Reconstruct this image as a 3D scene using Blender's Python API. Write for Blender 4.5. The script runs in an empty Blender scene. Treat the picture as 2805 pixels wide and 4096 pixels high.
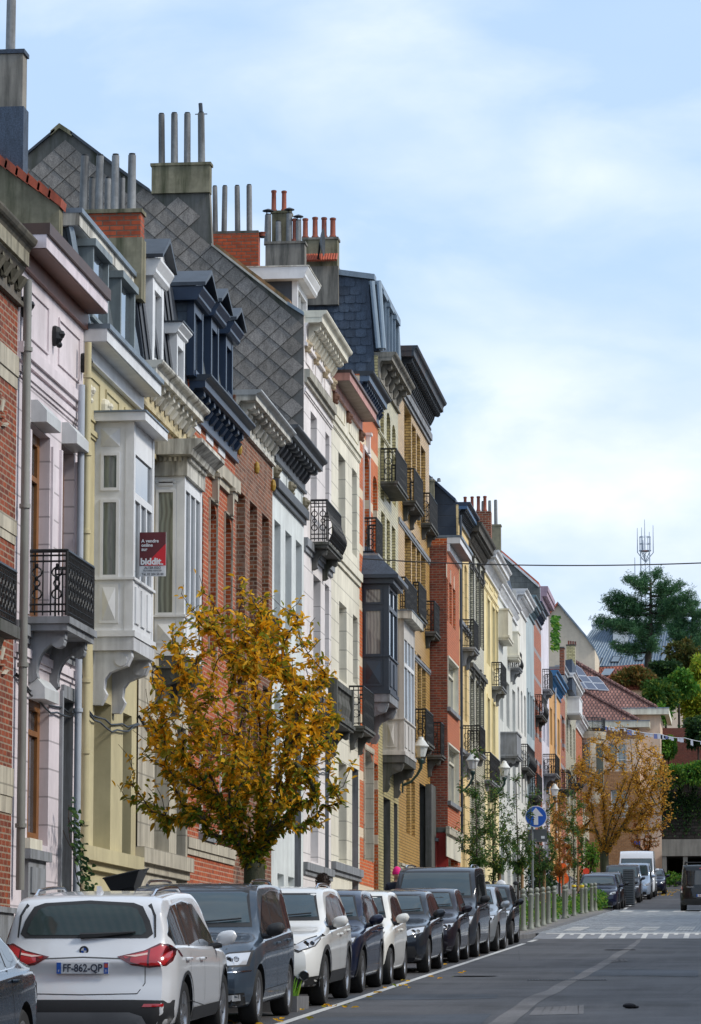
import bpy, bmesh, math, random
from math import radians, sin, cos, tan, pi, sqrt
from mathutils import Vector, Matrix
from mathutils.bvhtree import BVHTree
from mathutils.geometry import delaunay_2d_cdt
random.seed(7)
S = bpy.context.scene
COL = S.collection
# ------------------------------------------------------------------ camera
F, CX, CY = 14000.0, 1402.5, 2048.0
TH = math.atan(1932 / F); PS = math.atan(0.1116)
FW = Vector((-sin(PS) * cos(TH), cos(PS) * cos(TH), sin(TH)))
RT = Vector((cos(PS), sin(PS), 0))
UP = RT.cross(FW)
cam = bpy.data.cameras.new('camera'); camo = bpy.data.objects.new('camera', cam); COL.objects.link(camo)
cam.sensor_fit = 'VERTICAL'; cam.sensor_height = 36; cam.lens = F * 36 / 4096
cam.clip_start = .5; cam.clip_end = 6000
m = Matrix((RT, UP, -FW)).transposed().to_4x4(); camo.matrix_world = m
S.camera = camo
def ray(px, py): return FW * F + RT * (px - CX) - UP * (py - CY)
def onx(px, py, X):
    d = ray(px, py); t = X / d.x; return d.y * t, d.z * t
def ony(px, py, Y):
    d = ray(px, py); t = Y / d.y; return d.x * t, d.z * t
XF = -10.3
G1, G2 = 0.0346, 0.046
def gz(y):
    if y < 157: return -1.776 + G1 * y
    if y < 260: return -1.776 + G1 * 157 + G2 * (y - 157)
    return -1.776 + G1 * 157 + G2 * 103
# ------------------------------------------------------------------ materials
MATS = {}
class NT:
    def __init__(s, nt): s.t = nt
    def n(s, ty, ins=None, **at):
        nd = s.t.nodes.new('ShaderNode' + ty)
        for k, v in at.items(): setattr(nd, k, v)
        for k, v in (ins or {}).items():
            sk = nd.inputs[k]
            if isinstance(v, bpy.types.NodeSocket): s.t.links.new(v, sk)
            else: sk.default_value = v
        return nd
    def math(s, op, a, b=0.0, c=None, clamp=False):
        nd = s.n('Math', {0: a, 1: b} if c is None else {0: a, 1: b, 2: c}, operation=op); nd.use_clamp = clamp
        return nd.outputs[0]
    def mix(s, f, a, b, mode='MIX'):
        nd = s.n('Mix', data_type='RGBA', blend_type=mode)
        for i, v in ((0, f), (6, a), (7, b)):
            if isinstance(v, bpy.types.NodeSocket): s.t.links.new(v, nd.inputs[i])
            else: nd.inputs[i].default_value = v
        return nd.outputs[2]
    def ramp(s, f, stops, interp='LINEAR'):
        nd = s.n('ValToRGB', {0: f}); cr = nd.color_ramp; cr.interpolation = interp
        while len(cr.elements) < len(stops): cr.elements.new(.5)
        for e, (p, c) in zip(cr.elements, stops): e.position = p; e.color = c4(c)
        return nd.outputs[0]
def c4(c):
    if isinstance(c, (int, float)): c = (c, c, c)
    return (c[0], c[1], c[2], 1.0)
def hx(h):
    v = [int(h[i:i + 2], 16) / 255 for i in (0, 2, 4)]
    return tuple(x / 12.92 if x <= .04045 else ((x + .055) / 1.055) ** 2.4 for x in v)
def mat(name):
    mt = bpy.data.materials.new(name); mt.use_nodes = True
    nt = NT(mt.node_tree); b = mt.node_tree.nodes['Principled BSDF']
    MATS[name] = mt; return mt, nt, b
def coords(nt, wall=False):
    g = nt.n('NewGeometry'); p = g.outputs['Position']
    if not wall: return p
    s = nt.n('SeparateXYZ', {0: p})
    return nt.n('CombineXYZ', {0: nt.math('ADD', s.outputs[0], s.outputs[1]), 1: s.outputs[2], 2: 0.0}).outputs[0]
def M_(name, col, rough=.7, var=.12, stain=.25, stc=None, bump=.15, scale=3.0, joint=0, jv=0, metal=0, coat=0, spec=.5, joff=0.0):
    """painted/plastered/stone surface with blotches, rain streaks and optional course joints"""
    if name in MATS: return MATS[name]
    mt, nt, b = mat(name); p = coords(nt)
    n1 = nt.n('TexNoise', {'Vector': p, 'Scale': scale, 'Detail': 6.0, 'Roughness': .6}).outputs[0]
    mp = nt.n('Mapping', {0: p, 3: (1.6, 1.6, .16)})
    n2 = nt.n('TexNoise', {'Vector': mp.outputs[0], 'Scale': 2.2, 'Detail': 5.0, 'Roughness': .65}).outputs[0]
    col = Vector(col); var = max(var, .08)
    c = nt.mix(n1, c4(col * (1 - var * 1.6)), c4(col * (1 + var)))
    n5 = nt.n('TexNoise', {'Vector': p, 'Scale': .45, 'Detail': 7.0, 'Roughness': .7}).outputs[0]; c = nt.mix(.55, c, nt.ramp(n5, [(.36, .72), (.6, 1.12)]), 'MULTIPLY')
    sf = nt.math('MULTIPLY', nt.ramp(n2, [(.43, 0.0), (.66, 1.0)]), min(.9, stain * 1.5))
    c = nt.mix(sf, c, c4(stc or (col * .35)))
    h = nt.n('TexNoise', {'Vector': p, 'Scale': 60.0, 'Detail': 3.0}).outputs[0]
    if joint:
        s = nt.n('SeparateXYZ', {0: p}); z = s.outputs[2]
        fr = nt.math('FRACT', nt.math('DIVIDE', nt.math('ADD', z, 50.0 + joff), joint))
        ln = nt.math('LESS_THAN', fr, .026 / joint)
        if jv:
            row = nt.math('FLOOR', nt.math('DIVIDE', nt.math('ADD', z, 50.0 + joff), joint))
            u = nt.math('ADD', nt.math('ADD', s.outputs[0], s.outputs[1]), nt.math('MULTIPLY', row, jv * .5))
            ln = nt.math('MAXIMUM', ln, nt.math('LESS_THAN', nt.math('FRACT', nt.math('DIVIDE', nt.math('ADD', u, 100.0), jv)), .02 / jv))
        c = nt.mix(nt.math('MULTIPLY', ln, .62), c, c4(col * .28))
        h = nt.math('SUBTRACT', nt.math('MULTIPLY', h, .2), ln)
    bp = nt.n('Bump', {'Strength': bump if not joint else .5, 'Distance': .01, 'Height': h})
    L = mt.node_tree.links
    L.new(c, b.inputs['Base Color']); L.new(bp.outputs[0], b.inputs['Normal'])
    b.inputs['Roughness'].default_value = rough; b.inputs['Metallic'].default_value = metal
    b.inputs['Coat Weight'].default_value = coat; b.inputs['Specular IOR Level'].default_value = spec
    return mt
def BR(name, c1, c2, mo, rough=.8, bw=.25, bh=.09, ms=.013, stain=.3, stc=(.03, .025, .02), bands=None, patch=None):
    if name in MATS: return MATS[name]
    mt, nt, b = mat(name); p = coords(nt); w = coords(nt, True)
    bt = nt.n('TexBrick', {'Vector': w, 'Color1': c4(c1), 'Color2': c4(c2), 'Mortar': c4(mo), 'Scale': 1.0, 'Mortar Size': ms, 'Brick Width': bw, 'Row Height': bh, 'Bias': 0.0, 'Mortar Smooth': .2})
    n1 = nt.n('TexNoise', {'Vector': p, 'Scale': 1.3, 'Detail': 8.0, 'Roughness': .7}).outputs[0]
    c = nt.mix(nt.math('MULTIPLY', nt.ramp(n1, [(.45, 0.0), (.75, 1.0)]), stain), bt.outputs[0], c4(stc))
    n3 = nt.n('TexNoise', {'Vector': p, 'Scale': 9.0, 'Detail': 4.0}).outputs[0]
    c = nt.mix(.5, c, nt.ramp(n3, [(.3, .55), (.7, 1.35)]), 'MULTIPLY')
    if patch:
        n4 = nt.n('TexNoise', {'Vector': p, 'Scale': 2.3, 'Detail': 9.0, 'Roughness': .75}).outputs[0]
        c = nt.mix(nt.math('MULTIPLY', nt.ramp(n4, [(.52, 0.0), (.58, 1.0)]), .6), c, c4(patch))
    if bands:
        z = nt.n('SeparateXYZ', {0: p}).outputs[2]
        fr = nt.math('FRACT', nt.math('DIVIDE', nt.math('ADD', z, 50.0), bands[0]))
        c = nt.mix(nt.math('MULTIPLY', nt.math('LESS_THAN', fr, bands[1] / bands[0]), .85), c, c4(bands[2]))
    bp = nt.n('Bump', {'Strength': .5, 'Distance': .008, 'Height': nt.math('SUBTRACT', 1.0, bt.outputs[1])})
    L = mt.node_tree.links; L.new(c, b.inputs['Base Color']); L.new(bp.outputs[0], b.inputs['Normal'])
    b.inputs['Roughness'].default_value = rough
    return mt
def SM(name, col, rough=.5, metal=0, coat=0, emit=0, spec=.5, var=.08, ns=8.0):
    if name in MATS: return MATS[name]
    mt, nt, b = mat(name); col = Vector(col)
    n1 = nt.n('TexNoise', {'Vector': coords(nt), 'Scale': ns, 'Detail': 5.0}).outputs[0]
    mt.node_tree.links.new(nt.mix(n1, c4(col * (1 - var)), c4(col * (1 + var))), b.inputs['Base Color'])
    b.inputs['Roughness'].default_value = rough; b.inputs['Metallic'].default_value = metal
    b.inputs['Coat Weight'].default_value = coat; b.inputs['Specular IOR Level'].default_value = spec
    if coat: b.inputs['Coat Roughness'].default_value = .04
    return mt
def PAINT(name, col, metal=.3, rough=.35, dirt=.12):
    if name in MATS: return MATS[name]
    mt, nt, b = mat(name); col = Vector(col); o = nt.n('TexCoord').outputs['Object']
    n1 = nt.n('TexNoise', {'Vector': o, 'Scale': 3.0, 'Detail': 6.0, 'Roughness': .7}).outputs[0]
    z = nt.n('SeparateXYZ', {0: o}).outputs[2]
    low = nt.math('MULTIPLY', nt.math('SUBTRACT', .45, z, clamp=True), n1)
    c = nt.mix(nt.math('MULTIPLY', low, dirt * 4, clamp=True), c4(col), c4((.09, .08, .07)))
    L = mt.node_tree.links; L.new(c, b.inputs['Base Color'])
    fl = nt.n('TexNoise', {'Vector': o, 'Scale': 40.0, 'Detail': 4.0}).outputs[0]
    L.new(nt.math('MULTIPLY_ADD', nt.ramp(fl, [(.5, 0.0), (.7, 1.0)]), .12, rough), b.inputs['Roughness'])
    L.new(nt.math('MULTIPLY_ADD', nt.ramp(n1, [(.45, 0.0), (.7, 1.0)]), .06, .03), b.inputs['Coat Roughness'])
    b.inputs['Metallic'].default_value = metal; b.inputs['Specular IOR Level'].default_value = .15
    b.inputs['Coat Weight'].default_value = .9
    return mt
def GLASS(name, col, rough=.04, spec=.8, coat=.6, curtain=0):
    if name in MATS: return MATS[name]
    mt, nt, b = mat(name); p = coords(nt)
    n1 = nt.n('TexNoise', {'Vector': p, 'Scale': 1.5, 'Detail': 4.0}).outputs[0]
    c = nt.mix(n1, c4(Vector(col) * .55), c4(Vector(col) * 1.5))
    if curtain:
        s = nt.n('SeparateXYZ', {0: p}); u = nt.math('ADD', s.outputs[0], s.outputs[1])
        wv = nt.math('SINE', nt.math('ADD', nt.math('MULTIPLY', u, 70.0), nt.math('MULTIPLY', n1, 9.0)))
        c = nt.mix(nt.math('MULTIPLY_ADD', wv, .3, .5), c, c4(curtain))
    mt.node_tree.links.new(c, b.inputs['Base Color'])
    wob = nt.n('TexNoise', {'Vector': p, 'Scale': .9, 'Detail': 1.0}).outputs[0]
    bp = nt.n('Bump', {'Strength': .25, 'Distance': .05, 'Height': wob}); mt.node_tree.links.new(bp.outputs[0], b.inputs['Normal'])
    b.inputs['Roughness'].default_value = rough; b.inputs['Specular IOR Level'].default_value = spec
    b.inputs['Coat Weight'].default_value = coat; b.inputs['Coat Roughness'].default_value = .02
    return mt
# ------------------------------------------------------------------ mesh builder
def wloc(o):
    v = Vector((0, 0, 0))
    while o is not None: v = v + o.location; o = o.parent
    return v
class MB:
    def __init__(s): s.v = []; s.f = []; s.mi = []; s.m = []
    def mid(s, m):
        if m is None: return 0
        if m not in s.m: s.m.append(m)
        return s.m.index(m)
    def face(s, pts, m=None):
        i = len(s.v); s.v.extend(pts); s.f.append(tuple(range(i, i + len(pts)))); s.mi.append(s.mid(m))
    def grid(s, rows, m=None, closed=False):
        """rows: list of equal-length point lists"""
        i = len(s.v); n = len(rows[0])
        for r in rows: s.v.extend(r)
        k = s.mid(m)
        for a in range(len(rows) - 1):
            for b in range(n if closed else n - 1):
                c = (b + 1) % n
                s.f.append((i + a * n + b, i + a * n + c, i + (a + 1) * n + c, i + (a + 1) * n + b)); s.mi.append(k)
    def box(s, x0, x1, y0, y1, z0, z1, m=None):
        if x0 > x1: x0, x1 = x1, x0
        if y0 > y1: y0, y1 = y1, y0
        if z0 > z1: z0, z1 = z1, z0
        i = len(s.v); k = s.mid(m)
        s.v.extend([(x0, y0, z0), (x1, y0, z0), (x1, y1, z0), (x0, y1, z0), (x0, y0, z1), (x1, y0, z1), (x1, y1, z1), (x0, y1, z1)])
        for q in ((0, 3, 2, 1), (4, 5, 6, 7), (0, 1, 5, 4), (1, 2, 6, 5), (2, 3, 7, 6), (3, 0, 4, 7)):
            s.f.append(tuple(i + j for j in q)); s.mi.append(k)
    def prism(s, poly, fn, a, b, m=None, cap=None):
        """poly list of 2D, fn(u,v,w)->point; extruded w from a to b"""
        n = len(poly); i = len(s.v); k = s.mid(m)
        s.v.extend([fn(u, v, a) for u, v in poly]); s.v.extend([fn(u, v, b) for u, v in poly])
        for j in range(n):
            l = (j + 1) % n; s.f.append((i + j, i + l, i + n + l, i + n + j)); s.mi.append(k)
        k2 = s.mid(cap) if cap else k
        s.f.append(tuple(i + j for j in reversed(range(n)))); s.f.append(tuple(i + n + j for j in range(n))); s.mi += [k2, k2]
    def tube(s, pts, r, n=6, m=None, cap=True):
        pts = [Vector(p) for p in pts]; rs = r if isinstance(r, (list, tuple)) else [r] * len(pts)
        rows = []; ref = None
        for j, p in enumerate(pts):
            d = (pts[min(j + 1, len(pts) - 1)] - pts[max(j - 1, 0)])
            if d.length < 1e-9: d = Vector((0, 0, 1))
            d.normalize()
            if ref is None: ref = Vector((1, 0, 0)) if abs(d.x) < .8 else Vector((0, 1, 0))
            a = d.cross(ref).normalized(); b = d.cross(a); ref = -b if ref is not None and False else ref
            rows.append([tuple(p + (a * cos(2 * pi * t / n) + b * sin(2 * pi * t / n)) * rs[j]) for t in range(n)])
        i = len(s.v); s.grid(rows, m, True)
        if cap:
            k = s.mid(m); e = i + (len(rows) - 1) * n
            s.f.append(tuple(i + t for t in reversed(range(n)))); s.f.append(tuple(e + t for t in range(n))); s.mi += [k, k]
    def lathe(s, c, prof, n=12, m=None, ax='z', cap=True):
        """prof: (r, h) list"""
        c = Vector(c); rows = []
        for r, h in prof:
            row = []
            for t in range(n):
                a = 2 * pi * t / n
                if ax == 'z': q = (r * cos(a), r * sin(a), h)
                elif ax == 'y': q = (r * cos(a), h, r * sin(a))
                else: q = (h, r * cos(a), r * sin(a))
                row.append(tuple(c + Vector(q)))
            rows.append(row)
        i = len(s.v); s.grid(rows, m, True)
        if cap:
            k = s.mid(m); e = i + (len(rows) - 1) * n
            s.f.append(tuple(i + t for t in reversed(range(n)))); s.f.append(tuple(e + t for t in range(n))); s.mi += [k, k]
    def ball(s, c, r, m=None, n=10, sc=(1, 1, 1)):
        c = Vector(c); rows = []
        for a in range(n // 2 + 1):
            ph = pi * a / (n // 2)
            rows.append([(c.x + sc[0] * r * max(sin(ph), 1e-4) * cos(2 * pi * t / n), c.y + sc[1] * r * max(sin(ph), 1e-4) * sin(2 * pi * t / n), c.z - sc[2] * r * cos(ph)) for t in range(n)])
        s.grid(rows, m, True)
    def build(s, name, parent=None, m=None, smooth=False, norm=True, origin=None):
        o0 = wloc(parent) if parent else Vector(origin or (0, 0, 0))
        me = bpy.data.meshes.new(name)
        me.from_pydata([tuple(Vector(p) - o0) for p in s.v], [], s.f)
        for mm in (s.m or [m]): me.materials.append(mm)
        if m is not None and s.m and m not in s.m: pass
        me.polygons.foreach_set('material_index', s.mi)
        if norm:
            bm = bmesh.new(); bm.from_mesh(me)
            bmesh.ops.remove_doubles(bm, verts=bm.verts, dist=1e-5)
            bmesh.ops.recalc_face_normals(bm, faces=bm.faces); bm.to_mesh(me); bm.free()
        if smooth:
            me.polygons.foreach_set('use_smooth', [True] * len(me.polygons))
            if smooth != 'all': me.set_sharp_from_angle(angle=radians(38))
        me.update()
        o = bpy.data.objects.new(name, me); COL.objects.link(o)
        if parent: o.parent = parent
        else: o.location = o0
        return o
def tag(o, label=None, cat=None, group=None, kind=None):
    if label: o['label'] = label
    if cat: o['category'] = cat
    if group: o['group'] = group
    if kind: o['kind'] = kind
    return o
def empty(name, loc, label, cat, group=None):
    o = bpy.data.objects.new(name, None); o.empty_display_size = .3; COL.objects.link(o); o.location = loc
    return tag(o, label, cat, group)
def copytree(o, parent=None):
    c = o.copy(); COL.objects.link(c); c.parent = parent
    for ch in o.children: copytree(ch, c)
    return c
def rect(M, y0, y1, z0, z1, X, m=None): M.face([(X, y0, z0), (X, y1, z0), (X, y1, z1), (X, y0, z1)], m)
# common materials
WHITE = M_('white_paint', hx('DCDDDE'), .5, .05, .1, (.25, .24, .22))
WHITEW = M_('weathered_white_paint', hx('D2CFC4'), .65, .12, .6, (.09, .08, .06), scale=7)
OFFW = M_('cream_paint', hx('DAD5C2'), .6, .06, .3, (.3, .26, .2))
ZINC = M_('zinc_sheet', hx('7E8B96'), .45, .15, .3, metal=.4)
DZINC = M_('dark_zinc', hx('3D434B'), .45, .2, .3, metal=.3)
STONE = M_('blue_stone', hx('8B8E92'), .75, .18, .5, (.08, .08, .075), scale=5)
DSTONE = M_('dark_weathered_stone', hx('605F5C'), .8, .25, .6, (.03, .035, .02), scale=5)
LSTONE = M_('pale_sandstone', hx('BDB5A2'), .75, .12, .4, (.15, .13, .1), scale=4, joint=.42, jv=.8)
NAVY = M_('navy_paint', hx('1B2E46'), .4, .15, .2, spec=.5)
IRON = SM('black_iron', hx('1C1E20'), .45, .3)
MOSS = M_('mossy_render', hx('86806A'), .9, .4, .9, (.04, .045, .018), scale=5.0)
RENDER_ = M_('grey_render', hx('8A857C'), .85, .25, .6, (.04, .04, .035), scale=2.5)
POTG = M_('fibre_cement_pot', hx('8C8E8F'), .85, .3, .6, (.05, .05, .05), scale=12)
POTR = M_('terracotta_pot', hx('8E4B38'), .8, .25, .5, (.06, .03, .03), scale=8)
TILE = M_('orange_roof_tile', hx('B5563A'), .75, .3, .4, (.06, .03, .02), scale=9)
BRO = BR('orange_brick', hx('B04E28'), hx('8E3C1C'), hx('6A5040'))
PANE = GLASS('window_glass', (.06, .075, .09))  # base colour lightened to stand in for sky reflection on the panes
PANEC = GLASS('window_glass_with_curtain', (.02, .03, .03), curtain=(.10, .12, .11))
WOOD = M_('brown_wood', hx('8A5A2C'), .45, .2, .2, scale=10)
BROWNB = M_('brown_soffit_boards', hx('6E3F2B'), .5, .15, .2, scale=4)
# ------------------------------------------------------------------ houses
def wall(M, y0, y1, z0, z1, X, ops, m, jm=None, d=.22):
    ys = sorted({y0, y1} | {v for o in ops for v in (o['y0'], o['y1'])})
    for a, b in zip(ys, ys[1:]):
        if b - a < 1e-4: continue
        mid = (a + b) / 2; iv = sorted([(o['z0'], o['z1']) for o in ops if o['y0'] <= mid <= o['y1']])
        z = z0
        for (p, q) in iv:
            if p > z + 1e-4: rect(M, a, b, z, p, X, m)
            z = max(z, q)
        if z < z1 - 1e-4: rect(M, a, b, z, z1, X, m)
    for o in ops:
        a, b, p, q = o['y0'], o['y1'], o['z0'], o['z1']; dd = o.get('d', d); j = o.get('jm') or jm or m
        ar = o.get('arch', 0)
        M.face([(X, a, p), (X - dd, a, p), (X - dd, a, q - ar), (X, a, q - ar)], j)
        M.face([(X, b, p), (X, b, q - ar), (X - dd, b, q - ar), (X - dd, b, p)], j)
        M.face([(X, a, p), (X, b, p), (X - dd, b, p), (X - dd, a, p)], j)
        if ar:
            k = 10; c = []
            for i in range(k + 1):
                t = i / k; c.append((a + (b - a) * t, q - ar * (1 - sqrt(max(0, 1 - (2 * t - 1) ** 2)))))
            for (ya, za), (yb, zb) in zip(c, c[1:]):
                M.face([(X, ya, za), (X, yb, zb), (X, yb, q), (X, ya, q)], m)
                M.face([(X, ya, za), (X - dd, ya, za), (X - dd, yb, zb), (X, yb, zb)], j)
        else: M.face([(X, a, q), (X - dd, a, q), (X - dd, b, q), (X, b, q)], j)
def window(root, o, X, fm=None, pm=None):
    a, b, p, q = o['y0'], o['y1'], o['z0'], o['z1']; d = o.get('d', .22); xo = X - d
    fm = o.get('fm') or fm or WHITE; pm = o.get('pm') or pm or PANE
    M = MB(); w = o.get('fw', .07); x1 = xo + .06; x0 = xo - .02
    M.box(x0, x1, a, a + w, p, q, fm); M.box(x0, x1, b - w, b, p, q, fm)
    M.box(x0, x1 - .002, a + w, b - w, p, p + w, fm); M.box(x0, x1 - .002, a + w, b - w, q - w, q, fm)
    tr = q - (q - p) * .24 if q - p > 1.4 else None
    if tr: M.box(x0, x1 + .01, a + w, b - w, tr - .04, tr + .04, fm)
    if b - a > .8: M.box(x0, x1 - .01, (a + b) / 2 - .035, (a + b) / 2 + .035, p + w, tr - .04 if tr else q - w, fm)
    f = M.build('window', root)
    M = MB(); M.box(xo - .015, xo + .012, a + w, b - w, p + w, q - w, pm); M.build('pane', f)
    if o.get('sill'):
        M = MB(); s = o['sill']; M.box(X - .02, X + s, a - .1, b + .1, p - .14, p, o.get('sm') or STONE); M.build('sill', f)
    return f
def door(root, o, X, m):
    a, b, p, q = o['y0'], o['y1'], o['z0'], o['z1']; d = o.get('d', .3); xo = X - d
    M = MB(); tq = p + (q - p) * .76
    M.box(xo - .04, xo + .04, a, b, p, tq, m)
    for k in range(2):
        for (u, v) in ((.08, .42), (.5, .92)):
            ya = a + (b - a) * (.12 + .42 * k); M.box(xo + .04, xo + .06, ya, ya + (b - a) * .34, p + (tq - p) * u, p + (tq - p) * v, m)
    r = M.build('door', root)
    M = MB(); M.box(xo - .04, xo + .07, a, b, tq, tq + .09, m); M.box(xo - .02, xo + .01, a, b, tq + .09, q, PANE); M.build('fanlight', r)
    M = MB(); M.ball((xo + .1, a + (b - a) * .88, p + (tq - p) * .47), .04, IRON, 8); M.build('handle', r)
def cornice(root, y0, y1, Xo, zt, X, style='classic', m=None, sm=None, cm=None, bm=None, fz=.34, hc=.2, br=.42, name='cornice', drop=0, bh=.17):
    """Xo outer edge, zt top; profile in (x,z) extruded along y"""
    p = Xo - X; M = MB(); m = m or WHITE; sm = sm or m; cm = cm or m
    fn = lambda u, v, w: (X + u, w, zt + v)
    if style == 'box':
        c = hc if hc != .2 else .08
        M.prism([(-.3, 0), (p, 0), (p, -c), (p - .03, -c), (-.3, -c)], fn, y0, y1, cm)
        pr = [(0, -c), (p - .05, -c), (p - .05 - drop, -c - fz), (0, -c - fz)]
        M.prism(pr, fn, y0 + .004, y1 - .004, m)
        M.box(X, X + p - .07 - drop, y0 + .02, y1 - .02, zt - c - fz - .012, zt - c - fz - .002, sm)
        M.box(X, X + .09, y0, y1, zt - c - fz - .26, zt - c - fz - .014, bm or m)
    else:
        hc *= .55; fz *= .5; h1 = hc
        cy = [(p, 0), (p, -.03)] + [(p - .12 * t, -.03 - (h1 - .03) * (t + .12 * sin(2 * pi * t))) for t in (.2, .4, .6, .8, 1)]
        M.prism([(-.3, 0)] + cy + [(-.3, -h1)], fn, y0, y1, cm)
        f0 = p - .12
        M.prism([(0, -h1), (f0, -h1), (f0, -h1 - fz * .55), (f0 - .05, -h1 - fz * .55), (f0 - .05, -h1 - fz * .62), (0, -h1 - fz * .62)], fn, y0 + .01, y1 - .01, m)
        zb = -h1 - fz * .62
        M.prism([(0, zb), (.1, zb), (.07, zb - .05), (.04, zb - .1), (.04, zb - bh - .26), (.08, zb - bh - .29), (.08, zb - bh - .36), (0, zb - bh - .36)], fn, y0 + .004, y1 - .004, sm)
    o = M.build(name, root)
    if style == 'classic' and br:
        n = max(2, int((y1 - y0 - .2) / br)); zb = zt - hc - fz * .62; L = p - .2
        for i in range(n):
            B = MB(); yc = y0 + .15 + (y1 - y0 - .3) * (i + .5) / n; w = min(.11, br * .2)
            pr = [(.06, 0), (L, 0), (L, -bh * .55), (L - .07, -bh * .8), (L * .55, -bh * .7), (.2, -bh * 1.1), (.1, -bh * 1.9), (.06, -bh * 2)]
            B.prism([(a, b) for a, b in pr], lambda u, v, w_: (X + u, w_, zb + v), yc - w, yc + w, bm or m)
            B.build('cornice_bracket', o)
    return o
def railing(M, a, b, z0, z1, m=IRON, near=0, bulge=0):
    """panel between horizontal points a and b"""
    a = Vector(a); b = Vector(b); L = (b - a).length; d = (b - a) / L; h = z1 - z0
    nrm = Vector((d.y, -d.x, 0))
    P = lambda t, v, o=0: Vector((a.x, a.y, 0)) + d * t + nrm * (o + (bulge * math.exp(-((v / h - .3) / .28) ** 2) if bulge else 0)) + Vector((0, 0, z0 + v))
    M.tube([P(0, h), P(L, h)], .028 if not near else .03, 5, m)
    for v in ((.06, .17, .84, .93) if near else (.05, .9)): M.tube([P(0, v * h), P(L, v * h)], .014, 4, m)
    n = max(1, round(L / .11)); r = .013 if not near else .011
    for i in range(n + 1):
        t = L * i / n
        if bulge: M.tube([P(t, h * q / 8) for q in range(9)], r, 4, m)
        else: M.tube([P(t, 0), P(t, h)], r if 0 < i < n else r * 2, 4, m)
    st = .2 if near else .3; k = max(1, int(L / st)); st = L / k
    for i in range(k):
        c = (i + .5) * st
        for (cv, R) in (((.33, .07), (.67, .07), (.5, .045)) if near else ((.3, .1), (.62, .1))):
            pts = [P(c + R * cos(t * pi / 5), cv * h + R * sin(t * pi / 5)) for t in range(11)]
            M.tube(pts, .013, 4, m, cap=False)
            if near:
                q = P(c, cv * h + R + .03); M.ball(q, .022, m, 6, (1, 1, 1.7))
def balcony(root, X, pxw, pxo, pxr, pyr, pyf, sm=None, style='iron', near=0, bulge=0, slab=.14, nb=2, Yw=None):
    sm = sm or DSTONE
    Y0 = Yw if Yw else onx(pxw, pyf, X)[0]
    xo, zf = ony(pxo, pyf, Y0); _, zr = ony(pxo, pyr, Y0); Y1 = onx(pxr, pyf, xo)[0]
    M = MB(); e = .06
    M.box(X, xo + e, Y0 - e, Y1 + e, zf - slab * .5, zf, sm)
    M.box(X, xo + e * .3, Y0 - e * .3, Y1 + e * .3, zf - slab, zf - slab * .5 - .002, sm)
    sl = M.build('balcony', root)
    P = xo - X
    for i in range(nb):
        B = MB(); yc = Y0 + (Y1 - Y0) * ((.12 + .76 * i / max(1, nb - 1)) if nb > 1 else .5); w = .09; H = min(.75, P * 1.25)
        pr = [(0, 0), (P * .92, 0), (P * .92, -H * .14)]
        for t in range(7):
            a = t / 6 * pi / 2; pr.append((P * .86 * (1 - sin(a)) + .12 * sin(a) * 1.0, -H * .18 - H * .62 * (1 - cos(a))))
        pr += [(.14, -H * .9), (.06, -H), (0, -H)]
        B.prism(pr, lambda u, v, w_: (X + u, w_, zf - slab - .002 + v), yc - w, yc + w, sm)
        B.lathe((X + P * .74, yc - w - .02, zf - slab - H * .2), [(.001, 0), (H * .13, 0), (H * .13, 2 * w + .04), (.001, 2 * w + .04)], 10, sm, 'y', False)
        B.build('bracket', sl)
    R = MB()
    if style == 'iron':
        railing(R, (X, Y0, 0), (xo, Y0, 0), zf + .02, zr, near=near)
        railing(R, (xo, Y0, 0), (xo, Y1, 0), zf + .02, zr, near=near, bulge=bulge)
        railing(R, (xo, Y1, 0), (X, Y1, 0), zf + .02, zr, near=0)
    elif style == 'stone':
        for (a, b, c, d) in ((X, xo, Y0, Y0 + .16), (xo - .16, xo, Y0 + .162, Y1 - .162), (X, xo, Y1 - .16, Y1)):
            R.box(a, b, c, d, zr - .14, zr, sm); R.box(a, b, c, d, zf, zf + .12, sm)
        for (a, b) in ((xo - .2, Y0 - .01), (xo - .2, Y1 - .22)): R.box(a, a + .22, b, b + .23, zf, zr + .03, sm)
        n = int((Y1 - Y0) / .2)
        pf = [(.05, 0), (.035, .1), (.075, .3), (.03, .55), (.05, .7)]
        for i in range(n):
            R.lathe((xo - .09, Y0 + .25 + (Y1 - Y0 - .5) * (i + .5) / n, zf + .12), [(r, h / .7 * (zr - zf - .26)) for r, h in pf], 7, sm)
        for i in range(max(1, int(P / .2) - 1)):
            R.lathe((X + .12 + .2 * i, Y0 + .08, zf + .12), [(r, h / .7 * (zr - zf - .26)) for r, h in pf], 7, sm)
    else:
        R.box(X, xo, Y0, Y0 + .07, zf, zr, sm); R.box(xo - .07, xo, Y0 + .072, Y1, zf, zr, sm); R.box(X, xo + .04, Y0 - .04, Y1 + .04, zr + .002, zr + .07, sm)
    R.build('railing', sl)
    return sl
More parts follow.
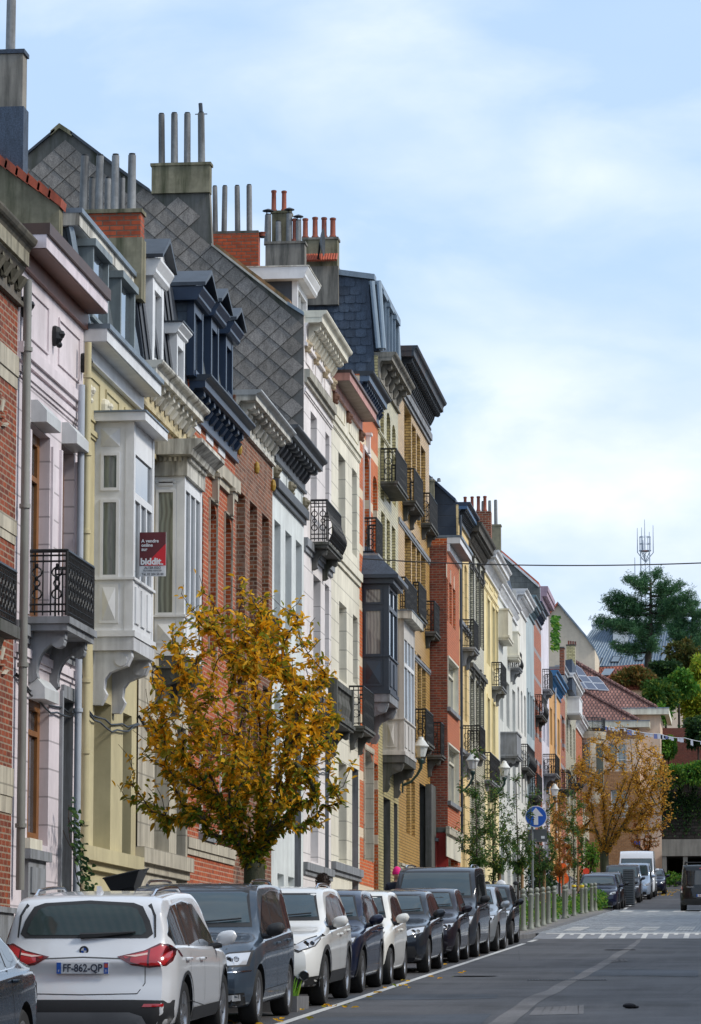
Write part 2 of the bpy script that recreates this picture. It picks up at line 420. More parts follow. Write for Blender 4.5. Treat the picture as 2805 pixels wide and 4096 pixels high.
def chimney(root, Y, pxl, pxr, pyt, pyb, depth=None, pxs=None, m=RENDER_, m2=None, split=0, pots=(), cap=None, ext=.8):
    """front face faces the camera at y=Y; pots: (px centre, py top, px width, material, kind)"""
    x0, zt = ony(pxl, pyt, Y); x1, _ = ony(pxr, pyt, Y); _, zb = ony(pxr, pyb, Y)
    Y1 = Y + (depth or .45)
    if pxs: Y1 = max(Y + .2, min(Y + 1.2, onx(pxs, pyt, x1)[0]))
    M = MB(); zs = zt - (zt - zb) * split
    if m2: M.box(x0, x1, Y, Y1, zs, zt, m); M.box(x0 - .03, x1 + .03, Y - .03, Y1 + .03, zb - ext, zs - .002, m2)
    else: M.box(x0, x1, Y, Y1, zb - ext, zt, m)
    M.box(x0 - .03, x1 + .03, Y - .03, Y1 + .03, zt + .002, zt + .07, cap or m2 or m)
    c = M.build('chimney', root)
    for pt in pots:
        px, py, pw = pt[:3]; pm = pt[3] if len(pt) > 3 else POTG; kd = pt[4] if len(pt) > 4 else 0
        yo = Y + (Y1 - Y) * (.5 if len(pt) < 6 else pt[5])
        xc, z1 = ony(px, py, yo); r = pw / F * yo / 2; h = z1 - zt; P = MB()
        if pm is POTR: pf = [(r * 1.15, 0), (r * 1.2, h * .15), (r * .92, h * .2), (r * .85, h * .9), (r * 1.05, h * .93), (r * 1.05, h)]
        else: pf = [(r, 0), (r, h)]
        if pm is POTR: P.lathe((xc, yo, zt + .05), pf, 14, pm)
        else: P.tube([(xc + random.uniform(-.018, .018) * h, yo, zt + .02), (xc, yo, zt + h + .03)], [r * random.uniform(1, 1.08), r * random.uniform(.94, 1.0)], 14, pm)
        P.lathe((xc, yo, zt + h + .012), [(r * .8, 0), (r * .8, .05)], 12, IRON)
        if kd == 1:
            for a in range(3): P.tube([(xc + r * .8 * cos(a * 2.1), yo + r * .8 * sin(a * 2.1), zt + h), (xc + r * .8 * cos(a * 2.1), yo + r * .8 * sin(a * 2.1), zt + h + .14)], .01, 4, IRON)
            P.lathe((xc, yo, zt + h + .14), [(r * 1.7, 0), (r * 1.7, .02), (r * .3, .07)], 12, DZINC)
        if kd == 2: P.tube([(xc, yo, zt + h), (xc - .02, yo, zt + h + .28)], .05, 8, DZINC); P.box(xc - .15, xc + .15, yo - .01, yo + .01, zt + h, zt + h + .02, DZINC)
        P.build('chimney_pot', c, smooth=True)
    return c
def dormer(root, y0, y1, Xo, z0, zt, Xb, m, sidem=None, ped=0, over=.1, hc=.22, capm=None, glass=None, pw=.16):
    sidem = sidem or m; M = MB(); d = .12
    # front posts, head, sill
    M.box(Xo - .14, Xo, y0, y0 + pw, z0, zt - hc, m); M.box(Xo - .14, Xo, y1 - pw, y1, z0, zt - hc, m)
    M.box(Xo - .14, Xo - .01, y0 + pw, y1 - pw, zt - hc - .18, zt - hc, m); M.box(Xo - .14, Xo + .02, y0 + pw, y1 - pw, z0, z0 + .12, m)
    M.box(Xb, Xo - .142, y0 + .02, y0 + .08, z0, zt - hc, sidem); M.box(Xb, Xo - .142, y1 - .08, y1 - .02, z0, zt - hc, sidem)
    fn = lambda u, v, w: (Xo + u, w, zt + v)
    M.prism([(Xb - Xo, 0), (over, 0), (over, -.04), (over - .08, -hc * .6), (over - .08, -hc * .8), (over - .13, -hc), (Xb - Xo, -hc)], fn, y0 - over, y1 + over, m)
    if ped:
        ym = (y0 + y1) / 2
        M.prism([(y0 - over, 0), (y1 + over, 0), (ym, ped)], lambda u, v, w: (Xo + w, u, zt + .002 + v), Xb - Xo, over * .3, m)
        for sgn in (-1, 1):
            ye = y0 - over - .04 if sgn < 0 else y1 + over + .04
            M.prism([(ye, -.0), (ye, .07), (ym, ped + .09), (ym, ped + .004)], lambda u, v, w: (Xo + w, u, zt + .004 + v), Xb - Xo, over + .05, capm or m)
    else: M.box(Xb, Xo + over + .02, y0 - over - .02, y1 + over + .02, zt + .002, zt + .03, capm or ZINC)
    o = M.build('dormer', root)
    M = MB(); M.box(Xo - .13, Xo - .1, y0 + pw, y1 - pw, z0 + .12, zt - hc - .18, glass or PANE)
    ym = (y0 + y1) / 2; M.box(Xo - .1, Xo - .06, ym - .03, ym + .03, z0 + .12, zt - hc - .18, m); M.build('window', o)
    return o
def bay(root, X, Y0, xo, Y1, z0, z1, m, cols=2, base=.9, trans=.68, top=.3, roofm=None, over=.2, brackets=2, roofh=.12, pm=None, panel=1, bm=None, side_w=.5, hip=0, eh=0, mf=None, tcols=None):
    """boxed oriel: side facing -y plus front; panes as children"""
    mf = mf or m; pm = pm or PANEC; P = xo - X; M = MB(); w = .09
    zw0 = z0 + base; zw1 = z1 - top; zt = zw0 + (zw1 - zw0) * trans
    for (a, b) in ((X, X + .0), ):
        pass
    # corner posts
    for (ya, yb) in ((Y0, Y0 + .14), (Y1 - .14, Y1)): M.box(xo - .14, xo, ya, yb, z0, z1, m)
    # apron + frieze + wall posts (both sides + front)
    for (ya, yb) in ((Y0 + .01, Y0 + .07), (Y1 - .07, Y1 - .01)):
        M.box(X, xo - .142, ya, yb, z0, zw0, m); M.box(X, xo - .142, ya, yb, zw1, z1, m)
        a = X + (P - .14) * (.5 - side_w / 2); b = X + (P - .14) * (.5 + side_w / 2)
        M.box(X, a, ya, yb, zw0, zw1, m); M.box(b, xo - .142, ya, yb, zw0, zw1, m); M.box(a, b, ya, yb, zt - .07, zt + .07, m)
        if ya < Y0 + .1:
            for (p, q) in ((zw0, zt - .07), (zt + .07, zw1)):
                for (u, v) in ((a, a + .05), (b - .05, b)): M.box(u, v, Y0 - .012, Y0 + .009, p, q, m)
                M.box(a + .05, b - .05, Y0 - .012, Y0 + .009, p, p + .05, m); M.box(a + .05, b - .05, Y0 - .012, Y0 + .009, q - .05, q, m)
            if panel:
                za, zb = z0 + .12, zw0 - .1
                M.prism([(a, za), (b, za), (b, zb), (a, zb)], lambda u, v, w_: (u, w_, v), Y0 - .01, Y0 + .009, m)
                cx, cz = (a + b) / 2, (za + zb) / 2
                for (p, q) in (((a + .05, za + .05), (b - .05, za + .05)), ((b - .05, za + .05), (b - .05, zb - .05)), ((b - .05, zb - .05), (a + .05, zb - .05)), ((a + .05, zb - .05), (a + .05, za + .05))):
                    M.face([(p[0], Y0 - .012, p[1]), (q[0], Y0 - .012, q[1]), (cx, Y0 - .06, cz)], m)
                if top > .35:
                    za, zb = zw1 + .1, z1 - .1; cz = (za + zb) / 2
                    for (p, q) in (((a, za), (b, za)), ((b, za), (b, zb)), ((b, zb), (a, zb)), ((a, zb), (a, za))):
                        M.face([(p[0], Y0 + .005, p[1]), (q[0], Y0 + .005, q[1]), (cx, Y0 - .06, cz)], m)
    ya, yb = Y0 + .142, Y1 - .142
    M.box(xo - .08, xo - .015, ya, yb, z0, zw0, m); M.box(xo - .08, xo - .015, ya, yb, zw1, z1, m); M.box(xo - .08, xo - .005, ya, yb, zt - .06, zt + .06, mf)
    n = cols
    for i in range(n + 1):
        y = ya + (yb - ya) * i / n; M.box(xo - .08, xo - .008, max(ya, y - .045), min(yb, y + .045), zw0, zt - .06, mf)
    for i in range((tcols or n) + 1):
        y = ya + (yb - ya) * i / (tcols or n); M.box(xo - .08, xo - .008, max(ya, y - .045), min(yb, y + .045), zt + .06, zw1, mf)
    for i in range(n):
        a = ya + (yb - ya) * (i + .18) / n; b = ya + (yb - ya) * (i + .82) / n
        if panel: M.box(xo - .014, xo + .012, a, b, z0 + .14, zw0 - .12, m)
    # mouldings
    M.box(X, xo + .04, Y0 - .04, Y1 + .04, z0 - .1, z0 - .002, m)
    M.box(X, xo + .03, Y0 - .03, Y1 + .03, zw0 - .03, zw0 + .012, m)
    b_ = M.build('bay_window', root)
    # panes
    G = MB(); a = X + (P - .14) * (.5 - side_w / 2); b = X + (P - .14) * (.5 + side_w / 2)
    for (p, q) in ((zw0, zt - .07), (zt + .07, zw1)): G.box(a, b, Y0 + .03, Y0 + .05, p, q, pm)
    G.build('side_pane', b_)
    G = MB(); G.box(xo - .06, xo - .045, ya, yb, zw0, zt - .06, PANE); G.box(xo - .06, xo - .045, ya, yb, zt + .06, zw1, PANE); G.build('front_pane', b_)
    R = MB(); rm = roofm or m
    if hip:
        fn = [(X, Y0 - over), (xo + over, Y0 - over), (xo + over, Y1 + over), (X, Y1 + over)]
        R.box(X, xo + over, Y0 - over, Y1 + over, z1 + eh, z1 + eh + .1, m)
        R.box(X, xo + over * .5, Y0 - over * .5, Y1 + over * .5, z1 + .002, z1 + eh - .002, m)
        zz = z1 + eh + .102; k = .35
        t = [(X, Y0 + k, zz + hip), (X + .12, Y0 + k, zz + hip), (X + .12, Y1 - k, zz + hip), (X, Y1 - k, zz + hip)]
        c = [(x, y, zz) for x, y in fn]
        for i in range(4): R.face([c[i], c[(i + 1) % 4], t[(i + 1) % 4], t[i]], rm)
        R.face(t, rm)
    elif eh:  # full entablature
        fnp = lambda u, v, w_: (xo + u, w_, z1 + v)
        R.box(X, xo + .05, Y0 - .05, Y1 + .05, z1 + .002, z1 + eh * .55, rm)
        pr = [(-P, eh * .552), (over * .45, eh * .552), (over * .55, eh * .7), (over * .9, eh * .86), (over, eh * .9), (over, eh), (-P, eh)]
        R.prism(pr, fnp, Y0 - over, Y1 + over, rm)
        for i in range(int(P / .09)): R.box(X + .09 * i, X + .09 * i + .05, Y0 - .11, Y0 - .052, z1 + eh * .42, z1 + eh * .54, rm)
        for i in range(int((Y1 - Y0) / .12)): R.box(xo + .052, xo + .11, Y0 + .12 * i, Y0 + .12 * i + .06, z1 + eh * .42, z1 + eh * .54, rm)
    else:
        R.box(X, xo + over, Y0 - over * .6, Y1 + over * .6, z1 + .002, z1 + roofh, rm); R.box(X, xo + over + .02, Y0 - over * .6 - .02, Y1 + over * .6 + .02, z1 + roofh + .002, z1 + roofh + .03, ZINC)
    R.build('roof', b_)
    if brackets:
        B = MB(); bm = bm or m
        B.box(X, xo + .02, Y0 - .02, Y1 + .02, z0 - .32, z0 - .102, bm); B.build('base', b_)
        for i in range(brackets):
            B = MB(); yc = Y0 + .14 + (Y1 - Y0 - .28) * i / max(1, brackets - 1); H = min(1.1, P * 1.35)
            pr = [(0, 0), (P * .95, 0), (P * .97, -H * .1), (P * .86, -H * .28), (P * .62, -H * .34), (P * .42, -H * .4), (P * .3, -H * .52), (P * .27, -H * .7), (P * .34, -H * .8), (P * .28, -H * .9), (P * .2, -H), (0, -H)]
            B.prism(pr, lambda u, v, w_: (X + u, w_, z0 - .322 + v), yc - .1, yc + .1, bm)
            B.lathe((X + P * .7, yc - .125, z0 - .322 - H * .17), [(.001, 0), (H * .12, 0), (H * .12, .25), (.001, .25)], 12, bm, 'y', False)
            B.build('bracket', b_)
    return b_
def tiles(M, poly, X0, z0, X1, z1, Y, size, m, kind='diamond', sgn=-1):
    """tiles on a wall facing -y inside polygon poly [(x,z)] (convex or not)"""
    def inside(x, z):
        c = False; n = len(poly); j = n - 1
        for i in range(n):
            (xa, za), (xb, zb) = poly[i], poly[j]
            if (za > z) != (zb > z) and x < (xb - xa) * (z - za) / (zb - za + 1e-12) + xa: c = not c
            j = i
        return c
    w, h = size
    nr = int((z1 - z0) / (h / 2 if kind == 'diamond' else h)) + 2; nc = int((X1 - X0) / w) + 2
    for r in range(nr):
        for c in range(nc):
            cx = X0 + (c + (.5 if r % 2 else 0)) * w; cz = z0 + r * (h / 2 if kind == 'diamond' else h)
            g = .006
            if kind == 'diamond':
                q = [(0, -h / 2 + g, .04), (w / 2 - g, 0, .021), (0, h / 2 - g, .002), (-w / 2 + g, 0, .021)]
            else:
                q = [(-w / 2 + g, h * .5, .003), (-w / 2 + g, -h * .32, .02), (-w * .34, -h * .5, .022), (w * .34, -h * .5, .022), (w / 2 - g, -h * .32, .02), (w / 2 - g, h * .5, .003)]
            if all(inside(cx + a * .96, cz + b * .96) for a, b, _ in q):
                j = random.uniform(-.003, .003)
                M.face([(cx + a, Y - d - .002 + j, cz + b) for a, b, d in q], m)
def SLATE(name, a, b, sc=.55, rough=.75):
    """slate / fibre-cement shingles, each piece of its own tone"""
    if name in MATS: return MATS[name]
    mt, nt, bs = mat(name); g = nt.n('NewGeometry'); p = g.outputs['Position']
    c = nt.mix(g.outputs['Random Per Island'], c4(a), c4(b))
    mp = nt.n('Mapping', {0: p, 3: (3, 3, 1.0)})
    n = nt.n('TexNoise', {'Vector': mp.outputs[0], 'Scale': 3.0, 'Detail': 9.0, 'Roughness': .75}).outputs[0]
    c = nt.mix(nt.ramp(n, [(.42, 0.0), (.7, .75)]), c, c4(Vector(b) * .4))
    n = nt.n('TexNoise', {'Vector': p, 'Scale': 45.0, 'Detail': 3.0}).outputs[0]
    c = nt.mix(.6, c, nt.ramp(n, [(.35, .5), (.7, 1.5)]), 'MULTIPLY')
    mt.node_tree.links.new(c, bs.inputs['Base Color']); bs.inputs['Roughness'].default_value = rough
    return mt
DIAM = SLATE('diamond_slate', hx('8B857F'), hx('767069'))
NSLATE = SLATE('blue_slate', hx('4A586A'), hx('3A4656'))
GSLATE = SLATE('grey_green_slate', hx('6B7375'), hx('474F55'))
DNAVY = M_('dark_blue_cladding', hx('26303D'), .6, .15, .3, joint=.42)
class House:
    def __init__(s, label, bl, br, zt, m, name='town_house', X=XF, ops=(), plinth=None, plm=None, d=.22, jm=None, fm=None, y0=None, y1=None, depth=9, cat='house', noside=False):
        s.X = X; s.y0 = y0 if y0 is not None else onx(bl[0], bl[1], X)[0]; s.y1 = y1 if y1 is not None else onx(br[0], br[1], X)[0]
        s.zg = gz(s.y0) + .1; s.z0 = s.zg - .6; s.zt = zt; s.m = m
        s.root = empty(name, (X, s.y0, s.zg), label, cat)
        o2 = []
        for o in ops:
            q = dict(o)
            if 'px' in q:
                xl, yt, xr, yb = q['px']
                q['y0'], q['z1'] = onx(xl, yt, X); q['z0'] = onx(xl, yb, X)[1] if yb else s.zg + .25
                q['y1'] = onx(xr, yt, X)[0]
            q['y0'] = max(q['y0'], s.y0 + .05); q['y1'] = min(q['y1'], s.y1 - .05); q.setdefault('d', d)
            if q['y1'] - q['y0'] > .25: o2.append(q)
        s.ops = o2; M = MB()
        wall(M, s.y0, s.y1, s.z0, zt, X, o2, m, jm, d)
        xb = X - depth
        M.face([(X, s.y0, s.z0), (X, s.y0, zt), (xb, s.y0, zt), (xb, s.y0, s.z0)], m)
        M.face([(X, s.y1, s.z0), (xb, s.y1, s.z0), (xb, s.y1, zt), (X, s.y1, zt)], m)
        M.face([(xb, s.y0, s.z0), (xb, s.y0, zt), (xb, s.y1, zt), (xb, s.y1, s.z0)], m)
        M.face([(X, s.y0, zt), (X, s.y1, zt), (xb, s.y1, zt), (xb, s.y0, zt)], DZINC)
        M.build('wall', s.root)
        for o in o2:
            if o.get('kind') == 'door': door(s.root, o, X, o.get('dm') or DSTONE)
            else: window(s.root, o, X, fm)
            if o.get('sur'):
                M = MB(); w = o.get('sw', .12); a, b, p, q = o['y0'], o['y1'], o['z0'], o['z1']; m2 = o['sur']
                M.box(X, X + .035, a - w, a, p, q, m2); M.box(X, X + .035, b, b + w, p, q, m2); M.box(X, X + .05, a - w, b + w, q + .002, q + w * 1.3, m2)
                if o.get('key'): ym = (a + b) / 2; M.prism([(ym - .07, q), (ym + .07, q), (ym + .12, q + .5), (ym - .12, q + .5)], lambda u, v, w_: (X + w_, u, v), 0, .12, o['key']); M.box(X, X + .17, ym - .15, ym + .15, q + .5, q + .57, o['key'])
                M.build('surround', s.root)
        if plinth:
            M = MB(); doors = sorted([(o['y0'], o['y1']) for o in o2 if o.get('kind') == 'door' or o['z0'] < s.zg + plinth])
            y = s.y0
            for a, b in doors + [(s.y1, s.y1)]:
                if a - y > .05: M.box(X - .05, X + .06, y, a, s.z0, s.zg + plinth, plm or STONE); M.box(X - .05, X + .1, y, a, s.zg + plinth + .002, s.zg + plinth + .08, plm or STONE)
                y = max(y, b)
            M.build('plinth', s.root)
    def band(s, px, py, h=.12, out=.06, m=None, name='string_course', z=None):
        z = onx(px, py, s.X)[1] if z is None else z; M = MB()
        M.box(s.X, s.X + out, s.y0 + .01, s.y1 - .01, z - h, z, m or s.m); M.box(s.X, s.X + out * .5, s.y0 + .01, s.y1 - .01, z - h * 1.6, z - h - .002, m or s.m)
        return M.build(name, s.root)
    def panels(s, z0, z1, n, m=None, name='frieze_panel', med=None):
        M = MB(); L = (s.y1 - s.y0) / n
        for i in range(n):
            a = s.y0 + L * i + L * .16; b = s.y0 + L * (i + 1) - L * .16; w = .035
            for q in ((a, b, z0, z0 + w), (a, b, z1 - w, z1), (a, a + w, z0 + w, z1 - w), (b - w, b, z0 + w, z1 - w)): M.box(s.X, s.X + .025, *q, m or s.m)
        M.build(name, s.root)
        if med:
            for i in range(n + 1):
                M = MB(); yc = min(max(s.y0 + L * i, s.y0 + .2), s.y1 - .2); zc = (z0 + z1) / 2
                M.ball((s.X + .03, yc, zc), .13, med, 10, (1.0, .7, 1.25)); M.ball((s.X + .12, yc, zc + .02), .07, med, 8); M.ball((s.X + .1, yc, zc - .14), .05, med, 8)
                M.build('ornament', s.root)
    def cor(s, pxo, pyo, **k):
        Xo, z = ony(pxo, pyo, s.y0); s.cz = z; s.cx = Xo
        return cornice(s.root, s.y0 + .012, s.y1 - .012, Xo, z, s.X, **k)
    def pipe(s, px, py0, py1, r=.055, m=None, X=None, y=None):
        X = X or s.X + .09; M = MB()
        y0 = y if y else onx(px, (py0 + py1) / 2, X)[0]; zt = ony(px, py0, y0)[1]; zb = ony(px, py1, y0)[1]
        M.tube([(X, y0, zt), (X, y0, zb)], r, 10, m or ZINC)
        for i in range(4): M.lathe((X, y0, zb + (zt - zb) * (.1 + .26 * i)), [(r * 1.35, 0), (r * 1.35, .06)], 10, m or ZINC)
        return M.build('drainpipe', s.root, smooth=True)
    def roof(s, ridge=3.0, back=5.0, m=None, eave=None):
        M = MB(); z = (eave if eave is not None else s.zt) + .01; m = m or TILE
        M.prism([(s.X, z), (s.X - back, z + ridge), (s.X - 2 * back, z)], lambda u, v, w: (u, w, v), s.y0 + .02, s.y1 - .02, m)
        return M.build('roof', s.root)
def cable(h, z0, z1, dx=.03):
    M = MB()
    for k in range(2):
        pts = [(h.X + dx + .02 * k, h.y0 + (h.y1 - h.y0) * i / 10, z0 + (z1 - z0) * i / 10 - .12 * sin(pi * i / 10) * (1 + k) + .03 * sin(i * 2.1 + k)) for i in range(11)]; M.tube(pts, .016, 5, IRON)
    M.build('facade_cable', h.root)
def rows(y0, y1, zg, n, hs, **k):
    L = (y1 - y0) / n; o = []
    for (a, b) in hs:
        for i in range(n): o.append(dict(y0=y0 + L * i + L * .25, y1=y0 + L * (i + 1) - L * .25, z0=zg + a, z1=zg + b, **k))
    return o
def Zx(px, py, X=XF): return onx(px, py, X)[1]
def CZ(bl, pxo, pyo): return ony(pxo, pyo, onx(bl[0], bl[1], XF)[0])[1]
O = lambda xl, yt, xr, yb, **k: dict(px=(xl, yt, xr, yb), **k)
# boundary pixels
b01, b12, b23, b34, b45, b56, b67, b78, b89 = (62, 2000), (325, 1900), (557, 1567), (755, 1709), (942, 1763), (1091, 1800), (1216, 1891), (1326, 1765), (1438, 1765)
b910, b1011, b1112, b1213, b1314, b1415, b1516, b1617, b1718, b1819, b1920, b2021 = (1512, 1828), (1593, 1828), (1717, 1828), (1836, 2500), (1876, 2500), (1936, 2500), (1992, 2500), (2066, 2600), (2105, 2600), (2136, 2600), (2165, 2600), (2196, 2700)
PINK = M_('pink_stucco', hx('D9CFD2'), .75, .05, .22, (.42, .36, .38), joint=0)
PINKJ = M_('pink_stucco_with_joints', hx('D9CFD2'), .75, .05, .22, (.42, .36, .38), joint=.42)
YEL = M_('yellow_ochre_stucco', hx('C0B58E'), .75, .05, .25, (.35, .3, .18))
CREAMB = M_('beige_weathered_stucco', hx('C2B48F'), .8, .15, .55, (.12, .1, .06), scale=5)
BRN = BR('old_red_brown_brick', hx('944420'), hx('682A12'), hx('94806C'), stain=.4)
REDB = BR('smooth_red_brick', hx('B4521F'), hx('94380E'), hx('B08C74'), stain=.25)
BROWNBR = BR('stained_brown_brick', hx('8C4A26'), hx('5A2C14'), hx('94826E'), stain=.55, patch=hx('8A7060'))
MINT = M_('pale_grey_green_stucco', hx('D6DBD9'), .75, .04, .18, (.35, .36, .35))
PWHITE = M_('off_white_stucco_with_joints', hx('E2DBD8'), .75, .04, .2, (.4, .37, .35), joint=.62)
PWH = M_('off_white_stucco', hx('E2DBD8'), .75, .04, .3, (.35, .33, .3))
CREAM = M_('cream_stucco_with_joints', hx('DFD9C6'), .75, .05, .22, (.4, .36, .28), joint=.5)
ORB = BR('bright_orange_brick', hx('D0601C'), hx('B44A12'), hx('B08A6A'), stain=.15, bands=(1.55, .26, hx('D8CBB0')))
GLZ = BR('cream_glazed_brick', hx('CFC391'), hx('B5A874'), hx('6E6547'), .35, stain=.3)
YBR = BR('yellow_glazed_brick', hx('CCA662'), hx('B88F4C'), hx('5E4420'), .4, stain=.12, ms=.012)
OBR = BR('orange_red_brick', hx('B85018'), hx('9A3A0E'), hx('B08E70'), stain=.12)
DBR = BR('dark_party_wall_brick', hx('8E3F28'), hx('6A2C1E'), hx('7A6758'), stain=.3, bw=.24, bh=.085, ms=.014)
YST = M_('warm_yellow_stucco', hx('E0C48C'), .75, .05, .2, (.4, .28, .1), joint=.5)
PYEL = M_('pale_yellow_stucco', hx('E6D5A2'), .75, .05, .2, (.42, .36, .2))
WGB = BR('white_glazed_brick', hx('D9D4BC'), hx('C8C2A6'), hx('5A5446'), .4, stain=.2, ms=.014, bh=.085)
GREYW = M_('grey_white_stucco', hx('D2D3CC'), .75, .06, .3, (.3, .3, .28))
BLUEG = M_('blue_grey_stucco', hx('A9B6B9'), .7, .05, .3, (.2, .24, .26))
LILAC = M_('lilac_white_stucco', hx('D6D2DA'), .75, .05, .2, (.4, .38, .42))
RBR = BR('banded_red_brick', hx('A8502F'), hx('8E3C24'), hx('A8907C'), stain=.2, bands=(1.4, .22, hx('8B8E92')))
ORY = M_('orange_ochre_stucco', hx('D2A064'), .75, .06, .2, (.4, .22, .08))
DWOOD = SM('dark_grey_door_paint', hx('4C5258'), .4)
BDOOR = SM('black_door_paint', hx('25272A'), .4)

# H0 -- brick and stone house at the left edge
h = House('red brick house with pale stone bands and deep wooden eaves, leftmost of the row', (0, 0), b01, CZ((-190, 2000), -62, 640) if False else Zx(20, 1050), BRN, y0=onx(62, 2000, XF)[0] - 5.2,
          y1=onx(*b01, XF)[0], plinth=1.3, plm=STONE, fm=WHITE)
Y0, Y1 = h.y0, h.y1
_w = onx(0, 1640, XF)
for (pyt, pyb) in ((1700, 2380), (2700, 3250)):
    M = MB(); ya, za = onx(-60, pyt, XF); zb = onx(-60, pyb, XF)[1]
for py, hh in ((1395, .3), (2065, .22), (3070, .4)): h.band(30, py, hh, .03, LSTONE)
M = MB()
for pyt, pyb in ((1735, 2300), (2700, 3090)):
    ya = onx(2, pyt, XF)[0]
    M.box(XF + .0, XF + .02, ya - 1.0, ya + .35, Zx(2, pyb), Zx(2, pyt), STONE)
# real recess: dark window pieces standing in front of wall are avoided; use brick arch soldier courses
for py in (1650, 2640):
    M = MB(); ya, za = onx(10, py, XF)
    for i in range(9):
        a = pi * (.12 + .76 * i / 8); yc, zc = ya - .55, za - .35
        M.prism([(yc + cos(a) * .55 - .05, zc + sin(a) * .4), (yc + cos(a) * .55 + .05, zc + sin(a) * .4), (yc + cos(a) * .8 + .07, zc + sin(a) * .62), (yc + cos(a) * .8 - .07, zc + sin(a) * .62)], lambda u, v, w: (XF + w, u, v), .005, .05, BRN if i % 2 else LSTONE)
    M.build('brick_arch', h.root)
Xo, z = ony(150, 960, Y1)
cornice(h.root, Y0, Y1 + .03, Xo, z, XF, 'classic', m=M_('weathered_eaves', hx('9A9480'), .8, .3, .8, (.05, .045, .03), scale=7), sm=M_('weathered_soffit', hx('6C655A'), .8, .2, .5), cm=M_('sooty_gutter', hx('5E594C'), .85, .3, .7, (.03, .03, .025)), br=.5, fz=.75, hc=.34, bh=.2, bm=M_('mossy_wood', hx('6F6A5A'), .9, .2, .5))
balcony(h.root, XF, 0, 0, 62, 2240, 2512, sm=DSTONE, near=1, Yw=Y1 - 1.95) if False else None
xo_ = XF + .62
M = MB(); yb1, zf = onx(62, 2510, xo_); zr = onx(56, 2285, xo_)[1]
M.box(XF, xo_ + .06, yb1 - 1.9, yb1 + .03, zf - .16, zf, DSTONE); sl = M.build('balcony', h.root)
R = MB(); railing(R, (XF, yb1 - 1.85, 0), (xo_, yb1 - 1.85, 0), zf, zr, near=1); railing(R, (xo_, yb1 - 1.85, 0), (xo_, yb1 - .03, 0), zf, zr, near=1); railing(R, (xo_, yb1 - .03, 0), (XF, yb1 - .03, 0), zf, zr, near=1); R.build('railing', sl)
B = MB(); B.prism([(0, 0), (.5, 0), (.45, -.15), (.2, -.4), (.12, -.75), (0, -.8)], lambda u, v, w: (XF + u, w, zf - .162 + v), yb1 - .35, yb1 - .12, LSTONE); B.build('bracket', sl)
h.pipe(74, 1120, 3560, r=.062, m=M_('grey_pipe', hx('8A8A84'), .5, .1, .3), y=Y1 - .02 + .12, X=XF + .12)
# chimney of H0 / H1 with slate patch and orange verge
Yc = onx(*b12, XF)[0] - .5
chimney(h.root, Yc, -190, 92, 222, 720, pxs=109, m=RENDER_, m2=NSLATE, split=.42, pots=((46, 8, 40),))
x0_, z0_ = ony(-150, 560, Yc); x1_, z1_ = ony(240, 828, Yc)
M = MB(); M.prism([(x0_, z0_), (x1_, z1_), (x1_, z1_ - 1.5), (x0_, z1_ - 1.5)], lambda u, v, w: (u, w, v), Yc - .05, Yc + .25, MOSS); M.build('gable_wall', h.root)
M = MB(); nn = 9
for i in range(nn):
    a = i / nn; b = (i + 1) / nn + .02; P0 = Vector((x0_ + (x1_ - x0_) * a, 0, z0_ + (z1_ - z0_) * a)); P1 = Vector((x0_ + (x1_ - x0_) * b, 0, z0_ + (z1_ - z0_) * b))
    M.prism([(P0.x, P0.z + .02), (P1.x, P1.z + .0), (P1.x + .02, P1.z + .13), (P0.x + .03, P0.z + .17)], lambda u, v, w: (u, w, v), Yc - .12, Yc + .3, TILE)
M.build('ridge_tile', h.root)

# H1 -- pink house
zc = CZ(b01, 200, 889.5)
h = House('pale pink stucco house with brown box cornice and lion-head frieze', b01, b12, zc - .1, PINKJ, ops=[
    O(122, 1690, 202, 2465, d=.22, fm=WOOD, fw=.16), O(246, 1775, 298, 2500, d=.22, fm=WOOD, fw=.16),
    O(115, 2770, 198, 3369, d=.2, fm=WOOD, fw=.18), O(244, 2790, 295, None, kind='door', d=.4, dm=DWOOD, jm=STONE)], plinth=.75, d=.3)
h1 = h
h.cor(200, 889.5, style='box', m=M_('pinkish_white_board', hx('D9CDD2'), .6, .05, .2), sm=BROWNB, cm=M_('dark_brown_gutter', hx('4C3428'), .5), fz=.2, hc=.17, bm=BROWNB)
h.band(87, 1378, .16, .09, PINK); h.band(87, 1470, .1, .05, PINK); h.band(100, 2500, .16, .07, STONE); h.band(90, 2590, .12, .06, PINK)
M = MB(); M.box(XF, XF + .02, h.y0 + .02, h.y1 - .02, Zx(87, 1378), zc - .5, PINK); M.build('frieze', h.root)
h.X += .02; h.panels(Zx(87, 1330), Zx(87, 1130), 2, PINK, med=IRON); h.X -= .02
SHUT = M_('shutter_box', hx('C2C4C3'), .45, .03, .15)
for (xl, yt, w_) in ((126, 1600, 1.05), (249, 1690, .95), (117, 2705, 1.05)):
    y, z = onx(xl, yt, XF); M = MB()
    M.prism([(0, 0), (.1, 0), (.24, -.16), (.24, -.33), (0, -.33)], lambda u, v, w: (XF + u, w, z + v), y - .03, y + w_, SHUT); M.build('shutter_box', h.root)
for o in h.ops[:2]:
    M = MB(); a, b = o['y0'] - .12, o['y1'] + .12; n = 10; zz = o['z1'] - .12
    pts = [(XF + .03, a + (b - a) * i / n, zz + .38 * sqrt(max(0, 1 - (2 * i / n - 1) ** 2))) for i in range(n + 1)]
    M.box(XF, XF + .04, a - .03, a + .07, o['z0'], zz, PINK); M.build('surround', h.root); M = MB(); M.box(XF, XF + .04, b - .07, b + .03, o['z0'], zz, PINK); M.build('surround', h.root)
balcony(h.root, XF, 107, 266, 371, 2203, 2466, sm=STONE, near=1, slab=.2)
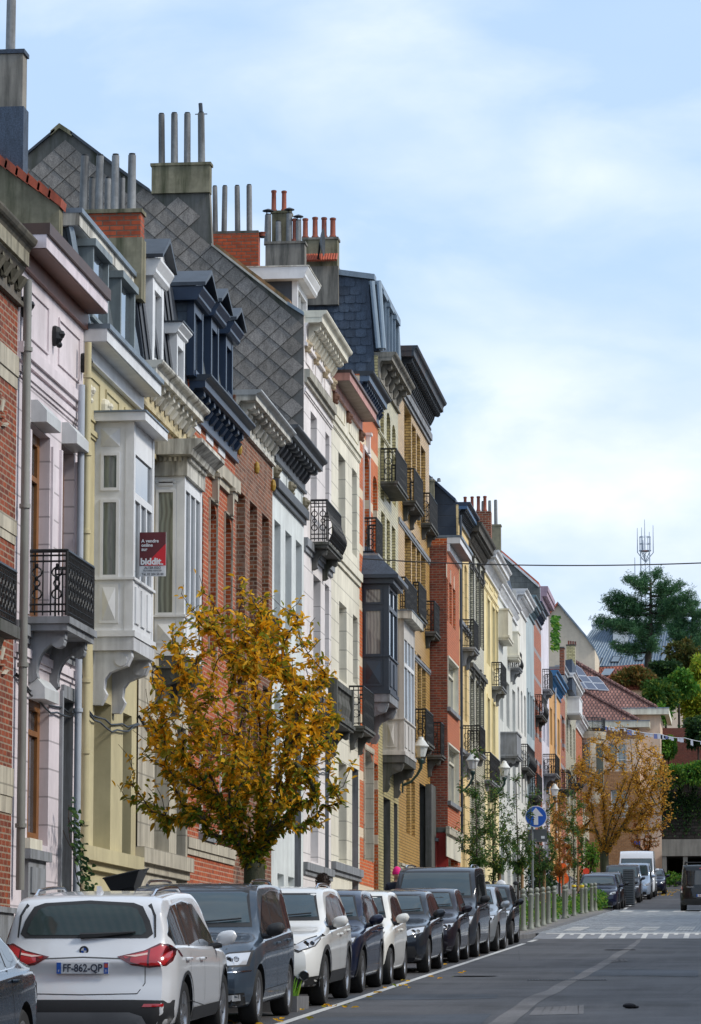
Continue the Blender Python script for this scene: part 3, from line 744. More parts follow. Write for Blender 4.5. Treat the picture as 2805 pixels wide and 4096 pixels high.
y, z = onx(112, 3395, XF + .1); M = MB(); M.box(XF, XF + .16, y - .1, y + 1.5, z - .14, z, STONE); M.box(XF, XF + .1, y + .05, y + 1.35, z - .75, z - .142, STONE); M.box(XF + .102, XF + .13, y + .2, y + 1.2, z - .62, z - .25, STONE); M.build('window_sill', h.root)
M = MB(); M.box(XF + .0, XF + .12, y + .05, y + .95, z + .01, z + .16, OFFW); M.build('flower_box', h.root)
M = MB(); yd = h.ops[-1]['y0']; M.box(XF, XF + .05, yd - .1, yd, h.zg, h.ops[-1]['z1'] + .1, STONE); M.box(XF, XF + .05, yd, h.ops[-1]['y1'] + .08, h.ops[-1]['z1'] + .002, h.ops[-1]['z1'] + .2, STONE); M.build('door_surround', h.root)
h.pipe(316, 1540, 3600, r=.055, m=M_('pale_grey_pipe', hx('B2B9C2'), .4, .05, .2), X=XF + .13)

# H2 -- yellow house with white bay and mansard
zc = CZ(b12, 441, 1293)
h = House('ochre yellow house with white boxed oriel window and slate mansard roof', b12, b23, zc - .1, YEL, ops=[
    O(378, 2790, 446, 3389, d=.42, fm=WHITE), O(493, 2850, 528, None, kind='door', d=.5, dm=DWOOD)], plinth=.25, plm=YEL, d=.4)
h2 = h
h.cor(441, 1293, style='box', m=WHITE, sm=WHITE, cm=ZINC, fz=.2)
h.X += .0; h.panels(Zx(340, 1660), Zx(340, 1480), 3, YEL, med=OFFW)
h.band(340, 1700, .08, .05, YEL); h.band(360, 3390, .22, .16, YEL)
Yb = onx(373, 2521, XF)[0]; xo, zb = ony(531, 2521, Yb); _, zt_ = ony(531, 1686, Yb); Yr = onx(615, 2300, xo)[0]
bay2x = xo
bay(h.root, XF, Yb, xo, Yr, zb, zt_, WHITE, cols=3, tcols=1, base=.85, top=.5, trans=.66, roofh=.14, over=.2, side_w=.62, bm=M_('white_painted_stone', hx('C9CACC'), .6, .08, .35), pm=GLASS('window_with_green_curtain', (.05, .07, .065), curtain=(.16, .2, .18)))
h.pipe(347, 1370, 2570, r=.055, m=YEL, X=XF + .2); h.pipe(340, 2600, 3700, r=.06, m=YEL, X=XF + .12)
def mansard(h, pxb, pyb, pxt, pyt, m, nwin=2, ends=ZINC, winm=None, name='mansard_roof', m2=None):
    """sloped roof face between lower (at facade) and upper edge given at the house's near end"""
    xb, zb = ony(pxb, pyb, h.y0); xt, zt = ony(pxt, pyt, h.y0); M = MB(); y0, y1 = h.y0 + .1, h.y1 - .1
    M.prism([(xb, zb), (xt, zt), (xt - 4, zt), (xt - 4, zb)], lambda u, v, w: (u, w, v), y0, y1, m)
    for yy in (y0, y1): M.tube([(xb + .03, yy, zb), (xt + .03, yy, zt)], .07, 6, ends)
    r = M.build(name, h.root); L = (y1 - y0) / max(1, nwin)
    for i in range(nwin):
        a = y0 + L * i + L * .22; b = y0 + L * (i + 1) - L * .22; W = MB()
        z_a = zb + (zt - zb) * .18; z_b = zb + (zt - zb) * .88; xx = xb + .02
        W.box(xt - .3, xx, a, a + .08, z_a, z_b, winm or WHITE); W.box(xt - .3, xx, b - .08, b, z_a, z_b, winm or WHITE); W.box(xt - .3, xx + .05, a - .05, b + .05, z_b, z_b + .12, winm or WHITE); W.box(xt - .3, xx, a, b, z_a - .06, z_a, winm or WHITE)
        W.box(xt - .25, xx - .08, a + .08, b - .08, z_a, z_b, PANE); W.build('dormer', r)
    return r, (xb, zb, xt, zt)
mansard(h, 335, 1290, 268, 905, GSLATE, 2, winm=M_('grey_green_frame', hx('7C8688'), .5, .15, .4))
Xo, z = ony(328, 829, h.y0); cornice(h.root, h.y0 + .02, h.y1 - .02, Xo, z, Xo - .62, 'box', m=WHITEW, sm=WHITE, cm=ZINC, fz=.2, name='upper_cornice')
Yc = h.y1 - .1
chimney(h.root, Yc, 318, 563, 856, 1015, pxs=578, m=BRO, m2=MOSS, split=.6, pots=((340, 632, 34), (401, 632, 33), (463, 630, 33), (529, 628, 34), (370, 722, 26, POTG, 0, 1.6), (432, 722, 26, POTG, 0, 1.6), (490, 720, 24, POTG, 0, 1.6)))

# H3 -- beige ornate
zc = CZ(b23, 668, 1460)
h = House('weathered beige house with dentilled cornice, two white dormers and corniced oriel', b23, b34, zc - .1, CREAMB, jm=LSTONE, ops=[
    O(613, 2900, 673, 3395, d=.35, fm=WHITE), O(703, 2900, 740, None, kind='door', d=.4, dm=DWOOD)], plinth=.3, plm=LSTONE, d=.35)
h3 = h
h.cor(652, 1437, m=WHITEW, sm=CREAMB, cm=WHITEW, bm=WHITEW, br=.5, fz=.34, hc=.24)
h.panels(Zx(575, 1760), Zx(575, 1620), 6, CREAMB, med=M_('brown_ornament', hx('6A4E30'), .7))
h.band(575, 1790, .08, .08, CREAMB)
M = MB(); M.box(XF, XF + .05, h.y0 + .01, h.y1 - .01, h.zg + .8, Zx(575, 2650), LSTONE) if False else None
M = MB(); wall(M, h.y0 + .02, h.y1 - .02, h.z0, Zx(575, 2605), XF + .03, [{**o, 'd': .03} for o in h.ops], LSTONE, d=.03); M.build('stone_facing', h.root)
h.band(560, 3390, .26, .16, LSTONE); h.band(575, 2600, .2, .1, LSTONE)
Yb = h.y0 + .62; Yb = onx(616, 2400, XF)[0]; xo, zt_ = ony(740, 1904, Yb); _, zb = ony(740, 2600, Yb); Yr = onx(808, 2200, xo)[0]
bay(h.root, XF, Yb, xo, Yr, zb, zt_, WHITE, cols=3, base=.62, top=.12, trans=.98, eh=.62, over=.36, side_w=.9, roofm=WHITEW, bm=DSTONE, pm=GLASS('window_with_pale_curtain', (.05, .06, .06), curtain=(.26, .3, .27)))
y0d = h.y0 + .15
def dormer_px(h, y0, pxo, pyt, pxr, pyb, m, side, ped=0, hc=.22, over=.1, capm=None, back=1.2, pw=.14, glass=None):
    Xo, zt = ony(pxo, pyt, y0); zb = ony(pxo, pyb, y0)[1]; y1 = onx(pxr, pyt, Xo)[0]
    return dormer(h.root, y0, y1, Xo, zb, zt, Xo - back, m, side, ped, over, hc, capm, glass, pw)
M = MB(); xm, zm = ony(640, 1440, h.y0); M.prism([(XF + .1, zm - .25), (XF - .25, zm + 2.3), (XF - 4, zm + 2.3), (XF - 4, zm - .25)], lambda u, v, w: (u, w, v), h.y0 + .1, h.y1 - .1, DZINC)
for i in range(9): yy = h.y0 + .25 + i * .5; M.tube([(XF + .12, yy, zm - .25), (XF - .22, yy, zm + 2.3)], .03, 4, DZINC)
M.build('mansard_roof', h.root)
Xo, z = ony(533, 1020, h.y0); cornice(h.root, h.y0 + .02, h.y0 + 2.4, XF - .02, z, XF - .5, 'classic', m=WHITE, br=0, fz=.2, hc=.14, name='upper_cornice')
dormer_px(h, onx(590, 1430, XF)[0], 613, 1040, 657, 1450, WHITE, WHITE, ped=.42, hc=.3, over=.16, capm=DZINC, pw=.2)
dormer_px(h, onx(690, 1510, XF)[0] - .3, 709, 1293, 741, 1525, WHITE, WHITE, ped=0, hc=.2, over=.12, capm=DZINC, pw=.12)

# H4 -- red brick with navy cornice
zc = CZ(b34, 846, 1495)
h = House('red brick house with navy cornice and three pedimented navy dormers', b34, b45, zc - .1, REDB, ops=[
    O(836, 1997, 866, 2620, arch=.25, fm=NAVY, key=LSTONE, sur=LSTONE, sw=.03), O(897, 2052, 926, 2640, arch=.25, fm=NAVY, key=LSTONE, sur=LSTONE, sw=.03),
    O(790, 1950, 815, 2600, arch=.25, fm=NAVY), O(800, 2860, 850, 3330, d=.25, fm=WHITE, sill=.1), O(880, 2900, 925, 3340, d=.25, fm=WHITE, sill=.1)], plinth=.95, plm=STONE, d=.22)
h4 = h
h.cor(846, 1495, m=NAVY, sm=NAVY, cm=M_('blue_black_gutter', hx('2A3440'), .4), bm=NAVY, br=.62, fz=.45, hc=.22)
h.band(756, 1742, .26, .12, LSTONE); h.band(760, 3350, .2, .06, LSTONE)
zz = Zx(765, 1690)
for i in range(3): M = MB(); ya = h.y0 + .5 + i * 1.6; M.box(XF, XF + .02, ya, ya + .9, zz - .05, zz + .3, WHITE); M.build('tile_panel', h.root)
M = MB(); xm, zm = ony(800, 1500, h.y0); M.prism([(XF + .1, zm - .25), (XF - .3, zm + 2.0), (XF - 4, zm + 2.0), (XF - 4, zm - .25)], lambda u, v, w: (u, w, v), h.y0 + .05, h.y1 - .1, GSLATE); M.build('mansard_roof', h.root)
NG = M_('blue_grey_side_slate', hx('4A5866'), .6, .2, .3, joint=.18)
for (pxo, pyt, pxr, pyb, ped, dl) in ((778, 1152, 815, 1500, .36, 30), (846, 1217, 877, 1540, .32, 20), (905, 1290, 933, 1580, .3, 12)):
    dormer_px(h, onx(pxo - dl, pyb, XF)[0], pxo, pyt, pxr, pyb, NAVY, NG, ped=ped, hc=.26, over=.2, capm=DZINC, pw=.12, back=2.0, glass=PANE)

# H5 -- brown brick
zc = CZ(b45, 1046, 1556)
h = House('stained brown brick house with white bracketed cornice and three tall windows', b45, b56, zc - .1, BROWNBR, ops=[
    O(947, 1951, 982, 2480, d=.3), O(1000, 2001, 1029, 2490, d=.3), O(1049, 2051, 1076, 2510, d=.3),
    O(950, 2700, 985, 3180, d=.3), O(1005, 2720, 1034, 3190, d=.3), O(1052, 2740, 1080, 3200, d=.3),
    O(960, 3400, 1000, 3460, d=.3)], plinth=1.0, plm=STONE, d=.3, fm=WHITE)
h5 = h
h.cor(1046, 1556, m=WHITEW, sm=WHITEW, cm=M_('grey_white_gutter', hx('B4B7B7'), .5, .1, .3), bm=WHITEW, br=.6, fz=.38, hc=.2)
M = MB()
for i in range(3): M.ball((XF + .05, h.y0 + .25 + i * (h.y1 - h.y0 - .5) / 2, Zx(1000, 1870) + .1), .09, SM('gilded', hx('A0802E'), .5), 8, (.7, .7, 1.6))
M.build('ornament', h.root)
balcony(h.root, XF, 1040, 1075, 1112, 2450, 2560, sm=DSTONE)

# H6 -- mint
zc = CZ(b56, 1196, 1700)
h = House('pale grey-green stucco house with dark grey bracketed cornice', b56, b67, zc - .1, MINT, ops=[
    O(1098, 2076, 1123, 2540, d=.3), O(1142, 2120, 1167, 2550, d=.3), O(1184, 2158, 1208, 2570, d=.3),
    O(1098, 2760, 1123, 3130, d=.3), O(1142, 2780, 1167, 3150, d=.3), O(1099, 3180, 1125, 3330, d=.3), O(1180, 2800, 1206, None, kind='door', d=.4, dm=DWOOD, jm=STONE),
    O(1110, 3492, 1136, 3560, d=.2), O(1153, 3505, 1178, 3575, d=.2)], plinth=1.1, plm=STONE, d=.3)
DG = M_('dark_grey_paint', hx('4B4D50'), .5, .1, .3)
h.cor(1194, 1696, m=DG, sm=DG, cm=DG, bm=DG, br=.6, fz=.4, hc=.24)
h.panels(Zx(1100, 1950), Zx(1100, 1830), 2, MINT, med=SM('dull_bronze', hx('6B6450'), .5))
h.band(1093, 1915, .2, .14, DG)

# H7 -- tall white with slate gable
zc = CZ(b67, 1308, 1239.5)
h = House('tall off-white house with slate-clad side gable and curved iron balcony', b67, b78, zc - .1, PWHITE, ops=[
    O(1243, 1642, 1268, 2001, d=.28), O(1302, 1726, 1318, 2020, d=.28), O(1254, 2296, 1283, 2740, d=.3), O(1300, 2332, 1317, 2750, d=.3),
    O(1243, 2900, 1274, 3444, d=.32), O(1301, 2930, 1316, None, kind='door', d=.4, dm=DWOOD, jm=STONE)], plinth=1.0, plm=STONE, d=.3)
h7 = h
h.cor(1308, 1239.5, m=OFFW, sm=PWH, cm=OFFW, bm=OFFW, br=.5, fz=.42, hc=.3, bh=.2)
h.panels(Zx(1222, 1450), Zx(1222, 1320), 3, PWH, med=M_('sand_ornament', hx('A9987C'), .7))
h.band(1217, 1475, .2, .14, DSTONE if False else M_('weathered_white_moulding', hx('A7A294'), .8, .15, .5)); h.band(1217, 1550, .08, .05, PWH); h.band(1217, 2150, .2, .1, STONE); h.band(1217, 3448, .18, .1, STONE)
balcony(h.root, XF, 1242, 1308, 1362, 2001, 2167, sm=DSTONE, near=1, bulge=.16)
balcony(h.root, XF, 1262, 1345, 1412, 2715, 2865, sm=DSTONE, style='stone')
# slate gable wall (faces the camera)
Yg = h.y0 - .02
gp = [ony(px, py, Yg) for px, py in ((1215, 1262), (1152, 1222), (848, 985), (838, 770), (607, 770), (600, 765), (590, 762), (500, 695), (300, 545), (240, 515), (190, 555), (110, 622), (-420, 1010))]
gp += [(gp[-1][0], gp[0][1] - 8), (gp[0][0], gp[0][1] - 8)]
M = MB(); M.prism(gp, lambda u, v, w: (u, w, v), Yg, Yg + .3, RENDER_, DSTONE); gw = M.build('gable_wall', h.root)
M = MB(); xs = [p[0] for p in gp]; zs = [p[1] for p in gp]
tiles(M, gp, min(xs), min(zs) + 2, max(xs), max(zs), Yg, (.56, .5), DIAM); M.build('slate_cladding', gw)
M = MB()
def verge(M, pts, Y, w=.35, t=.09, m=TILE, lift=.0, out=.1):
    for (a, b) in zip(pts, pts[1:]):
        (xa, za), (xb, zb) = ony(*a, Y), ony(*b, Y)
        M.prism([(xa, za + lift), (xb, zb + lift), (xb, zb + t + lift), (xa, za + t + lift)], lambda u, v, w_: (u, w_, v), Y - out, Y + w, m)
verge(M, [(848, 985), (1152, 1222)], Yg, m=M_('whitish_verge', hx('BFBBB0'), .7, .2, .4), t=.06); verge(M, [(862, 988), (1160, 1216)], Yg + .1, w=.5, t=.10, m=M_('mossy_tile', hx('8E6A48'), .85, .35, .7, (.05, .05, .02), scale=8), out=.02); M.build('roof_verge', h.root); M = MB(); verge(M, [(1152, 1222), (1217, 1264)], Yg, m=ZINC); M.build('roof_verge', h.root); M = MB()
verge(M, [(110, 622), (190, 555), (222, 528)], Yg, m=DZINC, t=.07); M.build('roof_verge', h.root); M = MB(); verge(M, [(285, 538), (500, 700), (600, 770)], Yg, m=DZINC, t=.08); M.build('roof_verge', h.root)
M = MB(); verge(M, [(205, 545), (240, 515), (290, 548)], Yg, m=MOSS, t=.12); M.build('ridge_cap', h.root)
chimney(h.root, Yg - .08, 607, 840, 665, 768, pxs=848, m=MOSS, ext=0, pots=((646.5, 463, 27), (698, 460, 28), (750, 460, 28), (805, 458, 28, POTG, 2)))
xr, zr_ = ony(1152, 1222, Yg)
M = MB(); xa, za = ony(240, 520, Yg); M.prism([(XF - .02, gp[0][1]), (xa, za), (xa - 4, za - 3), (XF - .5, gp[0][1] - .3)], lambda u, v, w: (u, w, v), Yg + .31, h.y1, MATS['mossy_tile']); M.build('roof', h.root)
# big white dormer behind the verge
Yd = h.y0 + 2.2
Xo, zt_ = ony(1191, 1104, Yd); y1d = onx(1230, 1104, Xo)[0]
dormer(h.root, Yd, y1d, Xo, ony(1191, 1250, Yd)[1], zt_ + .18, Xo - 3.2, WHITE, M_('dark_zinc_cheek', hx('3E444C'), .5, .1, .3), 0, .3, .3, WHITEW, None, .12)

# H8 -- cream
zc = CZ(b78, 1407, 1477)
h = House('cream stucco house with reddish boxed gutter and recessed tall windows', b78, b89, zc - .1, CREAM, ops=[
    O(1354, 1806, 1382, 2170, d=.27), O(1409, 1869, 1428, 2211, d=.27), O(1357, 2403, 1387, 2714, d=.3), O(1412, 2456, 1431, 2727, d=.3),
    O(1355, 3041, 1387, 3446, d=.32), O(1409, 3066, 1434, None, kind='door', d=.4, dm=WOOD, jm=STONE)], plinth=1.0, plm=STONE, d=.28)
CREAMP = M_('cream_stucco', hx('DFD9C6'), .75, .05, .25, (.3, .27, .2))
h.cor(1407, 1477, style='box', m=M_('salmon_fascia', hx('C08C80'), .6, .15, .4), sm=M_('brown_grey_soffit', hx('9A8A80'), .7, .1, .3), cm=M_('brown_gutter', hx('4A3A36'), .5), fz=.2)
M = MB(); M.box(XF, XF + .015, h.y0 + .02, h.y1 - .02, Zx(1330, 1655), zc - .3, CREAMP); M.build('frieze', h.root)
h.X += .015; h.panels(Zx(1330, 1640), Zx(1330, 1540), 2, CREAMP, med=M_('brown_medallion', hx('6E4A38'), .7)); h.X -= .015
h.band(1327, 1660, .12, .09, CREAMP); h.band(1327, 1690, .05, .04, CREAMP); h.band(1327, 2178, .22, .1, CREAMP); h.band(1330, 3446, .2, .12, STONE)
balcony(h.root, XF, 1396, 1453, 1494, 2745, 2903, sm=DSTONE)
for k, (a, b, c, d, e) in enumerate(((849, 1009, 748, 935, 1036),)): pass
Yc = h.y0 + .2
chimney(h.root, Yc, 852, 1030, 937, 1052, pxs=1036, m=BRO, m2=BRO, cap=DSTONE, pots=((860, 752, 21), (900, 751, 22), (949, 750, 22), (997, 747, 23), (1050, 953, 26, POTR)))
Yc = h.y1
chimney(h.root, Yc, 1088, 1160, 853, 990, depth=.5, m=MOSS, pots=((1096, 770, 22, POTR), (1137, 772, 22, POTR)))
chimney(h.root, Yc - .5, 1062, 1218, 977, 1090, depth=.45, m=RENDER_, pots=((1073, 865, 28, POTG, 1), (1114, 892, 24), (1158, 860, 25, POTG, 1), (1179, 883, 20, POTR), (1194, 888, 25, POTG, 1)))

# H9 -- orange brick with dark oriel
zc = CZ(b89, 1490, 1480)
h = House('narrow orange brick house with dark blue-grey oriel window', b89, b910, zc - .1, ORB, ops=[
    O(1453, 1797, 1477, 2205, arch=.3, d=.25, key=PWH, sur=PWH, sw=.1), O(1492, 1894, 1509, 2210, arch=.25, d=.25, key=PWH),
    O(1456, 2997, 1490, 3436, d=.3, jm=LSTONE, arch=.2, sur=LSTONE), O(1496, 3050, 1512, None, kind='door', dm=DWOOD, d=.4)], plinth=1.0, plm=STONE)
h.cor(1495, 1482, m=M_('blue_grey_cornice', hx('54667A'), .5, .1, .2), sm=NAVY, cm=M_('dark_gutter', hx('2E3439'), .5), bm=NAVY, br=.4, fz=.5, hc=.24)
Yb = onx(1450, 2660, XF)[0]; xo, zt_ = ony(1556, 2335, Yb); _, zb = ony(1556, 2760, Yb); Yr = onx(1591, 2680, xo)[0]
DBLUE = M_('dark_blue_grey_joinery', hx('2B3542'), .4, .06, .1)
bay(h.root, XF, Yb, xo, Yr, zb, zt_, DBLUE, cols=2, base=.95, top=.1, trans=.72, hip=.85, eh=.14, over=.28, roofm=NSLATE, side_w=.85, bm=STONE, pm=GLASS('window_with_blinds', (.12, .12, .12), curtain=(.3, .29, .27)))
balcony(h.root, XF, 1453, 1506, 1528, 2072, 2214, sm=STONE, slab=.12, nb=0)
Yc = h.y1 - .2
chimney(h.root, Yc, 1212, 1350, 960, 1110, depth=.5, m=MOSS, m2=RENDER_, split=.7, pots=((1222, 882, 24, POTR), (1261, 877, 24, POTR), (1297, 878, 24, POTR), (1332, 880, 25, POTR)))
M = MB(); x0_, z0_ = ony(1208, 1015, Yc - .3); x1_, _ = ony(1350, 1015, Yc - .3); n = 14
for i in range(n): a = x0_ + (x1_ - x0_) * i / n; M.tube([(a + .03, Yc - .35, z0_ - .22), (a + .03, Yc - .05, z0_ + .02)], .04, 6, TILE)
M.build('tile_row', h.root)
xd, zd = ony(1284, 975, Yc - .4)
M = MB(); rr = .42; rows_ = []
for i in range(5):
    r = rr * i / 4; rows_.append([(xd + .1 * (i / 4) ** 2 + .0 * 1, Yc - .6 + r * cos(2 * pi * t / 14), zd + r * 1.0 * sin(2 * pi * t / 14)) for t in range(14)])
M.grid(rows_, SM('dish_grey', hx('3A4046'), .5), True); M.tube([(xd, Yc - .6, zd), (xd - .1, Yc - .3, zd - .5)], .03, 5, IRON); M.build('satellite_dish', h.root)

# H10 -- cream glazed brick, mansard
zc = CZ(b910, 1585, 1406)
h = House('cream glazed brick house with weathered cornice under a dark slate mansard', b910, b1011, zc - .1, GLZ, ops=[
    O(1522, 1590, 1536, 1990, arch=.25, d=.3), O(1547, 1640, 1562, 2000, arch=.25, d=.3), O(1569, 1690, 1583, 2010, arch=.25, d=.3),
    O(1525, 2040, 1540, 2420, d=.3), O(1547, 2070, 1560, 2430, d=.3), O(1568, 2100, 1582, 2440, d=.3),
    O(1534, 3185, 1562, None, kind='door', d=.5, dm=DWOOD, jm=DSTONE), O(1576, 3210, 1590, None, kind='door', d=.4, dm=BDOOR, jm=DSTONE)], plinth=.4, plm=GLZ, d=.3)
h10 = h
h.cor(1585, 1406, m=M_('peeling_cornice', hx('8E8A80'), .9, .25, .75, (.06, .055, .05), scale=9), br=1.1, fz=.36, hc=.26, bh=.22)
h.band(1515, 1720, .06, .05, GLZ)
gp = [ony(px, py, h.y0 - .02) for px, py in ((1500, 1500), (1495, 1400), (1474, 1118), (1236, 1086), (900, 1060))]
gp += [(gp[-1][0], gp[0][1] - 3), (gp[0][0], gp[0][1] - 3)]
M = MB(); M.prism(gp, lambda u, v, w: (u, w, v), h.y0 - .02, h.y0 + .2, NSLATE); gw = M.build('side_wall', h.root)
M = MB(); xs = [p[0] for p in gp]; zs = [p[1] for p in gp]; tiles(M, gp, min(xs), min(zs) + 1.5, max(xs), max(zs), h.y0 - .02, (.32, .25), NSLATE, 'scale'); M.build('slate_cladding', gw)
M = MB(); verge(M, [(1236, 1086), (1500, 1120)], h.y0 - .02, t=.16, w=.4, m=ZINC); xa, za = ony(1488, 1125, h.y0 - .1); xb, zb = ony(1514, 1392, h.y0 - .1)
M.tube([(xa, h.y0 - .08, za), (xb, h.y0 - .08, zb)], .075, 8, M_('pale_zinc', hx('8A9AA8'), .4, .1, .2)); M.tube([(xa + .2, h.y0 - .02, za), (xb + .14, h.y0 - .02, zb)], .075, 8, M_('pale_zinc', hx('8A9AA8'), .4, .1, .2)); M.build('zinc_flashing', h.root)
mansard(h, 1520, 1400, 1505, 1130, NSLATE, 3, winm=M_('blue_zinc', hx('7C8FA0'), .5, .1, .2))
M = MB(); xt, zt_ = ony(1512, 1138, h.y0); M.box(xt - 4, xt + .08, h.y0, h.y1, zt_, zt_ + .12, ZINC); M.build('roof_edge', h.root)
balcony(h.root, XF, 1522, 1585, 1626, 1795, 1925, sm=DSTONE, nb=0)
Yb = onx(1531, 3000, XF)[0]; xo, zb = ony(1617, 3005, Yb); _, zt_ = ony(1617, 2475, Yb); Yr = onx(1660, 2700, xo)[0]
bay(h.root, XF, Yb, xo, Yr, zb, zt_, M_('aged_white_joinery', hx('C8C3BC'), .55, .06, .35), cols=3, base=.95, top=.55, trans=.68, roofh=.22, over=.24, side_w=.6, bm=DSTONE, roofm=WHITEW, mf=WHITE)

# H11 -- yellow brick
zc = CZ(b1011, 1671, 1380)
ops = []
for (xl, yt, xr) in ((1617, 1612, 1645), (1648, 1690, 1664), (1667, 1730, 1681), (1684, 1778, 1702)): ops.append(O(xl, yt, xr, yt + 420 - (xl - 1617) * 1.1, d=.33))
for (xl, yt, xr) in ((1619, 2092, 1644), (1648, 2128, 1663), (1667, 2155, 1681), (1684, 2185, 1702)): ops.append(O(xl, yt, xr, yt + 300, d=.33))
for (xl, yt, xr) in ((1622, 2570, 1640), (1648, 2590, 1663), (1670, 2614, 1685), (1688, 2642, 1704)): ops.append(O(xl, yt, xr, yt + 340 - (xl - 1620) * .8, d=.33))
ops += [O(1626, 3110, 1640, 3330, d=.33), O(1646, 3120, 1660, 3340, d=.33), O(1678, 3130, 1704, None, kind='door', d=.5, jm=DSTONE, dm=BDOOR)]
h = House('tall yellow glazed brick house with big dark bracketed cornice', b1011, b1112, zc - .1, YBR, ops=ops, plinth=1.9, plm=LSTONE, d=.33)
DC = M_('blue_black_weathered_cornice', hx('39434C'), .7, .25, .5, (.09, .06, .05), scale=7)
h.cor(1671, 1380, m=DC, sm=DC, cm=DC, bm=SM('near_black_bracket', hx('22262A'), .6), br=.4, fz=.55, hc=.3, bh=.24)
h.band(1600, 1532, .22, .12, STONE); h.band(1600, 1560, .05, .04, STONE); h.band(1600, 2076, .12, .05, STONE); h.band(1600, 2560, .1, .05, STONE)
for t in ((1610, 1657, 1690, 1875, 2001), (1684, 1720, 1748, 1973, 2091), (1600, 1622, 1666, 2309, 2434), (1655, 1676, 1704, 2329, 2456), (1700, 1738, 1764, 2405, 2525), (1661, 1704, 1732, 2837, 2965), (1708, 1764, 1791, 2890, 3019)):
    balcony(h.root, XF, *t, sm=DSTONE)
M = MB(); ye = onx(1703, 3200, XF)[0]
M.box(XF, XF + .2, ye - .1, h.y1 - .05, h.zg, Zx(1700, 3135), DSTONE); M.build('pilaster', h.root)

# H12 -- orange-red brick, projecting, with garage
X12 = -9.72; Y0_ = onx(1717, 1828, XF)[0] + .15; Y1_ = onx(1838, 2500, X12)[0]
zc = ony(1847, 2139.5, Y0_)[1]
OP = lambda *a, **k: O(*a, **k)
h = House('orange-red brick house with plain white box gutter and dark brick side wall', None, None, zc - .1, OBR, X=X12, y0=Y0_, y1=Y1_, ops=[
    O(1781, 2302, 1793, 2470, d=.18), O(1797, 2328, 1807, 2490, d=.18), O(1812, 2350, 1822, 2510, d=.18),
    O(1784, 2622, 1830, 2820, d=.2, jm=OFFW, fm=OFFW, sill=.1, sur=OFFW, sw=.05), O(1789, 2975, 1833, 3200, d=.2, jm=OFFW, fm=OFFW, sill=.1, sur=OFFW, sw=.05), O(1786, 3420, 1832, None, d=.3, fm=OFFW)], d=.2)
h12 = h
h.cor(1847, 2139.5, style='box', m=WHITE, sm=M_('grey_soffit', hx('9A9593'), .7), cm=ZINC, fz=.2)
M = MB(); M.box(XF - 1, X12 - .012, h.y0 - .06, h.y0 - .002, ony(1700, 3375, h.y0)[1], zc - .35, DBR); M.build('side_wall', h.root)
M = MB(); zs = ony(1700, 3330, h.y0)[1]; M.box(XF - .5, X12 + .06, h.y0 - .12, h.y0 - .062, zs - .0, zs + .16, DSTONE)
M.build('stone_band', h.root)
M = MB(); RED = M_('red_painted_render', hx('A52B22'), .6, .06, .15); M.box(XF - .5, X12 + .01, h.y0 - .1, h.y0 - .065, h.zg - .4, zs - .004, RED); xq, zq = ony(1746, 3365, h.y0 - .4)
M.box(XF - .5, xq, h.y0 - .5, h.y0 - .105, h.zg - .4, zq, M_('light_red_render', hx('C24A40'), .6, .06, .15)); M.box(XF - .5, xq + .06, h.y0 - .55, h.y0 - .1, zq + .002, zq + .1, STONE); M.build('red_entrance_wall', h.root)
M = MB(); yy, zz = onx(1785, 3335, X12); M.box(X12, X12 + .03, yy - .05, h.y1 - .1, Zx(1785, 3425, X12), zz, OFFW); M.box(X12, X12 + .12, yy - .1, h.y1 - .05, zz, zz + .25, LSTONE); M.build('garage_panel', h.root)
M = MB(); yy, zz = onx(1787, 3180, X12)
for py in (2275, 2830): pass
for (xl, yt) in ((1785, 2255), (1801, 2280), (1815, 2305)):
    M = MB(); y_, z_ = onx(xl, yt, X12); M.box(X12, X12 + .02, y_, y_ + .12, z_ - .45, z_, OFFW); M.build('brick_accent', h.root)
# H13
zc = CZ(b1213, 1882, 2007)
h = House('warm yellow stucco house with navy cornice and dark clad side gable', b1213, b1314, zc - .1, YST, ops=[
    O(1847, 2245, 1853, 2475, arch=.15, d=.25), O(1858, 2253, 1868, 2490, arch=.15, d=.25), O(1847, 2640, 1853, 2870, arch=.15, d=.25), O(1858, 2650, 1868, 2880, arch=.15, d=.25), O(1849, 3170, 1860, 3470, arch=.15, d=.25)], plinth=.9)
h.cor(1882, 2007, m=M_('blue_fascia', hx('3F5F82'), .5), sm=DZINC, cm=NAVY, bm=SM('near_black_bracket', hx('22262A'), .6), br=.35, fz=.42, hc=.24)
gp = [ony(px, py, h.y0) for px, py in ((1828, 2200), (1824, 2008), (1717, 1914), (1600, 1820))]; gp += [(gp[-1][0], gp[0][1] - 3), (gp[0][0], gp[0][1] - 3)]
M = MB(); M.prism(gp, lambda u, v, w: (u, w, v), h.y0 - .03, h.y0 + .2, DNAVY); M.build('gable_wall', h.root)
M = MB(); verge(M, [(1600, 1812), (1717, 1912), (1824, 2008)], h.y0 - .03, t=.12, w=2, m=NAVY); M.build('roof_verge', h.root)
h.pipe(1838, 2060, 3400, r=.05, m=DZINC, y=h.y0 - .1)
for t in ((1849, 1896, 1913, 2479, 2588), (1850, 1921, 1940, 2903, 3010)): balcony(h.root, XF, *t, sm=STONE)
h.band(1838, 2480, .14, .12, STONE); h.band(1838, 2990, .14, .12, STONE)
chimney(h.root, h.y0 - .4, 1716, 1736, 1926, 1990, depth=.4, m=MOSS, pots=((1726, 1914, 14), (1756, 1920, 15)))
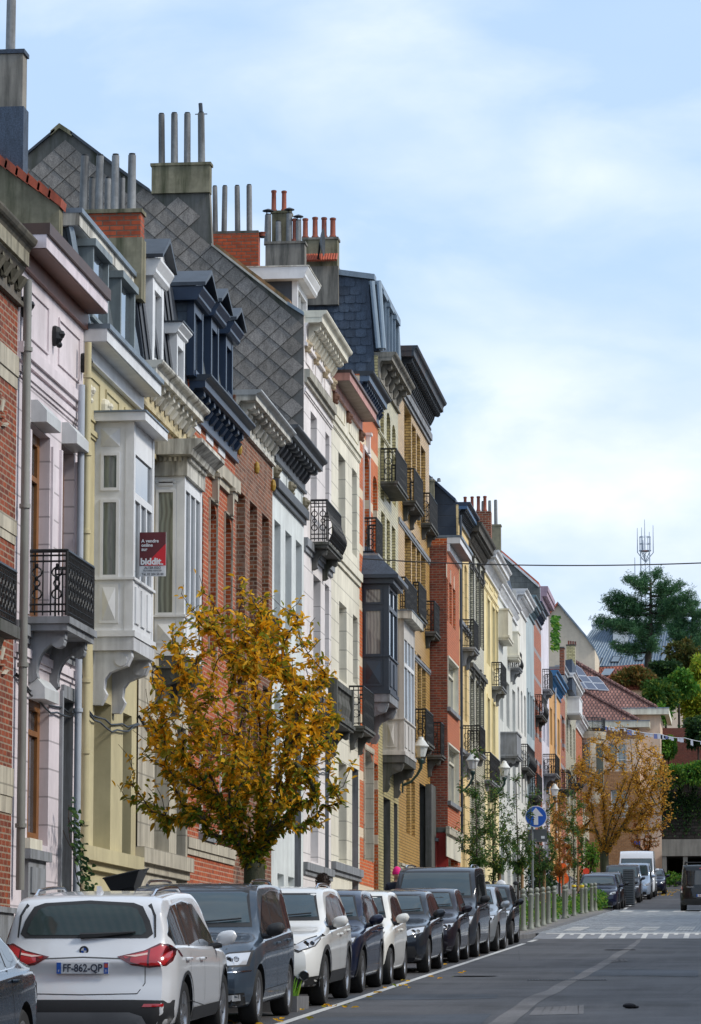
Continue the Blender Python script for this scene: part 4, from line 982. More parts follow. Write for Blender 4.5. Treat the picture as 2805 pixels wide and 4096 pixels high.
# H14
zc = CZ(b1314, 1928.5, 2086)
ops = []
for (xl, yt, xr) in ((1879, 2270, 1893), (1903, 2302, 1915), (1920, 2330, 1932)): ops.append(O(xl, yt, xr, 2585, d=.28, sur=DSTONE, sw=.06, key=DSTONE))
for (xl, yt, xr) in ((1881, 2710, 1894), (1904, 2730, 1916), (1921, 2750, 1933)): ops.append(O(xl, yt, xr, 2960, d=.28, sur=DSTONE, sw=.06, key=DSTONE))
ops += [O(1884, 3120, 1898, 3420, d=.28), O(1905, 3120, 1920, None, kind='door', dm=BDOOR)]
h = House('white glazed brick house with dark stone window heads and sooty cornice', b1314, b1415, zc - .1, WGB, ops=ops, plinth=.9)
h.cor(1928.5, 2086, m=M_('sooty_cornice', hx('57534C'), .9, .25, .7, (.04, .04, .035), scale=7), br=.3, fz=.6, hc=.34, bh=.2)
h.band(1880, 2240, .1, .08, DSTONE); h.band(1882, 2655, .16, .16, DSTONE)
# H15
zc = CZ(b1415, 1996, 2198.5)
h = House('pale yellow stucco house with white dentilled cornice', b1415, b1516, zc - .1, PYEL, ops=[
    O(1947, 2392, 1957, 2650, d=.28, sur=PYEL), O(1967, 2425, 1977, 2665, d=.28, sur=PYEL), O(1982, 2440, 1989, 2680, d=.28, sur=PYEL), O(1948, 2790, 1957, 3000, d=.28, sur=PYEL), O(1968, 2810, 1978, 3010, d=.28, sur=PYEL), O(1950, 3150, 1962, 3440, d=.28), O(1972, 3150, 1984, None, kind='door', dm=DWOOD)], plinth=.9)
h.cor(1996, 2198.5, m=WHITE, br=.3, fz=.42, hc=.32, bh=.2); h.panels(Zx(1940, 2320), Zx(1940, 2262), 3, PYEL); h.band(1940, 2345, .08, .06, PYEL)
for t in ((1967, 2006, 2024, 2650, 2744), (1938, 1962, 1999, 3010, 3118)): balcony(h.root, XF, *t, sm=STONE)
chimney(h.root, h.y0, 1907, 1961, 2052, 2140, depth=.5, m=BRN, m2=BRN, pots=((1861, 1993, 14, POTR), (1889, 1992, 14, POTR), (1914, 1991, 15, POTR), (1940, 1990, 15, POTR)))
chimney(h.root, h.y1 - .4, 1959, 2002, 2104, 2200, depth=.5, m=MOSS, pots=((1932, 2010, 12), (1959, 2008, 13), (1983, 2005, 14)))
# generic remaining houses
def gen(label, bl, br, co, m, n, cm, hs=((1.3, 3.5), (5.0, 7.2), (8.3, 10.3)), style='classic', fz=.4, dr=1, **k):
    Y0 = onx(bl[0], bl[1], XF)[0]; Y1 = onx(br[0], br[1], XF)[0]; zc = ony(co[0], co[1], Y0)[1]; zg = gz(Y0) + .1
    ops = [o for o in rows(Y0, Y1, zg, n, hs, d=.26) if o['z1'] < zc - .8]
    if dr:
        for o in ops:
            if o['z0'] < zg + 2: o.update(kind='door', z0=zg + .2, z1=zg + 3.3, dm=DWOOD); break
    for o in ops: o.update({a: b for a, b in k.items() if a in ('arch', 'sur')})
    h = House(label, bl, br, zc - .08, m, ops=ops, plinth=.9)
    h.cor(co[0], co[1], m=cm, br=.34, fz=fz, hc=.28, style=style)
    return h
h = gen('grey-white house with stacked white loggias and slate attic', b1516, b1617, (2018, 2312), GREYW, 3, WHITE, fz=.3)
for (a, b, c, d, e) in ((1994, 2033, 2050, 2440, 2541), (2030, 2072, 2080, 2530, 2620)):
    balcony(h.root, XF, a, b, c, d, e, sm=OFFW, style='solid', nb=0, slab=.2)
balcony(h.root, XF, 2002, 2068, 2085, 2933, 3018, sm=STONE, style='solid', nb=2); balcony(h.root, XF, 2041, 2076, 2086, 2603, 2669, sm=STONE, bulge=.1)
M = MB(); M.prism([(XF + .05, h.zt), (XF - .4, h.zt + 2.0), (XF - 4, h.zt + 2.4), (XF - 4, h.zt)], lambda u, v, w: (u, w, v), h.y0 + 1.5, h.y1 - .1, NSLATE); M.build('mansard_roof', h.root)
h = gen('narrow white house with heavy grey-white cornice', b1617, b1718, (2110, 2353), M_('white_stucco', hx('DEDCD4'), .75, .05, .2, (.4, .4, .36)), 3, WHITE, arch=.12)
balcony(h.root, XF, 2085, 2111, 2138, 2977, 3068, sm=DSTONE, bulge=.12)
h = gen('blue-grey stucco house with dark green cornice', b1718, b1819, (2145, 2379), BLUEG, 3, M_('green_grey_cornice', hx('5B7078'), .5, .1, .2), sur=BLUEG)
balcony(h.root, XF, 2112, 2150, 2168, 3093, 3180, sm=DSTONE)
h = gen('red brick house with grey bands and navy cornice, beyond the blue-grey house', b1819, b1920, (2169, 2404), RBR, 2, NAVY, arch=.15)
balcony(h.root, XF, 2141, 2169, 2186, 2779, 2859, sm=DSTONE, bulge=.12)
h20 = gen('lilac-white house with mauve boxed gutter and shingled side gable', b1920, b2021, (2192, 2344), LILAC, 2, M_('mauve_fascia', hx('A58C9A'), .6), style='box', fz=.25, sur=LILAC)
gp = [ony(px, py, h20.y0) for px, py in ((2163, 2440), (2160, 2350), (2037, 2243), (1990, 2200))]; gp += [(gp[-1][0], gp[0][1] - 2), (gp[0][0], gp[0][1] - 2)]
M = MB(); M.prism(gp, lambda u, v, w: (u, w, v), h20.y0 - .03, h20.y0 + .2, M_('grey_shingle', hx('7A7C78'), .8, .25, .5, joint=.3, jv=.4)); M.build('gable_wall', h20.root)
M = MB(); verge(M, [(1990, 2205), (2037, 2246), (2156, 2350)], h20.y0 - .04, t=.14, m=WHITE); M.build('roof_verge', h20.root); M = MB(); verge(M, [(1990, 2198), (2037, 2238), (2156, 2340)], h20.y0 + .1, w=4, t=.14, m=TILE, out=.02); M.build('roof_verge', h20.root)
for t in ((2170, 2198, 2210, 2677, 2754), (2172, 2223, 2238, 3017, 3093)): balcony(h20.root, XF, *t, sm=STONE)
h = gen('orange ochre house with bright blue cornice and grey downpipe', b2021, (2242, 2900), (2233, 2679), ORY, 3, M_('bright_blue_paint', hx('2F6C9C'), .5), fz=.5)
h.pipe(2224, 2730, 3400, r=.06, m=M_('pale_grey_pipe', hx('9CA3AC'), .4, .05, .2))
balcony(h.root, XF, 2236, 2275, 2283, 3080, 3155, sm=DSTONE)
h = gen('brown brick house with striped quoins and dark gable behind the blue cornice', (2242, 2900), (2262, 2900), (2262, 2660), RBR, 1, M_('zinc_white', hx('B9C0C6'), .5), fz=.4)
h = gen('narrow white glazed brick house with boxed attic windows', (2262, 2900), (2303, 2900), (2301, 2690), WGB, 3, WHITE, fz=.4)
for (a, b, c, d, e) in ((2268, 2318, 2330, 2790, 2850),): balcony(h.root, XF, a, b, c, d, e, sm=WHITE, style='solid', nb=0)
h = gen('orange brick house with white stone window heads near the street end', (2303, 2900), (2328, 2900), (2335, 2860), OBR, 2, WHITE, fz=.4, hs=((1.3, 3.6), (4.8, 7.0)))
balcony(h.root, XF, 2285, 2328, 2336, 3063, 3129, sm=DSTONE)
# last: stone house with rounded corner bay
h = gen('pale stone house with rounded arched bay window at the end of the row', (2328, 2900), (2362, 2900), (2352, 2890), LSTONE, 1, LSTONE, fz=.3, hs=((1.3, 3.6), (4.8, 7.0)))
yb, zb = ony(2354, 3160, h.y0 - .0)[0], 0
xc = XF + .2; yc = h.y0 + 1.2; R_ = 1.15
M = MB(); za, zb_, zc_ = ony(2350, 3170, h.y0)[1], ony(2350, 2955, h.y0)[1], ony(2350, 2940, h.y0)[1]
M.lathe((xc, yc, 0), [(R_ * .6, za - .9), (R_, za), (R_, zb_), (R_ + .12, zb_ + .02), (R_ + .2, zc_ + .25), (R_, zc_ + .26)], 24, LSTONE)
b_ = M.build('rounded_bay', h.root, smooth=True)
G = MB()
for a0 in (-2.0, -.9):
    pts = [(xc + (R_ + .012) * cos(a0 + .7 * t / 5), yc + (R_ + .012) * sin(a0 + .7 * t / 5)) for t in range(6)]
    for (p, q) in zip(pts, pts[1:]): G.face([(p[0], p[1], za + .5), (q[0], q[1], za + .5), (q[0], q[1], zb_ - .25), (p[0], p[1], zb_ - .25)], PANEC)
G.build('pane', b_)
R = MB(); pts = [(xc + (R_ + .1) * cos(-2.4 + 2.8 * t / 9), yc + (R_ + .1) * sin(-2.4 + 2.8 * t / 9)) for t in range(10)]
for (p, q) in zip(pts, pts[1:]): railing(R, (p[0], p[1], 0), (q[0], q[1], 0), zc_ + .26, zc_ + 1.15)
R.build('railing', b_)

for hh_, a, b in ((h1, 4.5, 4.35), (h2, 4.3, 4.4), (h3, 4.35, 4.2), (h4, 4.4, 4.3), (h5, 4.5, 4.4), (h7, 4.4, 4.5)): cable(hh_, hh_.zg + a, hh_.zg + b)
# ------------------------------------------------------------------ world and light
SUN_EL, SUN_ROT = radians(40), radians(70)
w = bpy.data.worlds.new('World'); S.world = w; w.use_nodes = True
nt = NT(w.node_tree); bg = w.node_tree.nodes['Background']
sky = nt.n('TexSky', sky_type='NISHITA'); sky.sun_disc = False; sky.sun_elevation = SUN_EL; sky.sun_rotation = radians(100); sky.air_density = 1.0; sky.dust_density = 1.5; sky.ozone_density = 1.2
d = nt.n('TexCoord').outputs['Generated']
mp = nt.n('Mapping', {0: d, 1: (.3, .1, 0.0), 3: (2.3, 2.3, 5.0)})
n1 = nt.n('TexNoise', {'Vector': mp.outputs[0], 'Scale': 5.5, 'Detail': 7.0, 'Roughness': .52, 'Distortion': .35}).outputs[0]
n2 = nt.n('TexNoise', {'Vector': mp.outputs[0], 'Scale': 1.7, 'Detail': 3.0, 'Roughness': .5}).outputs[0]
z = nt.n('SeparateXYZ', {0: d}).outputs[2]
cov = nt.math('ADD', nt.math('MULTIPLY', n1, .55), nt.math('MULTIPLY', n2, .45))
low = nt.ramp(z, [(.0, .62), (.11, .42), (.16, .12), (.32, .12), (1.0, .5)])
f = nt.ramp(cov, [(.44, 0.0), (.62, 1.0)])
sx = nt.n('SeparateXYZ', {0: d}).outputs[0]; wb = nt.math('MULTIPLY_ADD', n1, .16, -.08)
bx = nt.ramp(nt.math('ADD', nt.math('ADD', sx, wb), .5), [(.375, 0.0), (.44, 1.0)]); bz = nt.ramp(nt.math('MULTIPLY_ADD', n1, .13, nt.math('SUBTRACT', z, .065)), [(.085, .1), (.12, 1.0), (.16, 1.0), (.185, 0.0)])
bank = nt.math('MULTIPLY', bx, bz)
f = nt.math('ADD', nt.math('ADD', nt.math('MULTIPLY', f, .52), nt.math('MULTIPLY', low, .5)), nt.math('MULTIPLY', bank, .62), clamp=True)
n3 = nt.ramp(nt.n('TexNoise', {'Vector': mp.outputs[0], 'Scale': 6.0, 'Detail': 6.0}).outputs[0], [(.35, 0), (.6, 1)])
cc = nt.mix(n3, c4((6.3, 7.3, 8.7)), c4((8.8, 9.2, 9.8)))
skc = nt.mix(1.0, sky.outputs[0], c4((1.15, 1.12, 1.1)), 'MULTIPLY')
skc = nt.mix(.65, skc, c4((5.1, 7.1, 9.9)))
w.node_tree.links.new(nt.mix(f, skc, cc), bg.inputs[0]); bg.inputs[1].default_value = .093
su = bpy.data.lights.new('sun', 'SUN'); su.energy = 2.1; su.angle = radians(11); su.color = (1, .95, .87)
so = bpy.data.objects.new('sun', su); COL.objects.link(so)
so.rotation_euler = Vector((-cos(SUN_EL) * .985, cos(SUN_EL) * .17, -sin(SUN_EL))).to_track_quat('-Z', 'Y').to_euler()
S.view_settings.view_transform = 'Standard'; S.view_settings.look = 'None'; S.view_settings.exposure = 0.45; S.view_settings.gamma = 1
# ------------------------------------------------------------------ ground
def sheet(name, m, x0, x1, ya, yb, dz, step=4, xs=None):
    M = MB(); n = max(1, int((yb - ya) / step)); xs = xs or [x0, x1]; rws = []
    ys = sorted({ya + (yb - ya) * i / n for i in range(n + 1)} | {v for v in (157, 260) if ya < v < yb})
    for y in ys: rws.append([(x, y, gz(y) + dz) for x in xs])
    M.grid(rws, m); return tag(M.build(name), kind='structure')
def ASPH(name, a, wet=.3):
    mt, nt, b = mat(name); p = coords(nt)
    n1 = nt.n('TexNoise', {'Vector': p, 'Scale': .5, 'Detail': 6.0, 'Roughness': .6}).outputs[0]
    n2 = nt.n('TexNoise', {'Vector': p, 'Scale': 28.0, 'Detail': 6.0, 'Roughness': .8}).outputs[0]
    mp = nt.n('Mapping', {0: p, 3: (3.0, .12, 1)}); n3 = nt.n('TexNoise', {'Vector': mp.outputs[0], 'Scale': 1.2, 'Detail': 5.0}).outputs[0]
    c = nt.mix(nt.ramp(n1, [(.3, 0.0), (.7, 1.0)]), c4(Vector(a) * .55), c4(Vector(a) * 1.4)); vo = nt.n('TexVoronoi', {'Vector': nt.n('Mapping', {0: p, 3: (.35, .08, 1)}).outputs[0], 'Scale': 1.0}, feature='DISTANCE_TO_EDGE').outputs['Distance']; c = nt.mix(nt.math('MULTIPLY', nt.math('LESS_THAN', vo, .004), .5), c, c4((.02, .02, .02))); c = nt.mix(nt.math('MULTIPLY', nt.ramp(n3, [(.45, 0.0), (.7, 1.0)]), .5), c, c4(Vector(a) * 1.45))
    c = nt.mix(.8, c, nt.ramp(n2, [(.34, .4), (.66, 1.7)]), 'MULTIPLY')
    L = mt.node_tree.links; L.new(c, b.inputs['Base Color'])
    L.new(nt.math('MULTIPLY_ADD', n1, -.25, .85), b.inputs['Roughness'])
    bp = nt.n('Bump', {'Strength': .4, 'Distance': .01, 'Height': n2}); L.new(bp.outputs[0], b.inputs['Normal']); return mt
ASP = ASPH('asphalt', (.052, .050, .052)); ASP2 = ASPH('light_asphalt_seal', (.125, .115, .11)); ASP3 = ASPH('dark_patch', (.036, .042, .052))
EARTH = ASPH('terrain', (.06, .07, .035))
sheet('ground', EARTH, -400, 400, -60, 900, -.35, 40, xs=[-400, -60, -9, 30, 60, 400])
sheet('road', ASP, -7.6, 14, -30, 262, 0)
PAV = M_('pavement_slabs', (.20, .19, .18), .85, .2, .2, joint=0, scale=8)
def COB(name, a, bb):
    mt, nt, b = mat(name); p = coords(nt); 
    bt = nt.n('TexBrick', {'Vector': p, 'Color1': c4(a), 'Color2': c4(bb), 'Mortar': c4((.035, .035, .035)), 'Scale': 1.0, 'Mortar Size': .012, 'Brick Width': .22, 'Row Height': .14})
    n1 = nt.n('TexNoise', {'Vector': p, 'Scale': 1.0, 'Detail': 6.0}).outputs[0]
    c = nt.mix(.6, bt.outputs[0], nt.ramp(n1, [(.3, .6), (.7, 1.4)]), 'MULTIPLY')
    n4 = nt.n('TexNoise', {'Vector': nt.n('Mapping', {0: p, 3: (1.4, .35, 1)}).outputs[0], 'Scale': 3.0, 'Detail': 8.0, 'Roughness': .8}).outputs[0]; c = nt.mix(.9, c, nt.ramp(n4, [(.35, .45), (.65, 1.9)]), 'MULTIPLY')
    bp = nt.n('Bump', {'Strength': .8, 'Distance': .02, 'Height': nt.math('SUBTRACT', 1.0, bt.outputs[1])})
    L = mt.node_tree.links; L.new(c, b.inputs['Base Color']); L.new(bp.outputs[0], b.inputs['Normal']); b.inputs['Roughness'].default_value = .6; return mt
COBB = COB('grey_cobbles', (.27, .285, .30), (.17, .185, .20))
KERB = M_('kerb_stone', (.16, .16, .165), .8, .25, .4, scale=8)
def kerbed(name, x0, x1, ya, yb, h=.12, m=PAV):
    M = MB(); n = max(2, int((yb - ya) / 3)); ys = sorted({ya + (yb - ya) * i / n for i in range(n + 1)} | {v for v in (157, 260) if ya < v < yb})
    M.grid([[(x0, y, gz(y) + h), (x1, y, gz(y) + h)] for y in ys], m)
    a = tag(M.build(name), kind='structure')
    M = MB(); M.grid([[(x1, y, gz(y) + h), (x1 + .14, y, gz(y) + h), (x1 + .16, y, gz(y) + h - .02), (x1 + .16, y, gz(y) - .3)] for y in ys], KERB)
    y = ya; M.face([(x1, y, gz(y) - .3), (x1 + .16, y, gz(y) - .3), (x1 + .14, y, gz(y) + h), (x1, y, gz(y) + h)], KERB)
    M.face([(x0, y, gz(y) - .3), (x1, y, gz(y) - .3), (x1, y, gz(y) + h), (x0, y, gz(y) + h)], KERB)
    tag(M.build('kerb'), kind='structure'); return a
kerbed('pavement', -10.4, -7.7, -30, 92.0); kerbed('pavement', -10.4, -7.7, 160.5, 262)
# widened pavement by the raised table, corner chamfered
M = MB(); xk = [(-7.7, 90.5), (-5.95, 94.5), (-5.85, 98), (-5.85, 152), (-6.4, 156), (-7.7, 160.6)]
M.grid([[(-10.4, y, gz(y) + .125), (x, y, gz(y) + .125)] for x, y in xk for _ in (0,)], PAV); tag(M.build('pavement'), kind='structure')
M = MB(); pts = []
for (a, b) in zip(xk, xk[1:]):
    k = max(1, int(abs(b[1] - a[1]) / 4)); pts += [(a[0] + (b[0] - a[0]) * i / k, a[1] + (b[1] - a[1]) * i / k) for i in range(k)]
pts.append(xk[-1])
M.grid([[(x - .02, y, gz(y) + .127), (x + .16, y, gz(y) + .127), (x + .17, y, gz(y) + .11), (x + .17, y, gz(y) - .3)] for x, y in pts], KERB); tag(M.build('kerb'), kind='structure')
# raised cobbled table with ramp
T0, T1 = 94.0, 97.2
RAMP = M_('concrete_ramp', (.22, .23, .25), .75, .15, .3, scale=6); RM = M_('white_road_paint', (.62, .62, .60), .8, .3, .3, (.12, .12, .12), scale=14)
M = MB(); M.grid([[(x, T0, gz(T0) + .006), (x, T1, gz(T1) + .10)] for x in (-5.6, 14)], RAMP); tag(M.build('ramp'), kind='structure')
M = MB(); ys = [T1 + (156.9 - T1) * i / 16 for i in range(17)]
M.grid([[(-5.7, y, gz(y) + .10), (14, y, gz(y) + .10)] for y in ys] + [[(-5.7, 160, gz(160) + .004), (14, 160, gz(160) + .004)]], COBB); tag(M.build('cobbles'), kind='structure')
M = MB()
def rz(y): return gz(y) + .006 + (.094) * (y - T0) / (T1 - T0) + .006
def strip(M, x0, x1, ya, yb, zf, m): M.face([(x0, ya, zf(ya)), (x1, ya, zf(ya)), (x1, yb, zf(yb)), (x0, yb, zf(yb))], m)
strip(M, -5.4, 13.5, T1 - .5, T1 - .05, rz, RM)
for i in range(66):
    x = -5.0 + .283 * i; strip(M, x, x + (.14 if i % 2 == 0 else .10), T0 + (.1 if i % 2 == 0 else 2.0), T1 - .5, rz, RM)
M.build('ramp_marking').__setitem__('kind', 'structure')
M = MB(); zc_ = lambda y: gz(y) + .106
for i in range(17):
    for k in range(5):
        for (q0, q1) in ((101.2, 104.4), (104.8, 108)): strip(M, -5.17 + i * 1.07 + k * .105, -5.17 + i * 1.07 + k * .105 + .09, q0, q1, zc_, RM)
for i in range(16): strip(M, -5.2 + i * 1.12, -5.2 + i * 1.12 + .52, 148, 153, zc_, RM)
M.build('crossing_marking').__setitem__('kind', 'structure')
M = MB(); zz_ = lambda y: gz(y) + .006; y = 20
WORN = None
while y < 88: strip(M, -5.52, -5.40, y, min(y + 8, 88), zz_, RM); y += 8.0
strip(M, -5.52, -5.38, 90, 93, zz_, RM)
y = 162
while y < 230: strip(M, -5.5, -5.36, y, y + 4, zz_, RM); y += 7
M.build('parking_line').__setitem__('kind', 'structure')
# crack-seal band wandering across the road, darker patches
def on_ground(px, py, dz=0):
    d = ray(px, py)
    t = (-1.776 + dz) / (d.z - G1 * d.y)
    return d.x * t, d.y * t
def band_(name, ptsL, ptsR, m, dz):
    M = MB(); random.seed(3); A = []; n = 22
    def lerp(P, t):
        t *= len(P) - 1; i = min(int(t), len(P) - 2); f = t - i; return (P[i][0] + (P[i + 1][0] - P[i][0]) * f, P[i][1] + (P[i + 1][1] - P[i][1]) * f)
    for i in range(n + 1):
        a = on_ground(*lerp(ptsL, i / n)); b = on_ground(*lerp(ptsR, i / n)); j = random.uniform(-.04, .04)
        A.append([(a[0] + j, a[1], gz(a[1]) + dz), (b[0] + j * .7, b[1], gz(b[1]) + dz)])
    M.grid(A, m); tag(M.build(name), kind='structure')
band_('asphalt_seal', [(1935, 4110), (2080, 4010), (2250, 3930), (2420, 3840), (2520, 3780), (2560, 3756)], [(2040, 4110), (2130, 4030), (2310, 3925), (2440, 3855), (2545, 3782), (2572, 3756)], ASP2, .005)
band_('asphalt_seal', [(2440, 3842), (2500, 3838)], [(2440, 3850), (2510, 3846)], ASP2, .0065)
band_('asphalt_patch', [(1350, 3985), (1660, 3978), (1990, 3978)], [(1330, 4000), (1660, 4000), (1980, 3995)], ASP3, .004)
band_('asphalt_patch', [(1290, 4070), (1700, 4060), (1960, 4056)], [(1180, 4120), (1700, 4120), (1900, 4120)], ASP3, .0045)
band_('asphalt_patch', [(2300, 3880), (2560, 3878), (2790, 3882)], [(2310, 3905), (2570, 3904), (2790, 3908)], ASP3, .0042)
band_('asphalt_patch', [(2150, 4030), (2330, 4022)], [(2120, 4062), (2330, 4056)], ASP2, .0038)
DR = M_('drain_grate_metal', (.30, .33, .36), .5, .2, .2)
a = on_ground(2110, 3921); b = on_ground(2440, 3913); M = MB()
for i in range(26):
    x = a[0] + (b[0] - a[0]) * i / 26; M.box(x, x + (b[0] - a[0]) / 38, a[1] - .15, a[1] + .15, gz(a[1]) + .004, gz(a[1]) + .012, DR)
tag(M.build('drain_channel', origin=(a[0], a[1], gz(a[1]))), 'narrow steel drain grating set across the carriageway', 'drain')
a = on_ground(2518, 4034); M = MB(); M.ball((a[0], a[1], gz(a[1]) + .035), .09, SM('black_wool', (.015, .015, .02), .9), 10, (1.0, .5, .4)); M.ball((a[0] + .07, a[1] + .05, gz(a[1]) + .02), .05, MATS['black_wool'], 8, (1.2, .5, .4))
tag(M.build('lost_glove', origin=(a[0], a[1], gz(a[1])), smooth=True), 'dark crumpled glove lying alone on the asphalt', 'glove')

for i, (px, py, rr) in enumerate(((1900, 3905, .32), (2480, 3800, .3))):
    a = on_ground(px, py); M = MB(); z = gz(a[1]) + .004; M.lathe((a[0], a[1], z), [(.001, .004), (rr, .004), (rr, 0)], 24, SM('cast_iron', (.07, .07, .072), .5, .5)); M.lathe((a[0], a[1], z - .002), [(rr + .002, .005), (rr + .07, .005)], 24, ASP2, cap=False)
    tag(M.build('manhole_cover', origin=(a[0], a[1], z)), ('round iron manhole cover near the parking line', 'round iron manhole cover near the raised crossing')[i], 'manhole cover')
# ------------------------------------------------------------------ cars
def pch(pts):
    xs = [p[0] for p in pts]; ys = [p[1] for p in pts]; n = len(xs)
    dl = [(ys[i + 1] - ys[i]) / (xs[i + 1] - xs[i]) for i in range(n - 1)]
    ms = [dl[0]] + [0 if dl[i - 1] * dl[i] <= 0 else 2 * dl[i - 1] * dl[i] / (dl[i - 1] + dl[i]) for i in range(1, n - 1)] + [dl[-1]]
    def f(x):
        if x <= xs[0]: return ys[0]
        if x >= xs[-1]: return ys[-1]
        i = 0
        while x > xs[i + 1]: i += 1
        h = xs[i + 1] - xs[i]; t = (x - xs[i]) / h
        return (2 * t ** 3 - 3 * t * t + 1) * ys[i] + (t ** 3 - 2 * t * t + t) * h * ms[i] + (-2 * t ** 3 + 3 * t * t) * ys[i + 1] + (t ** 3 - t * t) * h * ms[i + 1]
    return f
def sst(a, b, x):
    t = max(0, min(1, (x - a) / (b - a))); return t * t * (3 - 2 * t)
def catmull(P, k):
    out = []
    for i in range(len(P) - 1):
        a = P[max(i - 1, 0)]; b = P[i]; c = P[i + 1]; d = P[min(i + 2, len(P) - 1)]
        for j in range(k):
            t = j / k
            out.append(tuple(.5 * (2 * b[q] + (c[q] - a[q]) * t + (2 * a[q] - 5 * b[q] + 4 * c[q] - d[q]) * t * t + (3 * b[q] - a[q] - 3 * c[q] + d[q]) * t ** 3) for q in (0, 1)))
    out.append(P[-1]); return out
TYRE = SM('tyre_rubber', (.018, .018, .018), .85); RIM = SM('alloy_rim', (.42, .42, .43), .3, .85); BLKP = SM('black_plastic', (.022, .023, .025), .6)
CHROME = SM('chrome', (.65, .66, .68), .12, 1.0); CGL = GLASS('car_glass', (.008, .011, .013), .03, .5, .5); WSG = GLASS('windscreen_glass', (.024, .046, .055), .03, .5, 1.0)
LIGHTG = SM('headlight_lens', (.55, .57, .6), .12, .35, 1.0); REDL = SM('red_tail_lens', (.42, .012, .015), .15, 0, 1.0); REDD = SM('dark_red_lens', (.10, .004, .006), .15, 0, 1.0)
PLW = SM('plate_white', (.62, .64, .66), .5); EUB = SM('plate_blue', (.01, .09, .42), .5); TXT = SM('plate_text', (.03, .04, .07), .6); WELL = SM('wheel_well', (.008, .008, .008), .9)
class Car:
    def __init__(s, L, W, H, top, belt, tb=.86, zb=.2, ax=(-1.3, 1.35), wr=.33, tumble=.8, fz=None, rz=None, plan=None):
        s.L, s.W, s.H, s.ax, s.wr, s.zb = L, W, H, ax, wr, zb
        s.top = pch(top); s.belt = pch(belt); hw = W / 2; s.hw = hw; s.tumble = tumble
        s.fz = pch(fz or [(.15, -.16), (.3, -.04), (.5, 0), (.62, -.015), (.75, -.07), (1.0, -.2)])
        s.rz = pch(rz or [(.15, -.14), (.3, -.03), (.5, 0), (.75, -.03), (1.0, -.08)])
        s.plan = pch(plan or [(-L / 2, .86), (-L / 2 + .12, .935), (-L / 2 + .5, .985), (-L / 4, 1), (L / 4, 1), (L / 2 - .6, .975), (L / 2 - .2, .9), (L / 2 - .06, .83), (L / 2, .78)])
    def wedge(s, z, zs, w): return w * .955 - (w * .955 - w * s.tumble) * max(0, min(1, (z - zs) / (s.H - zs)))
    def section(s, x):
        zt = s.top(x); w = s.hw * s.plan(x); zs = min(s.belt(x), zt - .035); zb = s.zb + .1 * sst(s.L / 2 - .5, s.L / 2, abs(x)) * 0
        c = sst(.08, .42, zt - zs); dz = zt - zs
        P = [(0, zb), (w - .25, zb), (w - .07, zb + .015), (w - .02, zb + .12), (w - .004, zb + .3 * (zs - zb)), (w, zb + .62 * (zs - zb)), (w * .985, zs - .05), (w * .958, zs)]
        hood = [(w * .93, zs + dz * .35), (w * .84, zs + dz * .72), (w * .62, zt - .012), (w * .32, zt - .003), (0, zt)]
        wa = s.wedge(zs + dz * .45, zs, w); wb = s.wedge(zt - .07, zs, w)
        cab = [(wa, zs + dz * .45), (wb, zt - .075), (wb - .05, zt - .022), (w * .42, zt - .004), (0, zt)]
        return catmull(P + [(a[0] + (b[0] - a[0]) * c, a[1] + (b[1] - a[1]) * c) for a, b in zip(hood, cab)], 3)
    def pt(s, x, y, z):
        L2 = s.L / 2
        if x > 0: e = sst(L2 - .7, L2, x); return x + e * (s.fz(z) - .15 * (abs(y) / s.hw) ** 2.6)
        e = sst(L2 - .5, L2, -x); return x - e * (s.rz(z) - .1 * (abs(y) / s.hw) ** 3)
    def body(s, root, paint):
        L2 = s.L / 2; N = 64; xs = [-L2 * cos(pi * i / N) * .45 + (-L2 + s.L * i / N) * .55 for i in range(N + 1)]; R = []
        for x in xs:
            h = s.section(x); ring = [(s.pt(x, y, z), y, z) for y, z in h] + [(s.pt(x, y, z), -y, z) for y, z in reversed(h[1:-1])]; R.append(ring)
        M = MB(); M.grid(R, paint, True); n = len(R[0])
        for idx, ring in ((0, R[0]), (N, R[-1])):
            h = s.section(xs[idx]); k = len(h); sg = 1 if idx else -1
            rows_ = []
            for (y, z) in h: rows_.append([(s.pt(xs[idx], y * t, z), y * t, z) for t in (-1, -.75, -.5, -.25, 0, .25, .5, .75, 1)])
            M.grid(rows_, paint)
        o = M.build('body', root, smooth='all'); me = o.data
        bm = bmesh.new(); bm.from_mesh(me); bmesh.ops.remove_doubles(bm, verts=bm.verts, dist=2e-4); bmesh.ops.dissolve_degenerate(bm, dist=1e-4, edges=bm.edges); bmesh.ops.recalc_face_normals(bm, faces=bm.faces)
        s.bvh = BVHTree.FromBMesh(bm); bm.to_mesh(me); bm.free()
        C = MB()
        for a in s.ax:
            for sg in (-1, 1):
                C.lathe((a, sg * (s.hw - .14), s.wr + .005), [(.001, -.16), (s.wr + .055, -.16), (s.wr + .055, .3), (.001, .3)], 28, WELL, 'y')
        c = C.build('cut'); md = o.modifiers.new('b', 'BOOLEAN'); md.operation = 'DIFFERENCE'; md.object = c; md.solver = 'EXACT'; md.material_mode = 'TRANSFER'
        dg = bpy.context.evaluated_depsgraph_get(); nm = bpy.data.meshes.new_from_object(o.evaluated_get(dg)); o.modifiers.clear(); o.data = nm
        bpy.data.objects.remove(c); nm.set_sharp_from_angle(angle=radians(32)); return o
